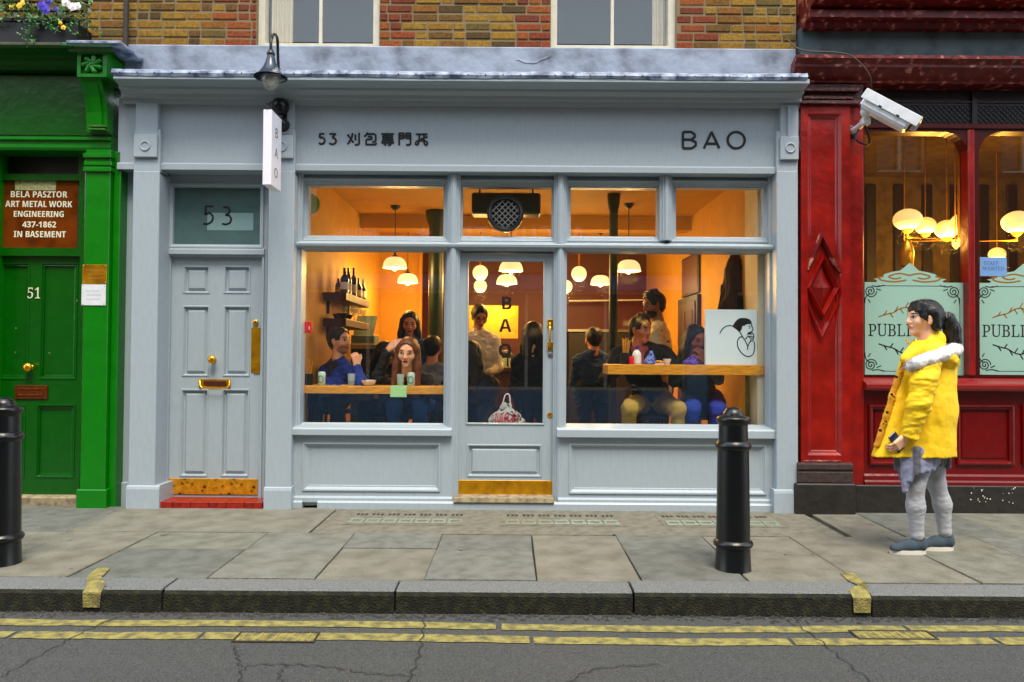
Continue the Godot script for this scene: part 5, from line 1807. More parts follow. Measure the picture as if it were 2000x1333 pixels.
	# glass: clear above, etched below
	for i in 3:
		var h: Array = holes[i]
		st = S()
		bx(st, h[0] - 0.02, h[1] + 0.02, h[2] - 0.01, h[3] + 0.01, -0.125, -0.121)
		var gp := part("glass_pane", st, M.pane, o)
		var w: float = h[1] - h[0]
		var P := func(u: float, v: float) -> Vector2: return Vector2(h[0] + w * u, v)
		var e0: float = h[2]
		var e1: float = 1.9216
		var e2: float = 2.0869
		var outline := [P.call(-0.02, e0 - 0.01), P.call(1.02, e0 - 0.01), P.call(1.02, e1), P.call(0.80, e1), P.call(0.79, e1 + 0.014), P.call(0.83, e1 + 0.03), P.call(0.76, e1 + 0.034), P.call(0.72, e1 + 0.07), P.call(0.64, e1 + 0.088), P.call(0.56, e1 + 0.1), P.call(0.52, e1 + 0.135), P.call(0.47, e2), P.call(0.43, e1 + 0.135), P.call(0.38, e1 + 0.1), P.call(0.3, e1 + 0.088), P.call(0.23, e1 + 0.07), P.call(0.19, e1 + 0.034), P.call(0.12, e1 + 0.03), P.call(0.16, e1 + 0.014), P.call(0.15, e1), P.call(-0.02, e1)]
		st = S()
		slab2d(st, outline, -0.1205, -0.1195)
		part("etched_glass", st, M.etched, gp)
		var Z := -0.1193
		st = S()
		var bl := e0 + 0.06
		var bt := e1 - 0.03
		strokes(st, [[P.call(0.035, bl + 0.12), P.call(0.035, bt - 0.1)], [P.call(0.955, bl + 0.12), P.call(0.955, bt - 0.1)], [P.call(0.2, bl - 0.03), P.call(0.8, bl - 0.03)], [P.call(0.16, bt), P.call(0.82, bt)]], 0.005, Z, 0.0006)
		part("border_line", st, M.ink, gp)
		for cn in [[0.035, bl - 0.03, 1.0, 1.0], [0.955, bl - 0.03, -1.0, 1.0], [0.035, bt + 0.005, 1.0, -1.0], [0.955, bt + 0.005, -1.0, -1.0]]:
			st = S()
			var c2: Vector2 = P.call(cn[0], cn[1])
			var sp := []
			for t in 26:
				var a := 0.55 * t
				var rr := 0.052 - 0.0019 * t
				sp.append(c2 + Vector2(cn[2] * (0.052 + rr * cos(a)), cn[3] * (0.052 + rr * sin(a))))
			strokes(st, [sp, [c2 + Vector2(cn[2] * 0.0, cn[3] * 0.16), c2 + Vector2(cn[2] * 0.012, cn[3] * 0.1), c2 + Vector2(cn[2] * 0.05, cn[3] * 0.07)], [c2 + Vector2(cn[2] * 0.17, 0), c2 + Vector2(cn[2] * 0.11, cn[3] * 0.012), c2 + Vector2(cn[2] * 0.06, cn[3] * 0.004)], [c2 + Vector2(cn[2] * 0.1, cn[3] * 0.03), c2 + Vector2(cn[2] * 0.14, cn[3] * 0.045)], [c2 + Vector2(cn[2] * 0.03, cn[3] * 0.12), c2 + Vector2(cn[2] * 0.05, cn[3] * 0.15)]], 0.0085, Z, 0.0007, true)
			part("corner_scroll", st, mat("scroll_ink", Color(0.05, 0.07, 0.03), 0.4), gp)
		var ty: float = 1.5133
		var t2 := text("lettering", "PUBLIC BAR", Vector3(h[0] + w * 0.48, ty, Z + 0.0006), 0.102, M.ink, gp, "Droid Serif", false, 0.001, 0.9)
		t2.scale.x = w * 0.82 / t2.mesh.get_aabb().size.x
		for sg in [[0.10, -1.0], [-0.10, 1.0]]:
			for mx in [-1.0, 1.0]:
				st = S()
				var cy: float = ty + sg[0] * 1.15
				var cx: float = h[0] + w * 0.5
				var L := []
				for q in [[0.33, 0.0], [0.26, 0.02], [0.19, 0.035], [0.12, 0.07], [0.06, 0.08], [0.02, 0.07]]:
					L.append(Vector2(cx + mx * w * q[0], cy + signf(sg[0]) * q[1]))
				var lines := [L]
				for q in [[0.28, 0.012, 0.04], [0.22, 0.03, -0.035], [0.17, 0.045, 0.045], [0.12, 0.07, -0.04], [0.07, 0.08, 0.045], [0.05, 0.08, -0.05]]:
					lines.append([Vector2(cx + mx * w * q[0], cy + signf(sg[0]) * q[1]), Vector2(cx + mx * w * (q[0] - 0.03), cy + signf(sg[0]) * (q[1] + q[2]))])
				strokes(st, lines, 0.010, Z, 0.0007, true)
				part("leaf_spray", st, M.scroll_ink if sg[0] < 0 else mat("gilt", Color(0.55, 0.38, 0.06), 0.35), gp)
		st = S()
		var Ls := []
		for mx in [-1.0, 1.0]:
			var cx: float = h[0] + w * 0.47
			Ls.append([Vector2(cx, e1 + 0.06), Vector2(cx + mx * w * 0.1, e1 + 0.075), Vector2(cx + mx * w * 0.2, e1 + 0.05), Vector2(cx + mx * w * 0.14, e1 + 0.03), Vector2(cx + mx * w * 0.08, e1 + 0.04)])
			Ls.append([Vector2(cx + mx * w * 0.03, e1 + 0.02), Vector2(cx + mx * w * 0.14, e1 + 0.005), Vector2(cx + mx * w * 0.26, e1 + 0.015), Vector2(cx + mx * w * 0.3, e1 + 0.04), Vector2(cx + mx * w * 0.25, e1 + 0.05)])
		strokes(st, Ls, 0.012, Z, 0.0007, true)
		part("crest_scroll", st, M.gilt, gp)
	# handwritten notice stuck inside
	var nt := [3.9668, 4.193, 1.9794, 2.1407]
	st = S()
	bx(st, nt[0], nt[1], nt[2], nt[3], -0.119, -0.117)
	var note := part("notice", st, M.blue_paper)
	tag(note, "pale blue handwritten staff wanted notice on the pub window", "notice")
	var nink := mat("notice_ink", Color(0.25, 0.36, 0.52), 0.8)
	text("lettering", "STAFF", Vector3(lerpf(nt[0], nt[1], 0.42), lerpf(nt[2], nt[3], 0.68), -0.1165), 0.03, nink, note, "Droid Serif", false, 0.001)
	text("lettering", "WANTED", Vector3(lerpf(nt[0], nt[1], 0.5), lerpf(nt[2], nt[3], 0.4), -0.1165), 0.03, nink, note, "Droid Serif", false, 0.001)

# ---------------------------------------------------------------- the other side of the street, mirrored in the glass
func across_the_street() -> void:
	var st := S()
	bx(st, -60, 60, -0.5, 0.0, 7.2, 8.6)
	setting("far_pavement", st, M.slab_1, "pavement on the other side of the street")
	for k in 3:
		var x0: float = [-14.0, -5.0, 4.0][k]
		var x1: float = [-5.02, 3.98, 14.0][k]
		var o := thing("terrace_house", ["brown brick house across the street", "house across the street with a lettered yellow shop board", "red brick house across the street"][k], "house", Vector3((x0 + x1) / 2, 0, 9))
		o.position = Vector3.ZERO
		st = S()
		var holes := []
		var n := 4
		for f in 1:
			for i in n:
				var c := lerpf(x0, x1, (i + 0.5) / n)
				holes.append([c - 0.5, c + 0.5, 5.0 + f * 3.0, 6.8 + f * 3.0])
		holes.append([x0 + 0.5, x1 - 0.5, 0.6, 2.6])
		pierced(st, [x0, x1, 0.0, 7.6], holes, 8.6, 9.0)
		part("wall", st, [M.stock_brick_4, M.stock_brick_5, M.red_brick_1][k], o)
		for h in holes:
			st = S()
			bx(st, h[0], h[1], h[2], h[3], 8.78, 8.79)
			var p := part("window", st, mat("far_glass", Color(0.03, 0.04, 0.05), 0.05), o)
			st = S()
			bx(st, h[0], h[1], h[2], h[2] + 0.06, 8.7, 8.77)
			bx(st, h[0], h[1], h[3] - 0.06, h[3], 8.7, 8.77)
			var m: float = h[0]
			while m < h[1] + 0.01:
				bx(st, m - 0.03, m + 0.03, h[2] + 0.061, h[3] - 0.061, 8.7, 8.77)
				m += (h[1] - h[0]) / (2.0 if h[1] - h[0] < 2.0 else 5.0)
			part("sash", st, M.sash_white, p)
		if k == 1:
			st = S()
			bx(st, x0 + 0.2, x1 - 0.2, 2.95, 4.15, 8.45, 8.598)
			var fb := part("shop_board", st, mat("mustard_board", Color(0.52, 0.46, 0.12), 0.6), o)
			for w in [["NATURAL", -3.14, 0.14], ["ACCURATE", 0.2, 0.36]]:
				var t := text("lettering", w[0], Vector3(w[1], 3.72 if w[2] < 0.2 else 3.66, 8.448), w[2], M.sign_white, fb, "Droid Sans", true, 0.004)
				t.rotation.y = PI
			st = S()
			var star := []
			for i in 10:
				var a := PI / 2 + TAU * i / 10.0
				star.append(Vector2(-1.77, 3.68) + Vector2(cos(a), sin(a)) * (0.2 if i % 2 == 0 else 0.08))
			slab2d(st, star, 8.44, 8.449)
			part("star", st, M.sign_white, fb)
			st = S()
			pierced(st, [x0 + 0.1, x1 - 0.1, 0.0, 2.9], [[x0 + 0.5, x1 - 0.5, 0.6, 2.6]], 8.5, 8.598)
			part("shop_base", st, mat("sky_blue_paint", Color(0.36, 0.52, 0.68), 0.5), o)

# ---------------------------------------------------------------- inside the restaurant
const WARM := Color(1.0, 0.80, 0.46)
const CEIL := 2.95

func dining_room() -> void:
	var X0 := -1.82
	var X1 := 2.13
	var Z1 := -5.8
	var st := S()
	bx(st, X0 - 0.2, X1 + 0.2, -0.2, 0.02, Z1 - 0.3, -0.2)
	setting("restaurant_floor", st, M.dark_floor, "dark restaurant floor")
	st = S()
	bx(st, X0 - 0.2, X1 + 0.2, CEIL, CEIL + 0.15, Z1 - 0.3, -0.1)
	setting("restaurant_ceiling", st, M.amber_ceiling, "warm amber restaurant ceiling")
	st = S()
	bx(st, X0 - 0.2, X0, 0.02, CEIL, Z1 - 0.3, -0.24)
	setting("restaurant_wall_left", st, M.amber_wall, "amber side wall carrying the bottle shelves")
	st = S()
	bx(st, X1, X1 + 0.2, 0.02, CEIL, Z1 - 0.3, -0.6)
	setting("restaurant_wall_right", st, M.amber_wall, "amber side wall with the brown door")
	st = S()
	bx(st, X1 - 0.012, X1 + 0.2, 0.02, CEIL, -0.598, -0.241)
	setting("pale_wall_end", st, M.pale_wall, "pale end of the side wall by the window")
	st = S()
	var h := [-0.6928, 0.0954, 1.5571, 2.0856]
	pierced(st, [X0, X1, 0.02, CEIL], [h], Z1 - 0.2, Z1)
	setting("restaurant_wall_back", st, M.oxblood_wall, "oxblood back wall with a lit hatch")
	st = S()
	bx(st, X0, -1.2601, 0.02, CEIL, -4.35, -4.2)
	bx(st, -1.2883, -1.253, 0.02, CEIL, -4.198, -4.17)
	setting("restaurant_wall_return", st, M.amber_wall, "amber wall behind the bar counter")
	# ceiling beam
	st = S()
	bx(st, X0, X1, CEIL - 0.16, CEIL - 0.002, -3.0, -2.75)
	setting("ceiling_beam", st, M.amber_ceiling, "boxed beam across the restaurant ceiling")
	# lit kitchen behind the hatch
	st = S()
	bx(st, h[0] - 0.3, h[1] + 0.3, h[2] - 0.3, h[3] + 0.3, Z1 - 0.75, Z1 - 0.7)
	bx(st, h[0] - 0.35, h[0] - 0.3, h[2] - 0.3, h[3] + 0.3, Z1 - 0.7, Z1 - 0.2)
	bx(st, h[1] + 0.3, h[1] + 0.35, h[2] - 0.3, h[3] + 0.3, Z1 - 0.7, Z1 - 0.2)
	bx(st, h[0] - 0.3, h[1] + 0.3, h[3] + 0.3, h[3] + 0.35, Z1 - 0.7, Z1 - 0.2)
	bx(st, h[0] - 0.3, h[1] + 0.3, h[2] - 0.35, h[2] - 0.3, Z1 - 0.7, Z1 - 0.2)
	setting("kitchen_wall", st, mat("kitchen_yellow", Color(0.9, 0.74, 0.22), 0.6, "soft", 0.8), "yellow kitchen wall behind the hatch")
	var kl := thing("kitchen_light", "lit strip lamp in the kitchen behind the hatch", "lamp", Vector3((h[0] + h[1]) / 2, h[3] + 0.25, Z1 - 0.4))
	st = S()
	bx(st, -0.3, 0.3, 0.0, 0.04, -0.04, 0.04, 0.01)
	part("tube", st, M.hatch_glow, kl)
	omni(Vector3(0, -0.1, 0), Color(1.0, 0.82, 0.42), 0.32, 0.15, kl)
	# pendants
	for p in [[Vector3(-1.3183, 2.25, -2.2), 0.122, "beside the bottle shelves"], [Vector3(-1.3238, 2.1889, -3.3), 0.118, "over the blue bar counter"], [Vector3(-0.0169, 2.2247, -2.2), 0.122, "behind the glazed door, the larger"], [Vector3(-0.069, 2.1753, -3.2), 0.118, "behind the glazed door, the smaller"], [Vector3(1.271, 2.2114, -2.0), 0.120, "beside the green iron column"], [Vector3(1.1708, 2.2339, -3.8), 0.120, "behind the green iron column"]]:
		var o := thing("pendant_lamp", "lit milky glass dome lamp on a thin cord %s" % p[2], "lamp", p[0], "milky dome lamps in the restaurant")
		var s := S()
		var prof := []
		for i in 11:
			var t := i / 10.0 * PI * 0.5
			prof.append([p[1] * pow(cos(t), 0.7) + 0.012, p[1] * 1.02 * sin(t)])
		lathe(s, Vector3.ZERO, [[p[1] * 0.93, 0.004]] + prof, Vector3.UP, 28)
		part("shade", s, M.lamp_glow, o)
		s = S()
		lathe(s, Vector3(0, p[1] * 1.0, 0), [[0.034, 0.0], [0.03, 0.018], [0.012, 0.028], [0.012, 0.06], [0.0001, 0.06]], Vector3.UP, 14)
		part("cap", s, M.green_iron, o)
		s = S()
		tube(s, [Vector3(0, p[1] + 0.05, 0), Vector3(0, CEIL - 0.03 - p[0].y, 0)], 0.005, 0.005, 6)
		part("cord", s, M.green_iron, o)
		s = S()
		lathe(s, Vector3(0, CEIL - p[0].y, 0), [[0.055, 0.0], [0.055, -0.02], [0.02, -0.05], [0.0001, -0.055]], Vector3.UP, 16)
		part("ceiling_rose", s, M.green_iron, o)
		s = S()
		ball(s, Vector3(0, -0.005, 0), 0.026)
		part("bulb", s, glow("bulb_glow", Color(1.0, 0.86, 0.5), 1.2), o)
		omni(Vector3(0, -0.05, 0), WARM, 0.32, 0.1, o)
	for p in [[Vector3(-0.4111, 2.3358, -3.4), 0.098, "the larger of two beyond the glazed door"], [Vector3(-0.4601, 2.2756, -4.6), 0.094, "the smaller of two beyond the glazed door"], [Vector3(0.8324, 2.3098, -3.2), 0.096, "before the oxblood wall, the larger"], [Vector3(0.7505, 2.2584, -4.4), 0.094, "before the oxblood wall, the smaller"]]:
		var o := thing("globe_lamp", "lit round glass globe lamp, %s" % p[2], "lamp", p[0], "round globe lamps in the restaurant")
		var s := S()
		ball(s, Vector3.ZERO, p[1], 1.0, 24)
		part("globe", s, M.lamp_glow, o)
		s = S()
		tube(s, [Vector3(0, p[1] - 0.005, 0), Vector3(0, CEIL - p[0].y, 0)], 0.012, 0.012, 8)
		part("stem", s, M.brass, o)
		omni(Vector3(0, -p[1] - 0.02, 0), WARM, 0.2, 0.1, o)
	# iron columns
	for c in [[1.0388, -1.5, 0.045, "slim green iron column by the round lamps"], [-0.8858, -2.5, 0.085, "thick dark green column beside the bar"]]:
		var o := thing("iron_column", c[3], "column", Vector3(c[0], 0.02, c[1]))
		var s := S()
		lathe(s, Vector3.ZERO, [[c[2] * 1.6, 0.0], [c[2] * 1.6, 0.1], [c[2] * 1.2, 0.14], [c[2], 0.2], [c[2], CEIL - 0.2], [c[2] * 1.3, CEIL - 0.14], [c[2] * 1.5, CEIL - 0.05], [c[2] * 1.5, CEIL - 0.02]], Vector3.UP, 20)
		part("shaft", s, M.green_iron, o)
	# bottle shelves on the side wall
	for k in 2:
		var y: float = [1.8769, 1.6254][k]
		var o := thing("wall_shelf", ["brown wooden shelf holding the dark bottles", "brown wooden shelf holding glasses and bowls"][k], "shelf", Vector3(X0, y, -1.6))
		var s := S()
		bx(s, 0.0, 0.22, -0.075, 0.0, -0.6, 0.6, 0.004)
		part("board", s, M.brown_wood, o)
		for zz in [-0.45, 0.45]:
			s = S()
			bx(s, 0.0, 0.03, -0.2, -0.076, zz - 0.015, zz + 0.015, 0.003)
			part("bracket", s, M.dark_wood, o)
		for i in 9:
			var zz := -1.06 - i * 0.13
			var xx := X0 + 0.17 - 0.07 * (i % 2)
			if k == 0:
				var hgt: float = [0.24, 0.15, 0.27, 0.2, 0.3, 0.28, 0.22, 0.25, 0.24][i]
				var r: float = [0.042, 0.03, 0.034, 0.03, 0.036, 0.034, 0.04, 0.03, 0.034][i]
				if i == 0:
					xx = X0 + 0.19
				s = S()
				lathe(s, Vector3(0, 0.001, 0), [[0.0001, 0.0], [r, 0.0], [r, hgt * 0.55], [r * 0.8, hgt * 0.64], [r * 0.36, hgt * 0.74], [r * 0.34, hgt * 0.96], [r * 0.4, hgt], [0.0001, hgt]], Vector3.UP, 14)
				var b := part("bottle", s, [M.bottle_green, M.bottle_amber][i % 2])
				b.position = Vector3(xx, y, zz)
				tag(b, "%s glass bottle, %s from the window on the upper wall shelf" % [["dark green", "dark amber"][i % 2], ["first", "second", "third", "fourth", "fifth", "sixth", "seventh", "eighth", "ninth"][i]], "bottle", "bottles on the upper shelf")
				s = S()
				lathe(s, Vector3.ZERO, [[r + 0.0008, hgt * 0.12], [r + 0.0008, hgt * 0.42]], Vector3.UP, 14)
				part("bottle_label", s, [M.paper, M.yellow_wood][i % 2], b)
			else:
				s = S()
				lathe(s, Vector3(0, 0.001, 0), [[0.0001, 0.0], [0.03, 0.0], [0.004, 0.012], [0.004, 0.06], [0.034, 0.1], [0.036, 0.15], [0.034, 0.15], [0.03, 0.1], [0.0001, 0.075]] if i > 2 else [[0.0001, 0.0], [0.03, 0.0], [0.055, 0.05], [0.05, 0.05], [0.0001, 0.01]], Vector3.UP, 14)
				var b := part("stem_glass" if i > 2 else "bowl", s, M.tumbler if i > 2 else M.dark_wood)
				b.position = Vector3(xx, y, zz)
				tag(b, ("clear stem glass, %s from the bowls on the lower wall shelf" % ["first", "second", "third", "fourth", "fifth", "sixth"][maxi(i - 3, 0)]) if i > 2 else ("dark bowl, %s from the window on the lower wall shelf" % ["first", "second", "third"][mini(i, 2)]), "glass" if i > 2 else "bowl", "glasses on the lower shelf" if i > 2 else "bowls on the lower shelf")
	# bar counter with blue boards, till and taps
	var bz := -2.3
	var bt: float = 1.4009
	var bc := thing("bar_counter", "bar counter faced with dark blue boards under a grey top", "counter", Vector3(-1.3, 0.02, bz))
	var s3 := S()
	var bx1: float = -1.4333
	bx(s3, X0 + 1.3 + 0.002, bx1 + 1.3, bt - 0.06 - 0.02, bt - 0.02, -0.55, 0.04, 0.006)
	part("worktop", s3, M.steel, bc)
	s3 = S()
	bx(s3, X0 + 1.3 + 0.002, bx1 + 1.3 - 0.02, 0.0, bt - 0.085, -0.5, -0.02)
	part("carcass", s3, M.dark_wood, bc)
	var yy := 0.0
	while yy < bt - 0.12:
		s3 = S()
		bx(s3, X0 + 1.3 + 0.004, bx1 + 1.3 - 0.02, yy + 0.004, yy + 0.076, -0.019, 0.0, 0.006)
		part("board", s3, M.blue_boards, bc)
		yy += 0.08
	var till := thing("cash_till", "grey cash till with tilted screen on the bar counter", "till", Vector3(-1.6967, bt, -2.45))
	s3 = S()
	bx(s3, -0.16, 0.14, 0.0, 0.1, -0.15, 0.15, 0.01)
	part("drawer", s3, M.band_paint, till)
	s3 = S()
	var e := slanted(-0.13, 0.1, 0.1, 0.33, 0.02, -0.1)
	for q in e:
		quad(s3, q[0], q[1], q[2], q[3], q[4])
	part("screen", s3, M.band_paint, till)
	# serving counter behind the door
	var sc := thing("serving_counter", "brown wooden serving counter beyond the glazed door", "counter", Vector3(0, 0.02, -2.6))
	s3 = S()
	var top: float = 1.1414 - 0.02
	bx(s3, -0.4157, 0.1825, top - 0.05, top, -0.5, 0.03, 0.005)
	part("worktop", s3, M.brown_wood, sc)
	for i in 4:
		s3 = S()
		var a := lerpf(-0.4037, 0.1706, i / 4.0)
		var b := lerpf(-0.4037, 0.1706, (i + 1) / 4.0)
		bx(s3, a + 0.003, b - 0.003, 0.0, top - 0.052, -0.45, 0.0, 0.004)
		part("panel", s3, M.brown_wood, sc)
	for i in 5:
		s3 = S()
		lathe(s3, Vector3.ZERO, [[0.0001, 0.001], [0.026, 0.001], [0.03, 0.11], [0.028, 0.11], [0.024, 0.006], [0.0001, 0.006]], Vector3.UP, 12)
		var t := part("tumbler", s3, M.tumbler)
		t.position = Vector3(-0.236 + i * 0.075, top + 0.02, -2.62)
		tag(t, "clear tumbler on the brown serving counter, %s from the cream shirt" % ["first", "second", "third", "fourth", "fifth"][i], "glass", "tumblers on the serving counter")
	s3 = S()
	lathe(s3, Vector3.ZERO, [[0.0001, 0.0], [0.085, 0.0], [0.1, 0.02], [0.1, 0.17], [0.085, 0.19], [0.05, 0.2], [0.0001, 0.2]], Vector3.BACK, 24)
	var urn := part("coffee_grinder", s3, M.ink)
	urn.position = Vector3(-0.0796, top + 0.125, -3.0)
	tag(urn, "round black machine drum on the serving counter", "machine")
	# round fan in the fanlight and the dark heater behind it
	var fc: Vector3 = Vector3(-0.0642, 2.4872, -0.13)
	var fan := thing("window_fan", "round black extractor fan with lattice grille set in the fanlight", "fan", fc)
	s3 = S()
	lathe(s3, Vector3(0, 0, -0.06), [[0.155, 0.0], [0.157, 0.05], [0.15, 0.07], [0.135, 0.078], [0.122, 0.07], [0.118, 0.05], [0.118, 0.0]], Vector3.BACK, 40)
	part("rim", s3, M.black_iron, fan)
	s3 = S()
	lathe(s3, Vector3(0, 0, -0.05), [[0.118, 0.0], [0.0001, 0.002]], Vector3.BACK, 32)
	part("hub_plate", s3, M.ink, fan)
	for d in [-1.0, 1.0]:
		for i in 6:
			var off := (i - 2.5) * 0.036
			var hl := sqrt(0.117 * 0.117 - off * off)
			var u := Vector3(1, d, 0).normalized()
			var v := Vector3(-d, 1, 0).normalized()
			s3 = S()
			tube(s3, [v * off - u * hl + Vector3(0, 0, -0.008 + 0.004 * d), v * off + u * hl + Vector3(0, 0, -0.008 + 0.004 * d)], 0.0042, 0.0042, 6)
			part("grille_bar", s3, M.steel, fan)
	var ht := [-0.3697, 0.2474, 2.5424, 2.7351]
	var heat := thing("air_curtain", "long dark air curtain hung inside above the glazed door", "heater", Vector3((ht[0] + ht[1]) / 2, ht[2], -0.45))
	s3 = S()
	bx(s3, -(ht[1] - ht[0]) / 2, (ht[1] - ht[0]) / 2, 0.0, ht[3] - ht[2], -0.2, 0.0, 0.015)
	part("casing", s3, mat("dark_teal", Color(0.02, 0.06, 0.075), 0.35), heat)
	for q in [-0.24, 0.24]:
		s3 = S()
		tube(s3, [Vector3(q, ht[3] - ht[2] - 0.01, -0.1), Vector3(q, CEIL - ht[2], -0.1)], 0.008)
		part("hanger", s3, M.ink, heat)
	# on the side wall: picture, brown door, coat
	var pw := thing("framed_picture", "dark framed picture on the amber wall over the brown door", "picture", Vector3(X1, 2.2, -2.7))
	s3 = S()
	bx(s3, -0.03, -0.002, 2.0096 - 2.2, 2.4836 - 2.2, -0.42, 0.42, 0.006)
	part("frame", s3, M.dark_wood, pw)
	s3 = S()
	bx(s3, -0.034, -0.0305, 2.04 - 2.2, 2.4532 - 2.2, -0.38, 0.38)
	part("print", s3, M.oxblood_wall, pw)
	var bd := thing("brown_door", "red brown panelled door in the amber side wall", "door", Vector3(X1, 0.02, -2.75))
	s3 = S()
	bx(s3, -0.05, -0.002, 0.0, 1.97, -0.5, 0.5, 0.005)
	part("frame", s3, M.dark_wood, bd)
	s3 = S()
	bx(s3, -0.065, -0.051, 0.01, 1.9, -0.43, 0.43, 0.004)
	part("leaf", s3, M.brown_wood, bd)
	for i in 2:
		s3 = S()
		bx(s3, -0.073, -0.066, 0.9, 1.8, -0.36 + i * 0.38, -0.03 + i * 0.38, 0.004)
		part("panel", s3, M.brown_wood, bd)
	var coat := thing("hanging_coat", "black coat hanging from a hook on the pale wall", "coat", Vector3(2.1204, 2.2346, -0.85))
	s3 = S()
	var cp: Vector3 = Vector3(2.1542, 2.2349, -0.85)
	flesh(s3, [limb(cp + Vector3(-0.03, 0, 0), cp + Vector3(-0.02, -0.14, 0), 0.06, 0.12, lin(0.05, 0.055, 0.06), 0.05), limb(cp + Vector3(-0.02, -0.14, 0), cp + Vector3(-0.06, -0.62, 0.02), 0.12, 0.17, lin(0.05, 0.055, 0.06), 0.05), limb(cp + Vector3(0.06, -0.08, 0.05), cp + Vector3(0.08, -0.5, 0.1), 0.07, 0.06, lin(0.05, 0.055, 0.065), 0.03)], 0.014, coat.position, [], 0.03, 7.0, Vector3(1.6, 0.4, 1.6))
	part("cloth", s3, cloth_mat("cloth"), coat)
	s3 = S()
	bx(s3, 0.02, X1 - coat.position.x - 0.013, 0.02, 0.05, -0.02, 0.02, 0.004)
	part("hook", s3, M.dark_wood, coat)
	var al := thing("alarm_box", "small red alarm box by the window edge", "alarm box", Vector3(-1.7554, 1.4583, -0.215))
	s3 = S()
	bx(s3, -0.045, 0.03, 0.0, 0.1, -0.03, 0.0, 0.008)
	part("case", s3, mat("alarm_red", Color(0.8, 0.03, 0.02), 0.35), al)
	s3 = S()
	bx(s3, 0.008, 0.014, 0.03, 0.06, 0.0, 0.003)
	part("label_strip", s3, M.paper, al)
	var pt := thing("lime_plate", "lime green spotted oval hanging on the amber wall inside the fanlight", "ornament", Vector3(-1.8225, 2.6318, -0.5))
	s3 = S()
	lathe(s3, Vector3(-0.01, 0, 0), [[0.0001, 0.012], [0.06, 0.01], [0.095, 0.0]], Vector3(0.5, 0, 1), 24)
	part("disc", s3, mat("lime", Color(0.42, 0.62, 0.05), 0.5), pt)
	var rl := thing("reflected_streak", "thin white bar standing for reflected light streaks before the oxblood wall", "rail", Vector3(1.8199, 2.1376, -5.2))  # bar and brackets added for streaks of light reflected in the glass
	s3 = S()
	tube(s3, [Vector3(0.8537, 2.1153, -5.2) - rl.position, Vector3(2.1446, 2.1398, -5.2) - rl.position], 0.012)
	part("bar", s3, M.white_enamel, rl)
	for q in [Vector3(0.8847, 2.1156, -5.2), Vector3(2.0827, 2.1394, -5.2)]:
		s3 = S()
		tube(s3, [q - rl.position, Vector3(q.x, q.y, -5.8) - rl.position], 0.008)
		part("bracket", s3, M.white_enamel, rl)
	var hood := thing("kitchen_range", "dark steel kitchen range against the oxblood wall", "range", Vector3(0, 0.02, -5.3))
	s3 = S()
	bx(s3, 0.8581, 1.948, 0.0, 1.6272, -0.48, 0.0, 0.01)
	part("body", s3, M.dark_wood, hood)
	s3 = S()
	bx(s3, 0.8426, 1.9636, 1.6272 + 0.001, 1.674, -0.48, 0.03, 0.005)
	part("top", s3, M.steel, hood)

func slanted(x0: float, x1: float, y0: float, y1: float, z: float, lean: float) -> Array:
	var a := Vector3(x0, y0, z)
	var b := Vector3(x1, y0, z)
	var c := Vector3(x1 + 0.03, y1, z + lean)
	var d := Vector3(x0 + 0.03, y1, z + lean)
	var t := Vector3(0, 0, -0.03)
	return [[a, b, c, d, Vector3.BACK], [a + t, b + t, c + t, d + t, Vector3.FORWARD], [a, b, b + t, a + t, Vector3.DOWN], [d, c, c + t, d + t, Vector3.UP], [a, d, d + t, a + t, Vector3.LEFT], [b, c, c + t, b + t, Vector3.RIGHT]]

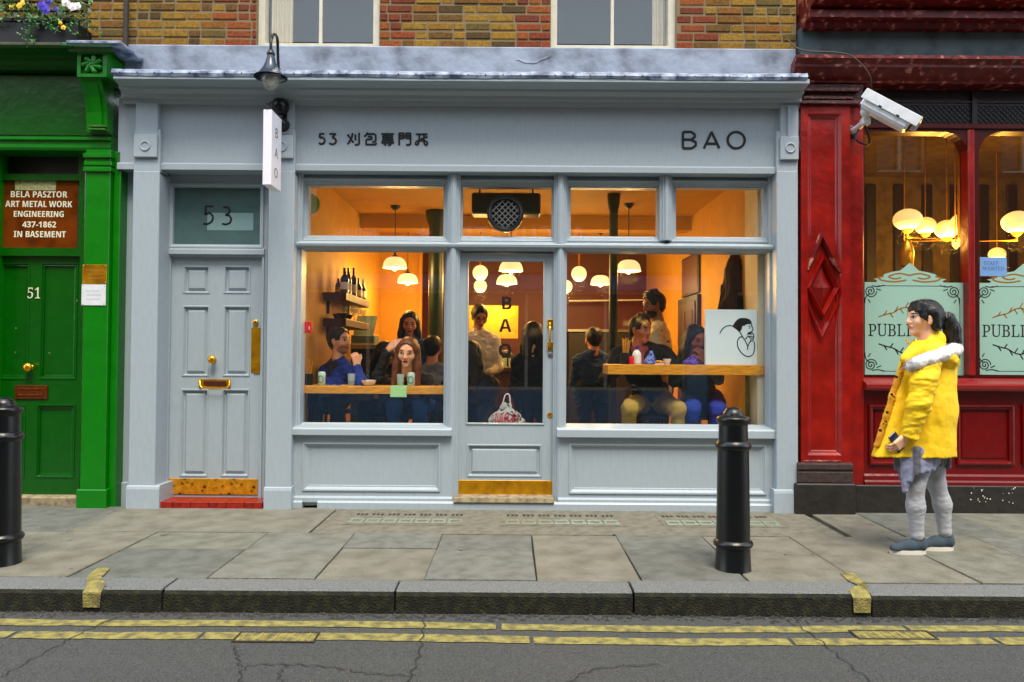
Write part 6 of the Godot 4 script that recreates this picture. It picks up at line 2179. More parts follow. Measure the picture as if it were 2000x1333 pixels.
# ---------------------------------------------------------------- inside the public house
func pub_room() -> void:
	var st := S()
	bx(st, 2.36, 2.46, 0.1, 3.6, -3.4, -0.2)
	bx(st, 7.4, 7.5, 0.1, 3.6, -3.4, -0.2)
	bx(st, 2.36, 7.5, 0.1, 3.6, -3.5, -3.4)
	setting("pub_wall", st, M.drab_wall, "drab brown wall inside the pub")
	st = S()
	bx(st, 2.36, 7.5, 3.6, 3.7, -3.5, -0.2)
	setting("pub_ceiling", st, mat("tobacco_ceiling", Color(0.42, 0.32, 0.1), 0.6, "patch", 1.0), "tobacco yellow pub ceiling")
	st = S()
	bx(st, 2.36, 7.5, -0.1, 0.1, -3.5, -0.2)
	setting("pub_floor", st, M.dark_floor, "dark pub floor")
	st = S()
	for i in 12:
		bx(st, 2.7 + i * 0.36, 2.83 + i * 0.36, 1.2, 3.5, -3.398, -3.36, 0.01)
	setting("pub_panelling", st, M.dark_wood, "dark upright panelling on the pub wall")
	var spots := [[Vector3(3.7049, 2.581, -0.8), 0.128, 0.78, "largest globe"], [Vector3(4.3043, 2.6641, -1.6), 0.105, 0.85, "globe behind the largest"], [Vector3(4.4148, 2.5942, -1.4), 0.115, 0.82, "globe over the lamp bracket"], [Vector3(4.4049, 2.6045, -1.1), 0.12, 0.82, "globe beside the red mullion"], [Vector3(4.7327, 2.5641, -0.8), 0.13, 0.8, "globe over the notice"], [Vector3(5.4295, 2.4524, -2.2), 0.09, 0.85, "globe half behind the blue notice"]]
	for i in spots.size():
		var p: Array = spots[i]
		var o := thing("pub_lamp", "lit amber glass %s in the pub window" % p[3], "lamp", p[0], "amber globe lamps in the pub")
		var s := S()
		ball(s, Vector3.ZERO, p[1], p[2], 24)
		part("globe", s, M.pub_glow, o)
		s = S()
		lathe(s, Vector3(0, -p[1] * p[2] - 0.03, 0), [[0.0001, 0.0], [0.02, 0.0], [0.045, 0.02], [0.05, 0.034], [0.04, 0.04]], Vector3.UP, 14)
		part("gallery", s, M.brass, o)
		s = S()
		tube(s, [Vector3(0, p[1] * p[2] - 0.01, 0), Vector3(0, 3.6 - p[0].y, 0)] if i in [1, 2, 5] else [Vector3(0, -p[1] * p[2] - 0.03, 0), Vector3(0, -p[1] * p[2] - 0.07, 0), Vector3(0.5 if i == 0 else -0.55, -p[1] * p[2] - 0.08, -0.05), Vector3(0.5 if i == 0 else -0.55, 3.6 - p[0].y, -0.05)], 0.006, 0.006, 8)
		part("rod", s, M.brass, o)
		omni(Vector3(0, -p[1] - 0.06, 0.03), Color(1.0, 0.74, 0.32), 0.3, 0.1, o)
	var fl := thing("flame_lamp", "small amber flame shaped lamp under the pub globes", "lamp", Vector3(4.218, 2.3632, -0.9))
	st = S()
	lathe(st, Vector3(0, -0.04, 0), [[0.0001, -0.01], [0.012, 0.0], [0.034, 0.03], [0.036, 0.06], [0.02, 0.085], [0.0001, 0.09]], Vector3.UP, 16)
	part("bulb", st, M.pub_glow, fl)
	st = S()
	tube(st, [Vector3(0.03, 0.06, 0), Vector3(0.04, 3.6 - fl.position.y, 0)], 0.009)
	part("rod", st, M.brass, fl)
	var am := thing("amber_vase", "gilded bud shaped ornament behind the etched pub glass", "ornament", Vector3(3.441, 2.0821, -0.3))
	st = S()
	lathe(st, Vector3.ZERO, [[0.0001, 0.0], [0.05, 0.0], [0.055, 0.05], [0.06, 0.12], [0.045, 0.18], [0.02, 0.22], [0.0001, 0.24]], Vector3.UP, 20)
	part("bud", st, M.brass, am)
	st = S()
	lathe(st, Vector3.ZERO, [[0.03, 0.0], [0.03, -(am.position.y - 0.1) + 0.02], [0.1, -(am.position.y - 0.1)]], Vector3.UP, 14)
	part("stand", st, M.dark_wood, am)

# ---------------------------------------------------------------- things in the street and on the fronts
func street_things() -> void:
	for b in [[Vector3(1.3403, 0.0, 1.7329), 1.0, "black iron bollard in front of the restaurant window"], [Vector3(-3.065, 0.0, 1.7327), 1.03, "black iron bollard in front of the green door"]]:
		var o := thing("bollard", b[2], "bollard", b[0], "black cast iron bollards along the kerb")
		var k: float = b[1]
		var s := S()
		lathe(s, Vector3.ZERO, [[0.108, 0.0], [0.106, 0.006], [0.1, 0.14 * k], [0.1, 0.145 * k]], Vector3.UP, 32)
		part("foot", s, M.black_iron, o)
		s = S()
		lathe(s, Vector3.ZERO, [[0.1, 0.135 * k], [0.112, 0.142 * k], [0.118, 0.155 * k], [0.114, 0.168 * k], [0.1, 0.18 * k]], Vector3.UP, 32)
		part("lower_ring", s, M.black_iron, o)
		s = S()
		lathe(s, Vector3.ZERO, [[0.1, 0.175 * k], [0.092, 0.74 * k]], Vector3.UP, 32)
		part("shaft", s, M.black_iron, o)
		s = S()
		lathe(s, Vector3.ZERO, [[0.09, 0.715 * k], [0.098, 0.722 * k], [0.107, 0.737 * k], [0.107, 0.748 * k], [0.1, 0.757 * k], [0.098, 0.765 * k], [0.086, 0.772 * k]], Vector3.UP, 32)
		part("upper_ring", s, M.black_iron, o)
		s = S()
		lathe(s, Vector3.ZERO, [[0.087, 0.765 * k], [0.085, 0.87 * k]], Vector3.UP, 32)
		part("neck", s, M.black_iron, o)
		s = S()
		lathe(s, Vector3.ZERO, [[0.085, 0.865 * k], [0.096, 0.885 * k], [0.1, 0.893 * k], [0.1, 0.907 * k], [0.092, 0.916 * k], [0.07, 0.921 * k], [0.062, 0.924 * k], [0.058, 0.94 * k], [0.047, 0.958 * k], [0.028, 0.97 * k], [0.0001, 0.975 * k]], Vector3.UP, 32)
		part("cap", s, M.black_iron, o)
	# swan-neck lamp
	var wl: Vector3 = Vector3(-1.9584, 3.5986, 0.02)
	var c: Vector3 = Vector3(-1.9215, 3.4045, 0.36)
	var o := thing("wall_lamp", "unlit swan neck lamp with flared blue grey shade over the fascia", "lamp", Vector3(c.x, c.y, 0.31))
	var S0 := o.position
	var st := S()
	var hx := c.x
	var arm := curve([Vector3(wl.x, 3.5609, 0.02), Vector3(wl.x, 3.7386, 0.06), Vector3(lerpf(wl.x, hx, 0.3), 3.867, 0.12), Vector3(lerpf(wl.x, hx, 0.75), 3.846, 0.26), Vector3(hx, 3.7549, 0.36), Vector3(hx, 3.6366, 0.36)], 7)
	for i in arm.size():
		arm[i] -= S0
	tube(st, arm, 0.012, 0.012, 10)
	part("arm", st, M.black_iron, o)
	st = S()
	var hy: float = 3.4574 - S0.y
	var at := Vector3(hx - S0.x, hy, 0.36 - S0.z)
	lathe(st, at, [[0.128, 0.0], [0.13, 0.004], [0.092, 0.035], [0.062, 0.075], [0.042, 0.12], [0.03, 0.165], [0.028, 0.18]], Vector3.UP, 32)
	lathe(st, at, [[0.125, -0.002], [0.088, 0.03], [0.058, 0.07], [0.038, 0.115]], Vector3.UP, 32)
	part("shade", st, mat("slate_enamel", Color(0.16, 0.22, 0.29), 0.25, "soft", 0.3), o)
	st = S()
	lathe(st, at, [[0.028, 0.175], [0.034, 0.185], [0.03, 0.2], [0.018, 0.215], [0.012, 0.23]], Vector3.UP, 16)
	part("collar", st, M.black_iron, o)
	st = S()
	var prof := []
	for i in 13:
		var t := -PI / 2 + PI * 0.5 * i / 12.0
		prof.append([maxf(0.072 * cos(t), 0.0001), 0.115 * sin(t) + 0.012])
	lathe(st, at, prof, Vector3.UP, 24)
	part("glass_bowl", st, M.globe_glass, o)
	st = S()
	ball(st, at + Vector3(0, -0.03, 0), 0.032)
	part("bulb", st, M.china, o)
	st = S()
	lathe(st, Vector3(wl.x - S0.x, 3.6189 - S0.y, -S0.z - 0.03), [[0.04, 0.0], [0.04, 0.05], [0.02, 0.065], [0.0001, 0.07]], Vector3.BACK, 18)
	part("wall_plate", st, M.black_iron, o)
	# projecting sign
	var px := [-1.9293, -1.8623]
	var sy := [2.578, 3.1603]
	var sg := thing("projecting_sign", "white projecting box sign with black letters hung from an iron bracket", "sign", Vector3((px[0] + px[1]) / 2, sy[0], 0.38))
	var w: float = (px[1] - px[0]) / 2
	var hgt: float = sy[1] - sy[0]
	st = S()
	bx(st, -w, w, 0.0, hgt, -0.13, 0.12, 0.003)
	part("panel", st, M.sign_white, sg)
	for side in [1.0, -1.0]:
		for i in 3:
			var t := text("letter", ["B", "A", "O"][i], Vector3(side * (w + 0.0004), hgt * [0.74, 0.47, 0.2][i], 0.0), 0.075, M.ink, sg, "Droid Sans", false, 0.001, 1.2)
			t.rotation.y = side * PI / 2
	st = S()
	tube(st, [Vector3(0, hgt + 0.035, 0.14), Vector3(0, hgt + 0.035, -0.33)], 0.009)
	tube(st, curve([Vector3(0, hgt + 0.036, 0.12), Vector3(0, hgt + 0.085, 0.02), Vector3(0, hgt + 0.075, -0.15), Vector3(0, hgt + 0.12, -0.33)], 6), 0.008)
	for z in [-0.1, 0.09]:
		tube(st, [Vector3(0, hgt - 0.002, z), Vector3(0, hgt + 0.036, z)], 0.005)
	bx(st, -0.02, 0.02, hgt - 0.02, hgt + 0.16, -0.34, -0.32, 0.004)
	part("bracket", st, M.black_iron, sg)
	for q in [[Vector3(-1.9287, 3.3226, 0.05), 0.062, "black round floodlight fixed to the pilaster above the other fitting"], [Vector3(-1.9098, 3.1732, 0.05), 0.05, "black dome fitting on the pilaster under the floodlight"]]:
		var f := thing("wall_fitting", q[2], "fitting", q[0])
		st = S()
		lathe(st, Vector3(0, 0, 0.001), [[q[1], 0.0], [q[1], 0.05], [q[1] * 0.9, 0.08], [q[1] * 0.5, 0.1], [0.0001, 0.104]], Vector3.BACK, 24)
		part("dome", st, M.black_iron, f)
		st = S()
		lathe(st, Vector3(0, 0, 0.0), [[q[1] * 1.1, 0.0], [q[1] * 1.1, 0.012], [q[1], 0.016]], Vector3.BACK, 24)
		part("back_plate", st, M.ink, f)
	# security camera on the pub
	var A: Vector3 = Vector3(2.7902, 3.283, 0.36)
	var B: Vector3 = Vector3(3.0334, 3.0958, 0.46)
	var cam := thing("security_camera", "white security camera on a wall bracket at the pub front", "camera", Vector3(2.8849, 3.1071, 0.1))
	var q0 := cam.position
	var dir := (B - A).normalized()
	var side := dir.cross(Vector3.UP).normalized()
	var up := side.cross(dir)
	var length := (B - A).length()
	var mid := (A + B) / 2 - q0
	var basis := Basis(dir, up, side)
	st = S()
	var tmp := S()
	bx(tmp, -length / 2 - 0.03, length / 2 + 0.04, -0.055, 0.07, -0.07, 0.07, 0.02)
	st.append_from(tmp.commit(), 0, Transform3D(basis, mid))
	part("housing", st, M.white_enamel, cam)
	st = S()
	tmp = S()
	bx(tmp, -length / 2 - 0.06, length / 2 + 0.09, 0.072, 0.082, -0.085, 0.085, 0.004)
	bx(tmp, -length / 2 - 0.06, length / 2 + 0.09, 0.0, 0.081, 0.078, 0.086, 0.003)
	bx(tmp, -length / 2 - 0.06, length / 2 + 0.09, 0.0, 0.081, -0.086, -0.078, 0.003)
	st.append_from(tmp.commit(), 0, Transform3D(basis, mid))
	part("sun_hood", st, M.white_enamel, cam)
	st = S()
	tmp = S()
	lathe(tmp, Vector3(length / 2 + 0.04, 0.0, 0), [[0.05, 0.0], [0.046, 0.012], [0.0001, 0.008]], Vector3.RIGHT, 20)
	st.append_from(tmp.commit(), 0, Transform3D(basis, mid))
	part("lens", st, M.ink, cam)
	for i in 2:
		st = S()
		tmp = S()
		bx(tmp, -0.07 + i * 0.15, -0.045 + i * 0.15, -0.004, 0.012, 0.0865, 0.09, 0.001)
		st.append_from(tmp.commit(), 0, Transform3D(basis, mid))
		part("clip", st, M.ink, cam)
	st = S()
	var k1: Vector3 = Vector3(2.7959, 3.2277, 0.33) - q0
	var k2: Vector3 = Vector3(2.8014, 3.1675, 0.3) - q0
	var k3: Vector3 = Vector3(2.8339, 3.1727, 0.12) - q0
	ball(st, k1, 0.045, 0.9)
	tube(st, [k1, k2], 0.028)
	bx(st, k2.x - 0.03, k2.x + 0.035, k2.y - 0.035, k2.y + 0.02, k2.z - 0.03, k2.z + 0.03, 0.006)
	tube(st, [k2, k3, Vector3(k3.x - 0.01, k3.y - 0.01, 0.0 - q0.z)], 0.024)
	part("bracket", st, M.white_enamel, cam)
	st = S()
	lathe(st, Vector3(k3.x - 0.01, k3.y - 0.01, 0.0 - q0.z), [[0.055, 0.0], [0.055, 0.015], [0.045, 0.02], [0.0001, 0.02]], Vector3.BACK, 18)
	part("wall_plate", st, M.black_iron, cam)
	st = S()
	tube(st, curve([k3 + Vector3(0, -0.02, 0.0), Vector3(2.7905, 3.0597, 0.16) - q0, Vector3(2.8563, 3.0127, 0.18) - q0, Vector3(2.8844, 3.024, 0.2) - q0, Vector3(2.8535, 3.0788, 0.24) - q0, Vector3(2.7932, 3.1511, 0.3) - q0], 6), 0.009)
	part("cable", st, M.ink, cam)
	var wire := thing("slack_cable", "thin grey cable looping over the red pub cornice", "cable", Vector3(2.5332, 3.7241, 0.26))
	st = S()
	var pts := curve([Vector3(2.2619, 3.8965, 0.1), Vector3(2.2849, 3.7841, 0.22), Vector3(2.3765, 3.7476, 0.24), Vector3(2.558, 3.7365, 0.25), Vector3(2.7021, 3.7126, 0.25), Vector3(2.8095, 3.6342, 0.24), Vector3(2.8898, 3.5581, 0.2), Vector3(2.9489, 3.4763, 0.1), Vector3(3.0051, 3.445, -0.02)], 5)
	for i in pts.size():
		pts[i] -= wire.position
	tube(st, pts, 0.006, 0.006, 6)
	part("cord", st, mat("cable_grey", Color(0.3, 0.22, 0.2), 0.6), wire)

# ---------------------------------------------------------------- people at the tables
func stool(at: Vector3, seat: float, near: String) -> void:
	var o := thing("bar_stool", "dark wooden bar stool under %s" % near, "stool", Vector3(at.x, 0.02, at.z), "bar stools at the window tables")
	var s := S()
	lathe(s, Vector3.ZERO, [[0.0001, seat - 0.04], [0.165, seat - 0.04], [0.17, seat - 0.02], [0.16, seat], [0.0001, seat]], Vector3.UP, 24)
	part("seat", s, M.dark_wood, o)
	for i in 4:
		s = S()
		var a := PI / 4 + PI / 2 * i
		tube(s, [Vector3(cos(a) * 0.12, seat - 0.04, sin(a) * 0.12), Vector3(cos(a) * 0.2, 0.0, sin(a) * 0.2)], 0.015)
		part("leg", s, M.dark_wood, o)
	s = S()
	var ring := []
	for i in 21:
		ring.append(Vector3(cos(TAU * i / 20.0) * 0.178, 0.24, sin(TAU * i / 20.0) * 0.178))
	tube(s, ring, 0.01)
	part("foot_ring", s, M.steel, o)

func seated(d: Dictionary, seat: float, near: String) -> void:
	var hip: Vector3 = d.hip
	hip.y = seat + 0.13
	d.hip = hip
	if not d.has("ka"):
		d.ka = hip + Vector3(-0.12, 0.0, 0.4)
		d.kb = hip + Vector3(0.12, 0.0, 0.4)
	d.fa = Vector3(d.ka.x, 0.27, maxf(hip.z + 0.17, d.ka.z - 0.12))
	d.fb = Vector3(d.kb.x, 0.27, maxf(hip.z + 0.17, d.kb.z - 0.12))
	d.base = Vector3(hip.x, 0.02, hip.z)
	stool(d.base, seat, near)
	person(d)

func standing(d: Dictionary) -> void:
	var m: Vector3 = (d.sa + d.sb) / 2
	d.base = Vector3(m.x, 0.02, m.z)
	d.hip = Vector3(m.x, 0.95, m.z)
	var ac: Vector3 = (d.sb - d.sa).normalized() * 0.1
	d.ka = Vector3(m.x, 0.5, m.z) - ac
	d.kb = Vector3(m.x, 0.5, m.z) + ac
	d.fa = Vector3(m.x, 0.02, m.z) - ac
	d.fb = Vector3(m.x, 0.02, m.z) + ac
	person(d)

func diners() -> void:
	var black := lin(0.03, 0.028, 0.03)
	var fair := lin(0.92, 0.68, 0.52)
	var tan := lin(0.82, 0.56, 0.4)
	var brown := lin(0.6, 0.36, 0.22)
	seated({"label": "person in blue zip jacket resting chin on a fist at the window", "head": Vector3(-1.5906, 1.3943, -0.72), "yaw": 62.0, "pitch": -4.0, "skin": fair, "hair": lin(0.07, 0.075, 0.085), "style": "short", "beard": lin(0.62, 0.42, 0.32),
		"sa": Vector3(-1.7512, 1.1066, -0.85), "sb": Vector3(-1.4623, 1.1134, -0.62), "ea": Vector3(-1.6737, 0.9496, -0.5), "wa": Vector3(-1.4985, 0.9763, -0.33), "eb": Vector3(-1.3249, 1.0152, -0.4), "wb": Vector3(-1.3875, 1.1714, -0.5), "hip": Vector3(-1.7013, 0.6077, -0.95),
		"top": lin(0.05, 0.17, 0.5), "top_name": "jacket", "collar": lin(0.12, 0.1, 0.1), "legs": lin(0.09, 0.1, 0.13),
		"hands": [[Vector3(-1.3876, 1.1852, -0.5), Vector3(-0.15, 0.9, 0.1), Vector3(0.5, 0.1, 0.8), -1.0, 1.5], [Vector3(-1.4986, 0.9853, -0.33), Vector3(1, -0.05, 0.3), Vector3(0, 1, 0), 1.0, 0.3]], "head_cell": 0.005}, 0.74, "the person in the blue jacket")
	seated({"label": "person with long brown hair leaning forward open mouthed at the window", "head": Vector3(-0.9212, 1.2889, -0.4), "yaw": -4.0, "pitch": 8.0, "tilt": -4.0, "size": 1.06, "skin": fair, "hair": lin(0.42, 0.24, 0.12), "style": "long", "lip": lin(0.6, 0.12, 0.1),
		"sa": Vector3(-1.0881, 1.0042, -0.62), "sb": Vector3(-0.7526, 1.0252, -0.62), "ea": Vector3(-1.2021, 1.0852, -0.52), "wa": Vector3(-1.1074, 1.3198, -0.46), "eb": Vector3(-0.6698, 0.9316, -0.45), "wb": Vector3(-0.8013, 0.9723, -0.33), "hip": Vector3(-0.9336, 0.5692, -0.9),
		"top": lin(0.07, 0.07, 0.08), "top_name": "jumper", "legs": lin(0.20, 0.38, 0.62),
		"hands": [[Vector3(-1.0968, 1.3289, -0.45), Vector3(0.7, 0.5, 0.2), Vector3(-0.2, 0.5, 0.8), 1.0, 0.5], [Vector3(-0.8014, 0.9812, -0.33), Vector3(-1, 0, 0.3), Vector3(0, 1, 0), -1.0, 0.3]], "head_cell": 0.005}, 0.7, "the person with long brown hair")
	standing({"label": "person with black bobbed hair and denim top standing behind the window table", "head": Vector3(-1.0525, 1.5917, -1.5), "yaw": 8.0, "pitch": 12.0, "skin": lin(0.85, 0.55, 0.4), "hair": lin(0.07, 0.085, 0.11), "style": "bob", "eyes": 0.5,  # blue tone of a reflection put into the black hair colour
		"sa": Vector3(-1.2181, 1.3382, -1.5), "sb": Vector3(-0.8609, 1.3407, -1.5), "ea": Vector3(-1.2598, 1.061, -1.45), "wa": Vector3(-1.1622, 0.8867, -1.3), "eb": Vector3(-0.8008, 1.0642, -1.45), "wb": Vector3(-0.8654, 0.8632, -1.3), "top": lin(0.22, 0.36, 0.55), "legs": lin(0.07, 0.07, 0.09)})
	seated({"label": "person with dark hair and brown top bending head down at the window table", "head": Vector3(-1.2105, 1.2597, -0.92), "yaw": 28.0, "pitch": 38.0, "skin": tan, "hair": black, "style": "bob", "eyes": 0.5,
		"sa": Vector3(-1.3637, 1.0079, -1.0), "sb": Vector3(-1.0786, 1.0099, -1.0), "ea": Vector3(-1.3721, 0.8079, -0.9), "wa": Vector3(-1.228, 0.8972, -0.6), "eb": Vector3(-1.0135, 0.8104, -0.9), "wb": Vector3(-1.0421, 0.8985, -0.6), "hip": Vector3(-1.2275, 0.4984, -1.1), "top": lin(0.13, 0.08, 0.06), "legs": lin(0.08, 0.08, 0.1)}, 0.66, "the person bending head down")
	standing({"label": "person seen from behind in a grey jacket by the dark column", "head": Vector3(-0.7879, 1.3393, -1.3), "yaw": 165.0, "skin": tan, "hair": black, "style": "short",
		"sa": Vector3(-0.6217, 1.0693, -1.3), "sb": Vector3(-0.9287, 1.0671, -1.3), "ea": Vector3(-0.5888, 0.814, -1.3), "wa": Vector3(-0.6469, 0.7474, -1.15), "eb": Vector3(-0.957, 0.8115, -1.3), "wb": Vector3(-0.8774, 0.7458, -1.15), "top": lin(0.48, 0.49, 0.5), "legs": lin(0.06, 0.06, 0.07)})
	standing({"label": "person in cream shirt and glasses looking down behind the glazed door", "head": Vector3(-0.3434, 1.6777, -1.75), "yaw": 14.0, "pitch": 22.0, "skin": tan, "hair": black, "style": "tied", "eyes": 0.6,
		"sa": Vector3(-0.4987, 1.4216, -1.75), "sb": Vector3(-0.1843, 1.4238, -1.75), "ea": Vector3(-0.5148, 1.1405, -1.7), "wa": Vector3(-0.3914, 1.092, -1.5), "eb": Vector3(-0.1488, 1.1538, -1.7), "wb": Vector3(-0.234, 1.1036, -1.5), "top": lin(0.93, 0.89, 0.76), "legs": lin(0.06, 0.06, 0.07)})
	var gl := S()
	var gb := facing(14.0, 22.0)
	var gh: Vector3 = Vector3(-0.3434, 1.6777, -1.75)
	for e in [-1.0, 1.0]:
		var ring := []
		for i in 17:
			ring.append(gh + gb * Vector3(e * 0.034 + 0.024 * cos(TAU * i / 16.0), 0.012 + 0.02 * sin(TAU * i / 16.0), 0.1))
		tube(gl, ring, 0.003, 0.003, 5)
		tube(gl, [gh + gb * Vector3(e * 0.058, 0.014, 0.1), gh + gb * Vector3(e * 0.085, 0.014, 0.0)], 0.003, 0.003, 5)
	tube(gl, [gh + gb * Vector3(-0.011, 0.014, 0.102), gh + gb * Vector3(0.011, 0.014, 0.102)], 0.003, 0.003, 5)
	var spec := part("spectacles", gl, M.ink)
	tag(spec, "thin dark spectacles worn by the person in the cream shirt", "glasses")
	standing({"label": "person with long black hair and dark purple coat behind the glazed door", "head": Vector3(-0.3801, 1.2801, -0.95), "yaw": 150.0, "pitch": 5.0, "skin": tan, "hair": black, "style": "long",
		"sa": Vector3(-0.2316, 1.0175, -0.95), "sb": Vector3(-0.5245, 1.0155, -0.95), "ea": Vector3(-0.2004, 0.7643, -0.95), "wa": Vector3(-0.2591, 0.6266, -0.85), "eb": Vector3(-0.5516, 0.7618, -0.95), "wb": Vector3(-0.4948, 0.625, -0.85), "top": lin(0.09, 0.05, 0.1), "top_name": "coat", "legs": lin(0.06, 0.1, 0.2)})
	standing({"label": "person in a long black coat turned away behind the glazed door", "head": Vector3(0.1991, 1.4789, -1.1), "yaw": 190.0, "skin": tan, "hair": black, "style": "bob",  # solid figure added for a dark reflection in the door glass
		"sa": Vector3(0.3902, 1.2309, -1.1), "sb": Vector3(0.0513, 1.2136, -1.1), "ea": Vector3(0.4316, 0.9573, -1.1), "wa": Vector3(0.3681, 0.7648, -1.0), "eb": Vector3(0.0232, 0.9544, -1.1), "wb": Vector3(0.0832, 0.7628, -1.0), "top": lin(0.035, 0.04, 0.055), "top_name": "coat", "legs": lin(0.04, 0.045, 0.06)})
	seated({"label": "person in black jacket and khaki trousers smiling sideways at the window table", "head": Vector3(1.1759, 1.5145, -0.62), "yaw": 38.0, "pitch": 4.0, "skin": lin(0.76, 0.46, 0.28), "hair": black, "style": "quiff", "lip": lin(0.6, 0.3, 0.22),
		"sa": Vector3(0.9711, 1.2891, -0.72), "sb": Vector3(1.4086, 1.3108, -0.66), "ea": Vector3(0.8511, 1.0643, -0.62), "wa": Vector3(0.9538, 1.1627, -0.36), "eb": Vector3(1.496, 1.1637, -0.52), "wb": Vector3(1.3091, 1.1923, -0.34), "hip": Vector3(1.3042, 0.8328, -0.8),
		"ka": Vector3(1.0329, 0.8327, -0.34), "kb": Vector3(1.4667, 0.8165, -0.36), "top": lin(0.05, 0.05, 0.055), "top_name": "jacket", "collar": lin(0.62, 0.28, 0.3), "legs": lin(0.64, 0.53, 0.22),
		"hands": [[Vector3(0.9537, 1.1806, -0.36), Vector3(0.8, 0.05, 0.2), Vector3(0, 1, 0.2), 1.0, 0.5], [Vector3(1.3091, 1.2102, -0.34), Vector3(-1, 0, 0.2), Vector3(0, 1, 0.2), -1.0, 0.5]], "head_cell": 0.005}, 0.72, "the person in khaki trousers")
	standing({"label": "bearded person in cream shirt standing in profile beside the amber wall", "head": Vector3(1.4031, 1.7819, -1.25), "yaw": -72.0, "pitch": 8.0, "skin": brown, "hair": black, "style": "quiff", "beard": lin(0.1, 0.06, 0.05), "size": 1.04,
		"sa": Vector3(1.3828, 1.4518, -1.08), "sb": Vector3(1.5394, 1.492, -1.42), "ea": Vector3(1.4871, 1.1547, -1.05), "wa": Vector3(1.338, 1.0383, -1.1), "eb": Vector3(1.6194, 1.1489, -1.45), "wb": Vector3(1.4539, 1.0294, -1.4), "top": lin(0.92, 0.85, 0.66), "legs": lin(0.06, 0.06, 0.07)})
	seated({"label": "person with black hair and blue jeans holding a hand to the mouth", "head": Vector3(1.6757, 1.4339, -0.62), "yaw": 22.0, "pitch": 18.0, "skin": brown, "hair": black, "style": "bob", "eyes": 0.5,
		"sa": Vector3(1.525, 1.2078, -0.72), "sb": Vector3(1.851, 1.2292, -0.7), "ea": Vector3(1.4705, 1.0569, -0.55), "wa": Vector3(1.5287, 1.1667, -0.36), "eb": Vector3(1.8448, 1.084, -0.5), "wb": Vector3(1.7153, 1.2346, -0.46), "hip": Vector3(1.7872, 0.8349, -0.82),
		"ka": Vector3(1.5833, 0.8352, -0.36), "kb": Vector3(1.8077, 0.8189, -0.36), "top": lin(0.24, 0.28, 0.27), "top_name": "cardigan", "legs": lin(0.07, 0.19, 0.55),
		"hands": [[Vector3(1.7153, 1.2437, -0.46), Vector3(-0.35, 0.9, 0.0), Vector3(0.4, 0.1, 0.9), 1.0, 0.9]]}, 0.72, "the person in blue jeans")
	standing({"label": "person in a navy denim jacket with back turned near the green column", "head": Vector3(0.8723, 1.4561, -1.9), "yaw": 200.0, "skin": tan, "hair": black, "style": "short",
		"sa": Vector3(1.05, 1.2255, -1.9), "sb": Vector3(0.7078, 1.2231, -1.9), "ea": Vector3(1.0842, 0.9722, -1.9), "wa": Vector3(1.0175, 0.7686, -1.8), "eb": Vector3(0.6651, 0.9692, -1.9), "wb": Vector3(0.7126, 0.7665, -1.8), "top": lin(0.12, 0.24, 0.38), "top_name": "jacket", "legs": lin(0.05, 0.06, 0.09)})

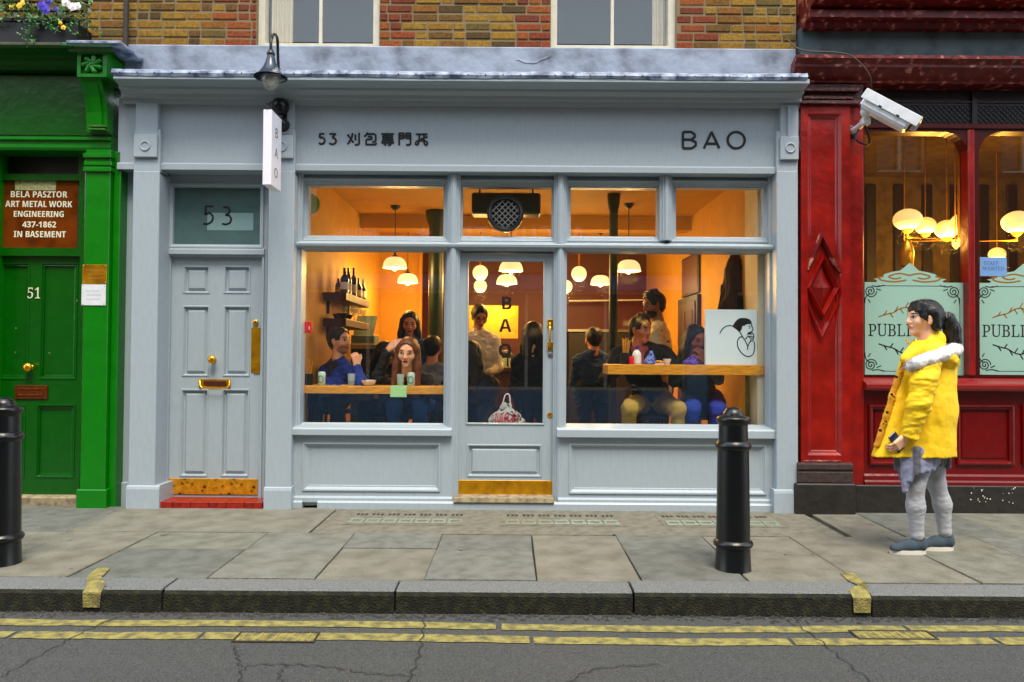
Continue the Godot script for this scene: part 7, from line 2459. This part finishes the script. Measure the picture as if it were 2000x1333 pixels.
# ---------------------------------------------------------------- tables in the windows and what stands on them
func table_things() -> void:
	var specs := [[[-1.8078, -0.5772, 0.9392, 1.0051], -0.60, -0.22, "yellow wooden window table with two drink cans", -1.815], [[0.8241, 2.1962, 1.1206, 1.2085], -0.58, -0.22, "yellow wooden window table with the white drawn board", 0]]
	for q in specs:
		var r: Array = q[0]
		var o := thing("window_table", q[3], "table", Vector3((r[0] + r[1]) / 2, 0.02, -0.4))
		var x0: float = r[0] - o.position.x
		var x1: float = r[1] - o.position.x
		var s := S()
		bx(s, x0, x1, r[2] - 0.02, r[3] - 0.02, q[1] + 0.4, q[2] + 0.4, 0.004)
		part("top", s, M.yellow_wood, o)
		for k in 2:
			s = S()
			var x := lerpf(x0, x1, 0.06 + 0.88 * k)
			bx(s, x - 0.025, x + 0.025, 0.0, r[2] - 0.021, -0.1, -0.05, 0.003)
			part("leg", s, M.dark_wood, o)
	var y1: float = specs[0][0][3]
	var y2: float = specs[1][0][3]
	var can_mint := mat("can_mint", Color(0.70, 0.83, 0.76), 0.3, "", 1.0, 0.2)
	var can_ink := mat("can_ink", Color(0.02, 0.28, 0.2), 0.4)
	for c in [[Vector3(-1.66, 1.0288, -0.33), "pale mint drink can beside the blue jacket"], [Vector3(-0.874, 1.0353, -0.3), "pale mint drink can before the person with long brown hair"]]:
		var o := thing("drink_can", c[1], "can", Vector3(c[0].x, y1, c[0].z))
		var s := S()
		lathe(s, Vector3.ZERO, [[0.0001, 0.0], [0.026, 0.0], [0.033, 0.008], [0.033, 0.104], [0.027, 0.116], [0.026, 0.12], [0.024, 0.116], [0.0001, 0.115]], Vector3.UP, 24)
		part("body", s, can_mint, o)
		s = S()
		var ringp := []
		for ln in [[ring2d(Vector2(0.0, 0.055), 0.02, 0.03, 16)], [[Vector2(-0.02, 0.022), Vector2(-0.02, 0.088)]]]:
			for pl in ln:
				for i in pl.size() - 1:
					var pa := func(p: Vector2, off: float) -> Vector3:
						var a := p.x / 0.033
						return Vector3(sin(a) * (0.0334 + off), p.y, cos(a) * (0.0334 + off))
					tube(s, [pa.call(pl[i], 0.0), pa.call(pl[i + 1], 0.0)], 0.0028, 0.0028, 5)
		part("printed_mark", s, can_ink, o)
	for c in [[Vector3(-1.7886, 1.0269, -0.36), y1, "black pot of wooden chopsticks beside the alarm box"], [Vector3(0.9896, 1.217, -0.33), y2, "dark pot of wooden chopsticks and leaves beside the squeezy bottle"]]:
		var o := thing("chopstick_pot", c[2], "pot", Vector3(c[0].x, c[1], c[0].z))
		var s := S()
		lathe(s, Vector3.ZERO, [[0.0001, 0.0], [0.042, 0.0], [0.045, 0.1], [0.04, 0.1], [0.038, 0.01], [0.0001, 0.008]], Vector3.UP, 20)
		part("pot", s, M.ink, o)
		for i in 10:
			s = S()
			var a := i * 2.4
			var r := 0.028 * sqrt(i / 10.0)
			tube(s, [Vector3(cos(a) * r * 0.6, 0.02, sin(a) * r * 0.6), Vector3(cos(a) * r * 1.4 + 0.01, 0.23 - 0.01 * (i % 3), sin(a) * r * 1.3)], 0.0045, 0.0035, 5)
			part("chopstick", s, M.yellow_wood, o)
	for c in [[Vector3(-1.4028, 1.0302, -0.34), "tumbler with dark drink beside the blue jacket", M.bottle_amber], [Vector3(-0.9717, 1.0336, -0.33), "tumbler with pale drink beside the mint can", mat("pale_drink", Color(0.55, 0.5, 0.1), 0.2)]]:
		var o := thing("drink_tumbler", c[1], "glass", Vector3(c[0].x, y1, c[0].z))
		var s := S()
		lathe(s, Vector3.ZERO, [[0.0001, 0.0], [0.03, 0.0], [0.034, 0.105], [0.032, 0.105], [0.028, 0.008], [0.0001, 0.008]], Vector3.UP, 20)
		part("glass", s, M.tumbler, o)
		s = S()
		lathe(s, Vector3.ZERO, [[0.0001, 0.0085], [0.0275, 0.0085], [0.029, 0.04], [0.0001, 0.04]], Vector3.UP, 20)
		part("drink", s, c[2], o)
	for c in [[Vector3(-1.2505, 1.0134, -0.34), y1, 0.065, "shallow white bowl between the two mint cans"], [Vector3(1.3583, 1.2106, -0.34), y2, 0.035, "small white cup on the table with the drawn board"]]:
		var o := thing("white_bowl", c[3], "bowl", Vector3(c[0].x, c[1], c[0].z))
		var s := S()
		lathe(s, Vector3.ZERO, [[0.0001, 0.0], [c[2] * 0.6, 0.0], [c[2] * 0.95, 0.03], [c[2], 0.05], [c[2] * 0.94, 0.05], [c[2] * 0.85, 0.03], [0.0001, 0.008]], Vector3.UP, 24)
		part("bowl", s, M.china, o)
	# folded menu hanging over the table edge
	var mn := thing("paper_menu", "pale green paper sheet hanging over the window table edge", "paper", Vector3(-0.9785, 0.9679, -0.2))
	var s4 := S()
	var r4 := [-1.0417, -0.9012, 0.9148, 1.0113]
	bx(s4, r4[0] - mn.position.x, r4[1] - mn.position.x, r4[2] - mn.position.y, y1 + 0.004 - mn.position.y, -0.016, -0.013)
	bx(s4, r4[0] - mn.position.x, r4[1] - mn.position.x, y1 + 0.001 - mn.position.y, y1 + 0.004 - mn.position.y, -0.15, -0.0165)
	part("sheet", s4, mat("pale_green_paper", Color(0.62, 0.80, 0.52), 0.8), mn)
	# squeezy bottle, parcels and food on the other table
	var sb := thing("sauce_bottle", "clear squeezy bottle with purple cap and white label", "bottle", Vector3(1.0939, y2, -0.34))
	s4 = S()
	lathe(s4, Vector3.ZERO, [[0.0001, 0.0], [0.038, 0.0], [0.04, 0.005], [0.04, 0.085], [0.03, 0.11], [0.015, 0.125], [0.015, 0.135]], Vector3.UP, 20)
	part("bottle", s4, M.china, sb)
	s4 = S()
	lathe(s4, Vector3.ZERO, [[0.0405, 0.012], [0.0405, 0.06]], Vector3.UP, 20)
	part("wrap_label", s4, M.paper, sb)
	s4 = S()
	lathe(s4, Vector3.ZERO, [[0.017, 0.13], [0.017, 0.155], [0.0001, 0.16]], Vector3.UP, 14)
	part("cap", s4, mat("purple_cap", Color(0.25, 0.08, 0.45), 0.4), sb)
	var rb := thing("red_pot", "small red sauce pot beside the squeezy bottle", "pot", Vector3(1.0385, y2, -0.29))
	s4 = S()
	lathe(s4, Vector3.ZERO, [[0.0001, 0.0], [0.02, 0.0], [0.024, 0.06], [0.02, 0.07], [0.0001, 0.07]], Vector3.UP, 16)
	part("pot", s4, M.alarm_red, rb)
	for q in [[Vector3(1.2033, 1.2099, -0.3), lin(0.42, 0.5, 0.78), "blue paper napkin cone beside the squeezy bottle", 0.11, 0.05], [Vector3(1.5684, 1.2124, -0.3), lin(0.34, 0.24, 0.62), "crumpled purple paper bag before the person in blue jeans", 0.075, 0.075]]:
		var o := thing("paper_parcel", q[2], "paper", Vector3(q[0].x, y2, q[0].z))
		s4 = S()
		flesh(s4, [limb(Vector3(0, 0.02, 0), Vector3(0.01, q[3], 0), q[4], 0.012, q[1], 0.01), ["cut", Vector3.ZERO, Vector3.DOWN]], 0.007, Vector3.ZERO, [], 0.016, 32.0)
		part("paper", s4, cloth_mat("cloth"), o)
	var fd := thing("food_morsels", "golden fried morsels in a paper tray", "food", Vector3(1.279, y2, -0.29))
	s4 = S()
	bx(s4, -0.04, 0.04, 0.0, 0.008, -0.03, 0.03, 0.002)
	part("tray", s4, M.paper, fd)
	for i in 7:
		s4 = S()
		ball(s4, Vector3(-0.028 + 0.0095 * i, 0.018 + 0.008 * (i % 2), 0.012 * sin(i * 2.1)), 0.013, 0.8, 10)
		part("morsel", s4, mat("fried", Color(0.75, 0.5, 0.12), 0.6), fd)
	# drawn board
	var br := [1.6729, 2.2027, 1.2112, 1.6882]
	br[2] = y2 + 0.001
	var db := thing("drawn_board", "white board with black line drawing of a figure eating", "board", Vector3((br[0] + br[1]) / 2, y2, -0.255))
	s4 = S()
	bx(s4, br[0] - db.position.x, br[1] - db.position.x, 0.001, br[3] - y2, -0.04, 0.0, 0.002)
	part("board", s4, M.board_white, db)
	s4 = S()
	var zf := 0.0006
	var lines := [[Vector2(1.7965, 1.4798), Vector2(1.8137, 1.5123), Vector2(1.8352, 1.534), Vector2(1.8611, 1.5471), Vector2(1.887, 1.5508), Vector2(1.9064, 1.5466)], [Vector2(1.9064, 1.5466), Vector2(1.9388, 1.5218), Vector2(1.969, 1.4961), Vector2(1.9907, 1.4574), Vector2(2.0123, 1.4273), Vector2(2.0382, 1.3671), Vector2(2.033, 1.3412)], [Vector2(2.0382, 1.3671), Vector2(2.0511, 1.3996), Vector2(2.0662, 1.4234)], [Vector2(1.9885, 1.4531), Vector2(1.9691, 1.4486), Vector2(1.9519, 1.4226), Vector2(1.9484, 1.3924), Vector2(1.9562, 1.3579), Vector2(1.9778, 1.3236), Vector2(2.0037, 1.2979), Vector2(2.0383, 1.283), Vector2(2.0641, 1.2875), Vector2(2.0857, 1.3071), Vector2(2.0943, 1.3373), Vector2(2.0977, 1.3805), Vector2(2.0934, 1.4128)], [Vector2(2.036, 1.4577), Vector2(2.0511, 1.4535), Vector2(2.0619, 1.4406)], [Vector2(2.0704, 1.5659), Vector2(2.0734, 1.5443), Vector2(2.0834, 1.5228), Vector2(2.0812, 1.5098), Vector2(2.0683, 1.5011)], [Vector2(2.0683, 1.4989), Vector2(2.0812, 1.4839), Vector2(2.0899, 1.4667), Vector2(2.0899, 1.4494), Vector2(2.0834, 1.4399)], [Vector2(2.0359, 1.4642), Vector2(2.0511, 1.4556), Vector2(2.0726, 1.458), Vector2(2.0813, 1.4515)], [Vector2(2.0748, 1.4407), Vector2(2.0847, 1.4365), Vector2(2.0856, 1.4257), Vector2(2.0791, 1.417), Vector2(2.0683, 1.4182), Vector2(2.0649, 1.4277), Vector2(2.0683, 1.4372), Vector2(2.0748, 1.4407)], [Vector2(2.0467, 1.5441), Vector2(2.0618, 1.5485)], [Vector2(2.0488, 1.529), Vector2(2.0596, 1.5312)], [Vector2(2.0166, 1.436), Vector2(2.0273, 1.4404), Vector2(2.0295, 1.4533)]]
	for l in lines:
		for i in l.size():
			l[i] -= Vector2(db.position.x, db.position.y)
	strokes(s4, lines, 0.0085, zf, 0.001, true)
	part("drawn_line", s4, M.ink, db)
	s4 = S()
	for pl in [[Vector2(1.9086, 1.5496), Vector2(1.9301, 1.5843), Vector2(1.956, 1.6083), Vector2(1.9819, 1.6171), Vector2(2.025, 1.6152), Vector2(2.0553, 1.6046), Vector2(2.0704, 1.5853), Vector2(2.0725, 1.5637), Vector2(2.0423, 1.5635), Vector2(2.0208, 1.559), Vector2(2.01, 1.5482), Vector2(1.9906, 1.548), Vector2(1.9863, 1.5178), Vector2(1.969, 1.4961), Vector2(1.9388, 1.5218)], [Vector2(2.0316, 1.4706), Vector2(2.0381, 1.4901), Vector2(2.0597, 1.4989), Vector2(2.0683, 1.4916), Vector2(2.0718, 1.47), Vector2(2.051, 1.4751)]]:
		for i in pl.size():
			pl[i] -= Vector2(db.position.x, db.position.y)
		slab2d(s4, pl, zf, zf + 0.0012)
	part("drawn_fill", s4, M.ink, db)
	# carrier bag by the door
	var cb := thing("carrier_bag", "grey white carrier bag with red letters standing inside the glazed door", "bag", Vector3(-0.0406, 0.02, -0.34))
	var bc: Vector3 = Vector3(-0.0404, 0.7806, -0.34)
	var s5 := S()
	flesh(s5, [limb(bc + Vector3(-0.07, -0.1, 0), bc + Vector3(0.07, -0.1, 0), 0.09, 0.09, lin(0.62, 0.64, 0.62), 0.06, Vector3.BACK, 0.6), limb(bc + Vector3(0, -0.06, 0), bc + Vector3(0.0, 0.04, 0), 0.11, 0.05, lin(0.62, 0.64, 0.62), 0.05, Vector3.BACK, 0.6), limb(Vector3(bc.x, 0.1, bc.z), Vector3(bc.x, bc.y - 0.1, bc.z), 0.1, 0.12, lin(0.62, 0.64, 0.62), 0.05, Vector3.BACK, 0.7), ["cut", Vector3(0, 0.021, 0), Vector3.DOWN]], 0.01, cb.position, [], 0.02, 16.0)
	part("bag", s5, cloth_mat("cloth"), cb)
	s5 = S()
	tube(s5, curve([bc + Vector3(-0.04, 0.06, 0) - cb.position, bc + Vector3(-0.015, 0.15, 0) - cb.position, bc + Vector3(0.02, 0.15, 0) - cb.position, bc + Vector3(0.03, 0.06, 0) - cb.position], 5), 0.006)
	part("handle", s5, M.china, cb)
	text("lettering", "M&H", bc + Vector3(0, -0.045, 0.092) - cb.position, 0.085, M.alarm_red, cb, "Droid Sans", false, 0.004, 0.8)

# ---------------------------------------------------------------- the person in the yellow parka
func parka_mat() -> StandardMaterial3D:
	var m := mat("parka_cloth", Color.WHITE, 0.72, "soft", 0.9, 0.0, "bump_soft", 0.35)
	m.vertex_color_use_as_albedo = true
	return m

func girl() -> void:
	var base: Vector3 = Vector3(2.711, 0.0, 1.2565)
	var o := thing("person", "person in yellow parka with white fur trim standing in profile on the pavement", "person", base)
	var z := 1.29
	var B := facing(-90.0, -3.0)
	var H: Vector3 = Vector3(2.7261, 1.5322, 1.29)
	var skin := lin(0.93, 0.72, 0.58)
	var black := lin(0.045, 0.04, 0.045)
	var s := 0.99
	# body: head, neck, torso, arms, ankles and a hand
	var st := S()
	var wr: Vector3 = Vector3(2.5176, 0.7693, 1.46)
	var body := [limb(H + B * Vector3(0, -0.1, -0.03), Vector3(2.7558, 1.3117, 1.29), 0.055, 0.06, skin, 0.03), limb(Vector3(2.8276, 1.278, 1.17), Vector3(2.6973, 1.2776, 1.41), 0.06, 0.06, skin, 0.04), limb(Vector3(2.7554, 1.2099, 1.29), Vector3(2.7538, 0.8037, 1.29), 0.12, 0.11, skin, 0.05), limb(Vector3(2.6864, 1.271, 1.43), Vector3(2.606, 0.9836, 1.48), 0.045, 0.036, skin, 0.03), limb(Vector3(2.606, 0.9836, 1.48), wr, 0.036, 0.026, skin, 0.02)]
	for l in [[Vector3(2.7009, 0.7089, 1.35), Vector3(2.6396, 0.4086, 1.35), Vector3(2.6545, 0.1016, 1.345)], [Vector3(2.8215, 0.6971, 1.24), Vector3(2.851, 0.3908, 1.24), Vector3(2.8913, 0.1, 1.245)]]:
		body.append(limb(l[0], l[1], 0.06, 0.042, skin, 0.03))
		body.append(limb(l[1], l[2] + Vector3(0, -0.02, 0), 0.036, 0.029, skin, 0.03))
	flesh(st, body, 0.014, base)
	var I := B.inverse()
	var hot := lin(0.86, 0.5, 0.36)
	var spots := [[H + B * Vector3(0, -0.03, 0.08) * s, I, Vector3(0.09, 0.012, 0.035) * s, hot]]
	spots = face_spots(H, B, lin(0.06, 0.05, 0.05), lin(0.74, 0.38, 0.33), s, 0.9)
	flesh(st, head_limbs(H, B, skin, s), 0.0035, base, spots)
	flesh(st, hand_limbs(wr, Vector3(-0.55, -0.55, 0.05), Vector3(0.3, -0.2, 1.0), 1.0, 0.75, skin, 0.95), 0.0035, base)
	part("body", st, cloth_mat("skin", 0.5), o)
	# hair with fringe and ponytail
	st = S()
	var hl := hair_limbs(H, B, "tied", black, s)
	var L := func(x0, y0, z0, x1, y1, z1, r0, r1, k):
		hl.append(limb(H + B * Vector3(x0, y0, z0) * s, H + B * Vector3(x1, y1, z1) * s, r0 * s, r1 * s, black, k * s))
	for i in 7:
		var x := -0.06 + 0.02 * i
		L.call(x * 0.8, 0.105, 0.05, x, 0.055 - 0.006 * (i % 2), 0.086 - absf(x) * 0.35, 0.016, 0.009, 0.012)
	for e in [-1.0, 1.0]:
		L.call(e * 0.072, 0.09, 0.03, e * 0.084, 0.02, 0.035, 0.022, 0.014, 0.015)
		L.call(e * 0.07, 0.05, -0.03, e * 0.06, -0.045, -0.062, 0.035, 0.03, 0.02)
	flesh(st, hl, 0.0055, base, [], 0.004, 60.0, Vector3(0.5, 0.5, 2.0))
	st.set_color(black)
	var rh := RandomNumberGenerator.new()
	rh.seed = 57
	for i in 700:
		var u := Vector3(rh.randf_range(-1, 1), rh.randf_range(-0.1, 1), rh.randf_range(-0.9, 0.75)).normalized()
		var q := H + B * (Vector3(0, 0.042, -0.012) + u * Vector3(0.0925, 0.1, 0.108)) * s - base
		var back := (H + B * Vector3(0, 0.02, -0.13) * s - base - q)
		var dn := (B * u).normalized()
		back = (back - dn * back.dot(dn)).normalized() * rh.randf_range(0.03, 0.06)
		var w := back.cross(dn).normalized() * 0.0009
		st.set_color(black * rh.randf_range(0.7, 2.4))
		tri(st, q - w, q + w, q + back + dn * rh.randf_range(-0.004, 0.004), dn)
	var hair := part("hair", st, cloth_mat("hair", 0.38), o)
	st = S()
	var pony := [Vector3(2.845, 1.5568, 1.29), Vector3(2.8857, 1.5367, 1.29), Vector3(2.9193, 1.4656, 1.29), Vector3(2.9326, 1.3977, 1.29), Vector3(2.9595, 1.347, 1.29)]
	var pl := []
	for i in 4:
		pl.append(limb(pony[i], pony[i + 1], [0.024, 0.046, 0.05, 0.042][i], [0.046, 0.05, 0.042, 0.016][i], black, 0.02))
	flesh(st, pl, 0.006, base, [], 0.007, 50.0, Vector3(1.0, 0.2, 1.4))
	var rs := RandomNumberGenerator.new()
	rs.seed = 31
	st.set_color(black)
	for i in 420:
		var t := rs.randf_range(0.2, 3.4)
		var k := int(t)
		var c: Vector3 = pony[k].lerp(pony[k + 1], t - k)
		var d: Vector3 = (pony[k + 1] - pony[k]).normalized()
		var n := d.cross(Vector3(rs.randf_range(-1, 1), rs.randf_range(-1, 1), rs.randf_range(-1, 1))).normalized()
		var a: Vector3 = c + n * [0.036, 0.046, 0.045, 0.03][k] - base
		var b: Vector3 = a + d * rs.randf_range(0.06, 0.12) + n * rs.randf_range(-0.012, 0.010) + Vector3(0, -0.012, 0)
		var w := d.cross(n) * 0.0011
		st.set_color(black * rs.randf_range(0.8, 2.2))
		tri(st, a - w, a + w, b, n)
	part("ponytail", st, M.hair, hair)
	st = S()
	lathe(st, pony[0] + Vector3(0.012, 0.002, 0) - base, [[0.022, -0.012], [0.029, 0.0], [0.022, 0.012]], Vector3(0.9, -0.4, 0), 14)
	part("hair_tie", st, M.china, hair)
	# parka
	var Y := lin(0.97, 0.80, 0.02)
	var lining := lin(0.80, 0.55, 0.03)
	st = S()
	var F := Vector3.BACK
	var hem: float = 0.6377
	var coat := [limb(Vector3(2.8238, 1.3126, 1.19), Vector3(2.7149, 1.3109, 1.39), 0.085, 0.085, Y, 0.05), limb(Vector3(2.7757, 1.2033, 1.29), Vector3(2.7442, 0.9389, 1.29), 0.155, 0.175, Y, 0.06, F, 0.95), limb(Vector3(2.7442, 0.9389, 1.29), Vector3(2.7086, 0.4996, 1.29), 0.178, 0.208, Y, 0.06, F, 0.95), limb(Vector3(2.6417, 1.2262, 1.3), Vector3(2.5015, 0.6061, 1.34), 0.07, 0.115, Y, 0.07), limb(Vector3(2.5992, 1.2498, 1.33), Vector3(2.3852, 0.5942, 1.38), 0.04, 0.052, Y, 0.03), limb(Vector3(2.6916, 1.3859, 1.29), Vector3(2.8036, 1.4002, 1.29), 0.07, 0.068, Y, 0.03), limb(Vector3(2.6443, 1.3373, 1.36), Vector3(2.5551, 1.2699, 1.39), 0.045, 0.03, Y, 0.03),
		["cut", Vector3(0, hem, 0), Vector3.DOWN], ["minus", H + Vector3(-0.04, -0.16, 0), H + Vector3(-0.02, 0.02, 0), 0.066, 0.085]]
	flesh(st, coat, 0.009, base, [], 0.006, 7.0, Vector3(1.6, 0.9, 1.6))
	var parka := part("parka", st, parka_mat(), o)
	st = S()
	flesh(st, [limb(Vector3(2.5679, 1.2565, 1.365), Vector3(2.4721, 1.0238, 1.395), 0.022, 0.026, lining, 0.01, F, 0.45), limb(Vector3(2.4721, 1.0238, 1.395), Vector3(2.364, 0.7152, 1.425), 0.026, 0.024, lining, 0.01, F, 0.45)], 0.008, base, [], 0.005, 18.0)
	part("placket", st, M.parka_cloth, parka)
	for p in [Vector3(2.4892, 1.1536, 1.408), Vector3(2.4541, 1.0414, 1.418), Vector3(2.4172, 0.9267, 1.432), Vector3(2.3641, 0.8126, 1.446)]:
		st = S()
		lathe(st, p - base, [[0.009, 0.0], [0.009, 0.005], [0.0001, 0.006]], Vector3.BACK, 12)
		part("button", st, M.ink, parka)
	st = S()
	flesh(st, [limb(Vector3(2.6963, 1.2578, 1.43), Vector3(2.6353, 1.1303, 1.475), 0.072, 0.074, Y, 0.04), limb(Vector3(2.6353, 1.1303, 1.475), Vector3(2.5909, 0.9841, 1.49), 0.074, 0.07, Y, 0.04), limb(Vector3(2.5909, 0.9841, 1.49), Vector3(2.5413, 0.7798, 1.465), 0.07, 0.055, Y, 0.03), ["cut", Vector3(2.5249, 0.7666, 1.465), Vector3(-0.35, -0.9, 0)]], 0.008, base, [], 0.010, 10.0, Vector3(0.8, 1.7, 0.8))
	part("sleeve", st, M.parka_cloth, parka)
	st = S()
	flesh(st, [limb(Vector3(2.8314, 1.257, 1.15), Vector3(2.801, 0.9613, 1.1), 0.08, 0.075, Y, 0.04), limb(Vector3(2.801, 0.9613, 1.1), Vector3(2.7197, 0.7524, 1.12), 0.075, 0.06, Y, 0.03)], 0.014, base, [], 0.012, 12.0)
	part("sleeve", st, M.parka_cloth, parka)
	st = S()
	flesh(st, [limb(Vector3(2.9286, 1.2649, 1.2), Vector3(2.8268, 1.2651, 1.38), 0.075, 0.075, Y, 0.04), limb(Vector3(2.8436, 1.2105, 1.29), Vector3(2.8706, 1.1836, 1.29), 0.09, 0.07, Y, 0.05), limb(Vector3(2.7427, 1.3111, 1.4), Vector3(2.809, 1.2784, 1.4), 0.05, 0.06, Y, 0.04)], 0.011, base, [], 0.014, 13.0)
	part("hood", st, M.parka_cloth, parka)
	st = S()
	var fur := [Vector3(2.5689, 1.2241, 1.44), Vector3(2.6031, 1.2477, 1.475), Vector3(2.6696, 1.2743, 1.485), Vector3(2.7621, 1.3044, 1.46), Vector3(2.8738, 1.3288, 1.38), Vector3(2.9425, 1.3401, 1.29), Vector3(2.9749, 1.3414, 1.18), Vector3(2.9446, 1.3278, 1.11), Vector3(2.864, 1.2992, 1.09)]
	var white := lin(0.95, 0.94, 0.93)
	var fl := []
	for i in fur.size() - 1:
		fl.append(limb(fur[i], fur[i + 1], 0.034 if i == 0 else 0.041, 0.041, white, 0.02))
	flesh(st, fl, 0.009, base, [], 0.005, 30.0)
	var r := RandomNumberGenerator.new()
	r.seed = 77
	st.set_color(white)
	for i in 5200:
		var k := r.randi_range(0, fur.size() - 2)
		var c: Vector3 = fur[k].lerp(fur[k + 1], r.randf())
		var d := Vector3(r.randf_range(-1, 1), r.randf_range(-1, 1), r.randf_range(-0.6, 1)).normalized()
		var a := c + d * 0.034
		var tip := a + d * r.randf_range(0.012, 0.03) + Vector3(-0.008, -0.006, 0)
		var w := d.cross(Vector3(r.randf_range(-1, 1), r.randf_range(-1, 1), r.randf_range(-1, 1))).normalized() * 0.0022
		st.set_color(white * r.randf_range(0.88, 1.0))
		tri(st, a - w - base, a + w - base, tip - base, d)
	part("fur_trim", st, cloth_mat("fur", 0.95), parka)
	# skirt
	st = S()
	var lil := lin(0.56, 0.57, 0.68)
	var drk := lin(0.38, 0.38, 0.42)
	var sk := []
	var cols := [[Vector3(2.5285, 0.6756, 1.36), Vector3(2.5098, 0.5604, 1.37), drk], [Vector3(2.5414, 0.6806, 1.4), Vector3(2.5472, 0.4233, 1.4), lil], [Vector3(2.5694, 0.682, 1.41), Vector3(2.5669, 0.4925, 1.42), lil], [Vector3(2.5985, 0.6846, 1.43), Vector3(2.5928, 0.5352, 1.44), drk], [Vector3(2.6348, 0.6849, 1.43), Vector3(2.6322, 0.5485, 1.44), lil], [Vector3(2.6797, 0.684, 1.42), Vector3(2.6771, 0.5605, 1.43), lil], [Vector3(2.728, 0.6831, 1.41), Vector3(2.7188, 0.5659, 1.42), lil], [Vector3(2.79, 0.6786, 1.37), Vector3(2.7874, 0.5936, 1.38), drk], [Vector3(2.8729, 0.6707, 1.3), Vector3(2.8825, 0.5663, 1.3), drk], [Vector3(2.9208, 0.6539, 1.16), Vector3(2.9134, 0.5501, 1.16), lil], [Vector3(2.7926, 0.6506, 1.14), Vector3(2.7799, 0.4927, 1.13), lil], [Vector3(2.6675, 0.6546, 1.18), Vector3(2.6531, 0.4822, 1.18), lil]]
	for i in cols.size():
		sk.append(limb(cols[i][0], cols[i][1], 0.03, 0.02, cols[i][2], 0.012))
		var nx: Array = cols[(i + 1) % cols.size()]
		sk.append(limb((cols[i][0] + nx[0]) / 2, (cols[i][1] + nx[1]) / 2 + Vector3(0, 0.004, 0), 0.024, 0.013, cols[i][2], 0.012))
	flesh(st, sk, 0.008, base, [], 0.004, 20.0)
	part("skirt", st, cloth_mat("cloth"), o)
	# leggings and shoes
	st = S()
	var grey := lin(0.66, 0.67, 0.69)
	var lg := []
	for l in [[Vector3(2.7007, 0.6589, 1.35), Vector3(2.6397, 0.4419, 1.35), Vector3(2.6452, 0.3078, 1.345), Vector3(2.6546, 0.1216, 1.345)], [Vector3(2.8213, 0.646, 1.24), Vector3(2.8375, 0.4417, 1.24), Vector3(2.8779, 0.306, 1.24), Vector3(2.8914, 0.1204, 1.245)]]:
		lg.append(limb(l[0], l[1], 0.078, 0.054, grey, 0.03))
		lg.append(limb(l[1], l[2], 0.054, 0.055, grey, 0.03))
		lg.append(limb(l[2], l[3], 0.055, 0.039, grey, 0.03))
		lg.append(["cut", l[3] + Vector3(0, -0.012, 0), Vector3.DOWN] if false else limb(l[3], l[3], 0.041, 0.041, grey, 0.01))
	flesh(st, lg, 0.009, base, [], 0.0028, 22.0, Vector3(0.7, 1.8, 0.7))
	part("leggings", st, cloth_mat("cloth"), o)
	var navy := lin(0.22, 0.28, 0.33)
	for f in [[2.6577, 1.345], [2.8944, 1.245]]:
		st = S()
		var c := Vector3(f[0], 0.0, f[1])
		flesh(st, [limb(c + Vector3(0.015, 0.055, 0), c + Vector3(-0.06, 0.055, 0), 0.041, 0.038, navy, 0.03), limb(c + Vector3(-0.06, 0.05, 0), c + Vector3(-0.155, 0.036, 0.006), 0.038, 0.03, navy, 0.03), limb(c + Vector3(0.012, 0.07, 0), c + Vector3(0.012, 0.085, 0), 0.039, 0.039, navy, 0.02), ["cut", c + Vector3(0, 0.024, 0), Vector3.DOWN], ["minus", c + Vector3(0.004, 0.1, 0), c + Vector3(0.004, 0.16, 0), 0.036, 0.04]], 0.006, base)
		var shoe := part("shoe", st, cloth_mat("cloth"), o)
		st = S()
		var sole := []
		for i in 25:
			var a := TAU * i / 24.0
			var cx := cos(a)
			sole.append(Vector2(-0.065 + cx * 0.118, sin(a) * (0.041 - 0.005 * cx * -1.0)))
		for i in 24:
			var p0 := c + Vector3(sole[i].x, 0.001, sole[i].y) - base
			var p1 := c + Vector3(sole[i + 1].x, 0.001, sole[i + 1].y) - base
			var u := Vector3(0, 0.028, 0)
			quad(st, p0, p1, p1 + u, p0 + u, Vector3(sole[i].x + 0.065, 0, sole[i].y))
			tri(st, p0 + u, p1 + u, c + Vector3(-0.065, 0.029, 0) - base, Vector3.UP)
			tri(st, p0, p1, c + Vector3(-0.065, 0.001, 0) - base, Vector3.DOWN)
		part("sole", st, M.china, shoe)
	# phone
	var ph := thing("mobile_phone", "dark mobile phone held in the hand of the yellow parka wearer", "phone", Vector3(2.4677, 0.739, 1.455))
	st = S()
	bx(st, -0.034, 0.034, -0.065, 0.065, -0.005, 0.005, 0.003)
	var pm := part("case", st, mat("phone_case", Color(0.03, 0.035, 0.05), 0.3), ph)
	st = S()
	bx(st, -0.03, 0.03, -0.058, 0.058, 0.0052, 0.0058)
	part("screen", st, mat("phone_screen", Color(0.10, 0.16, 0.28), 0.1), ph)
	ph.rotation_degrees = Vector3(0, 15, 38)
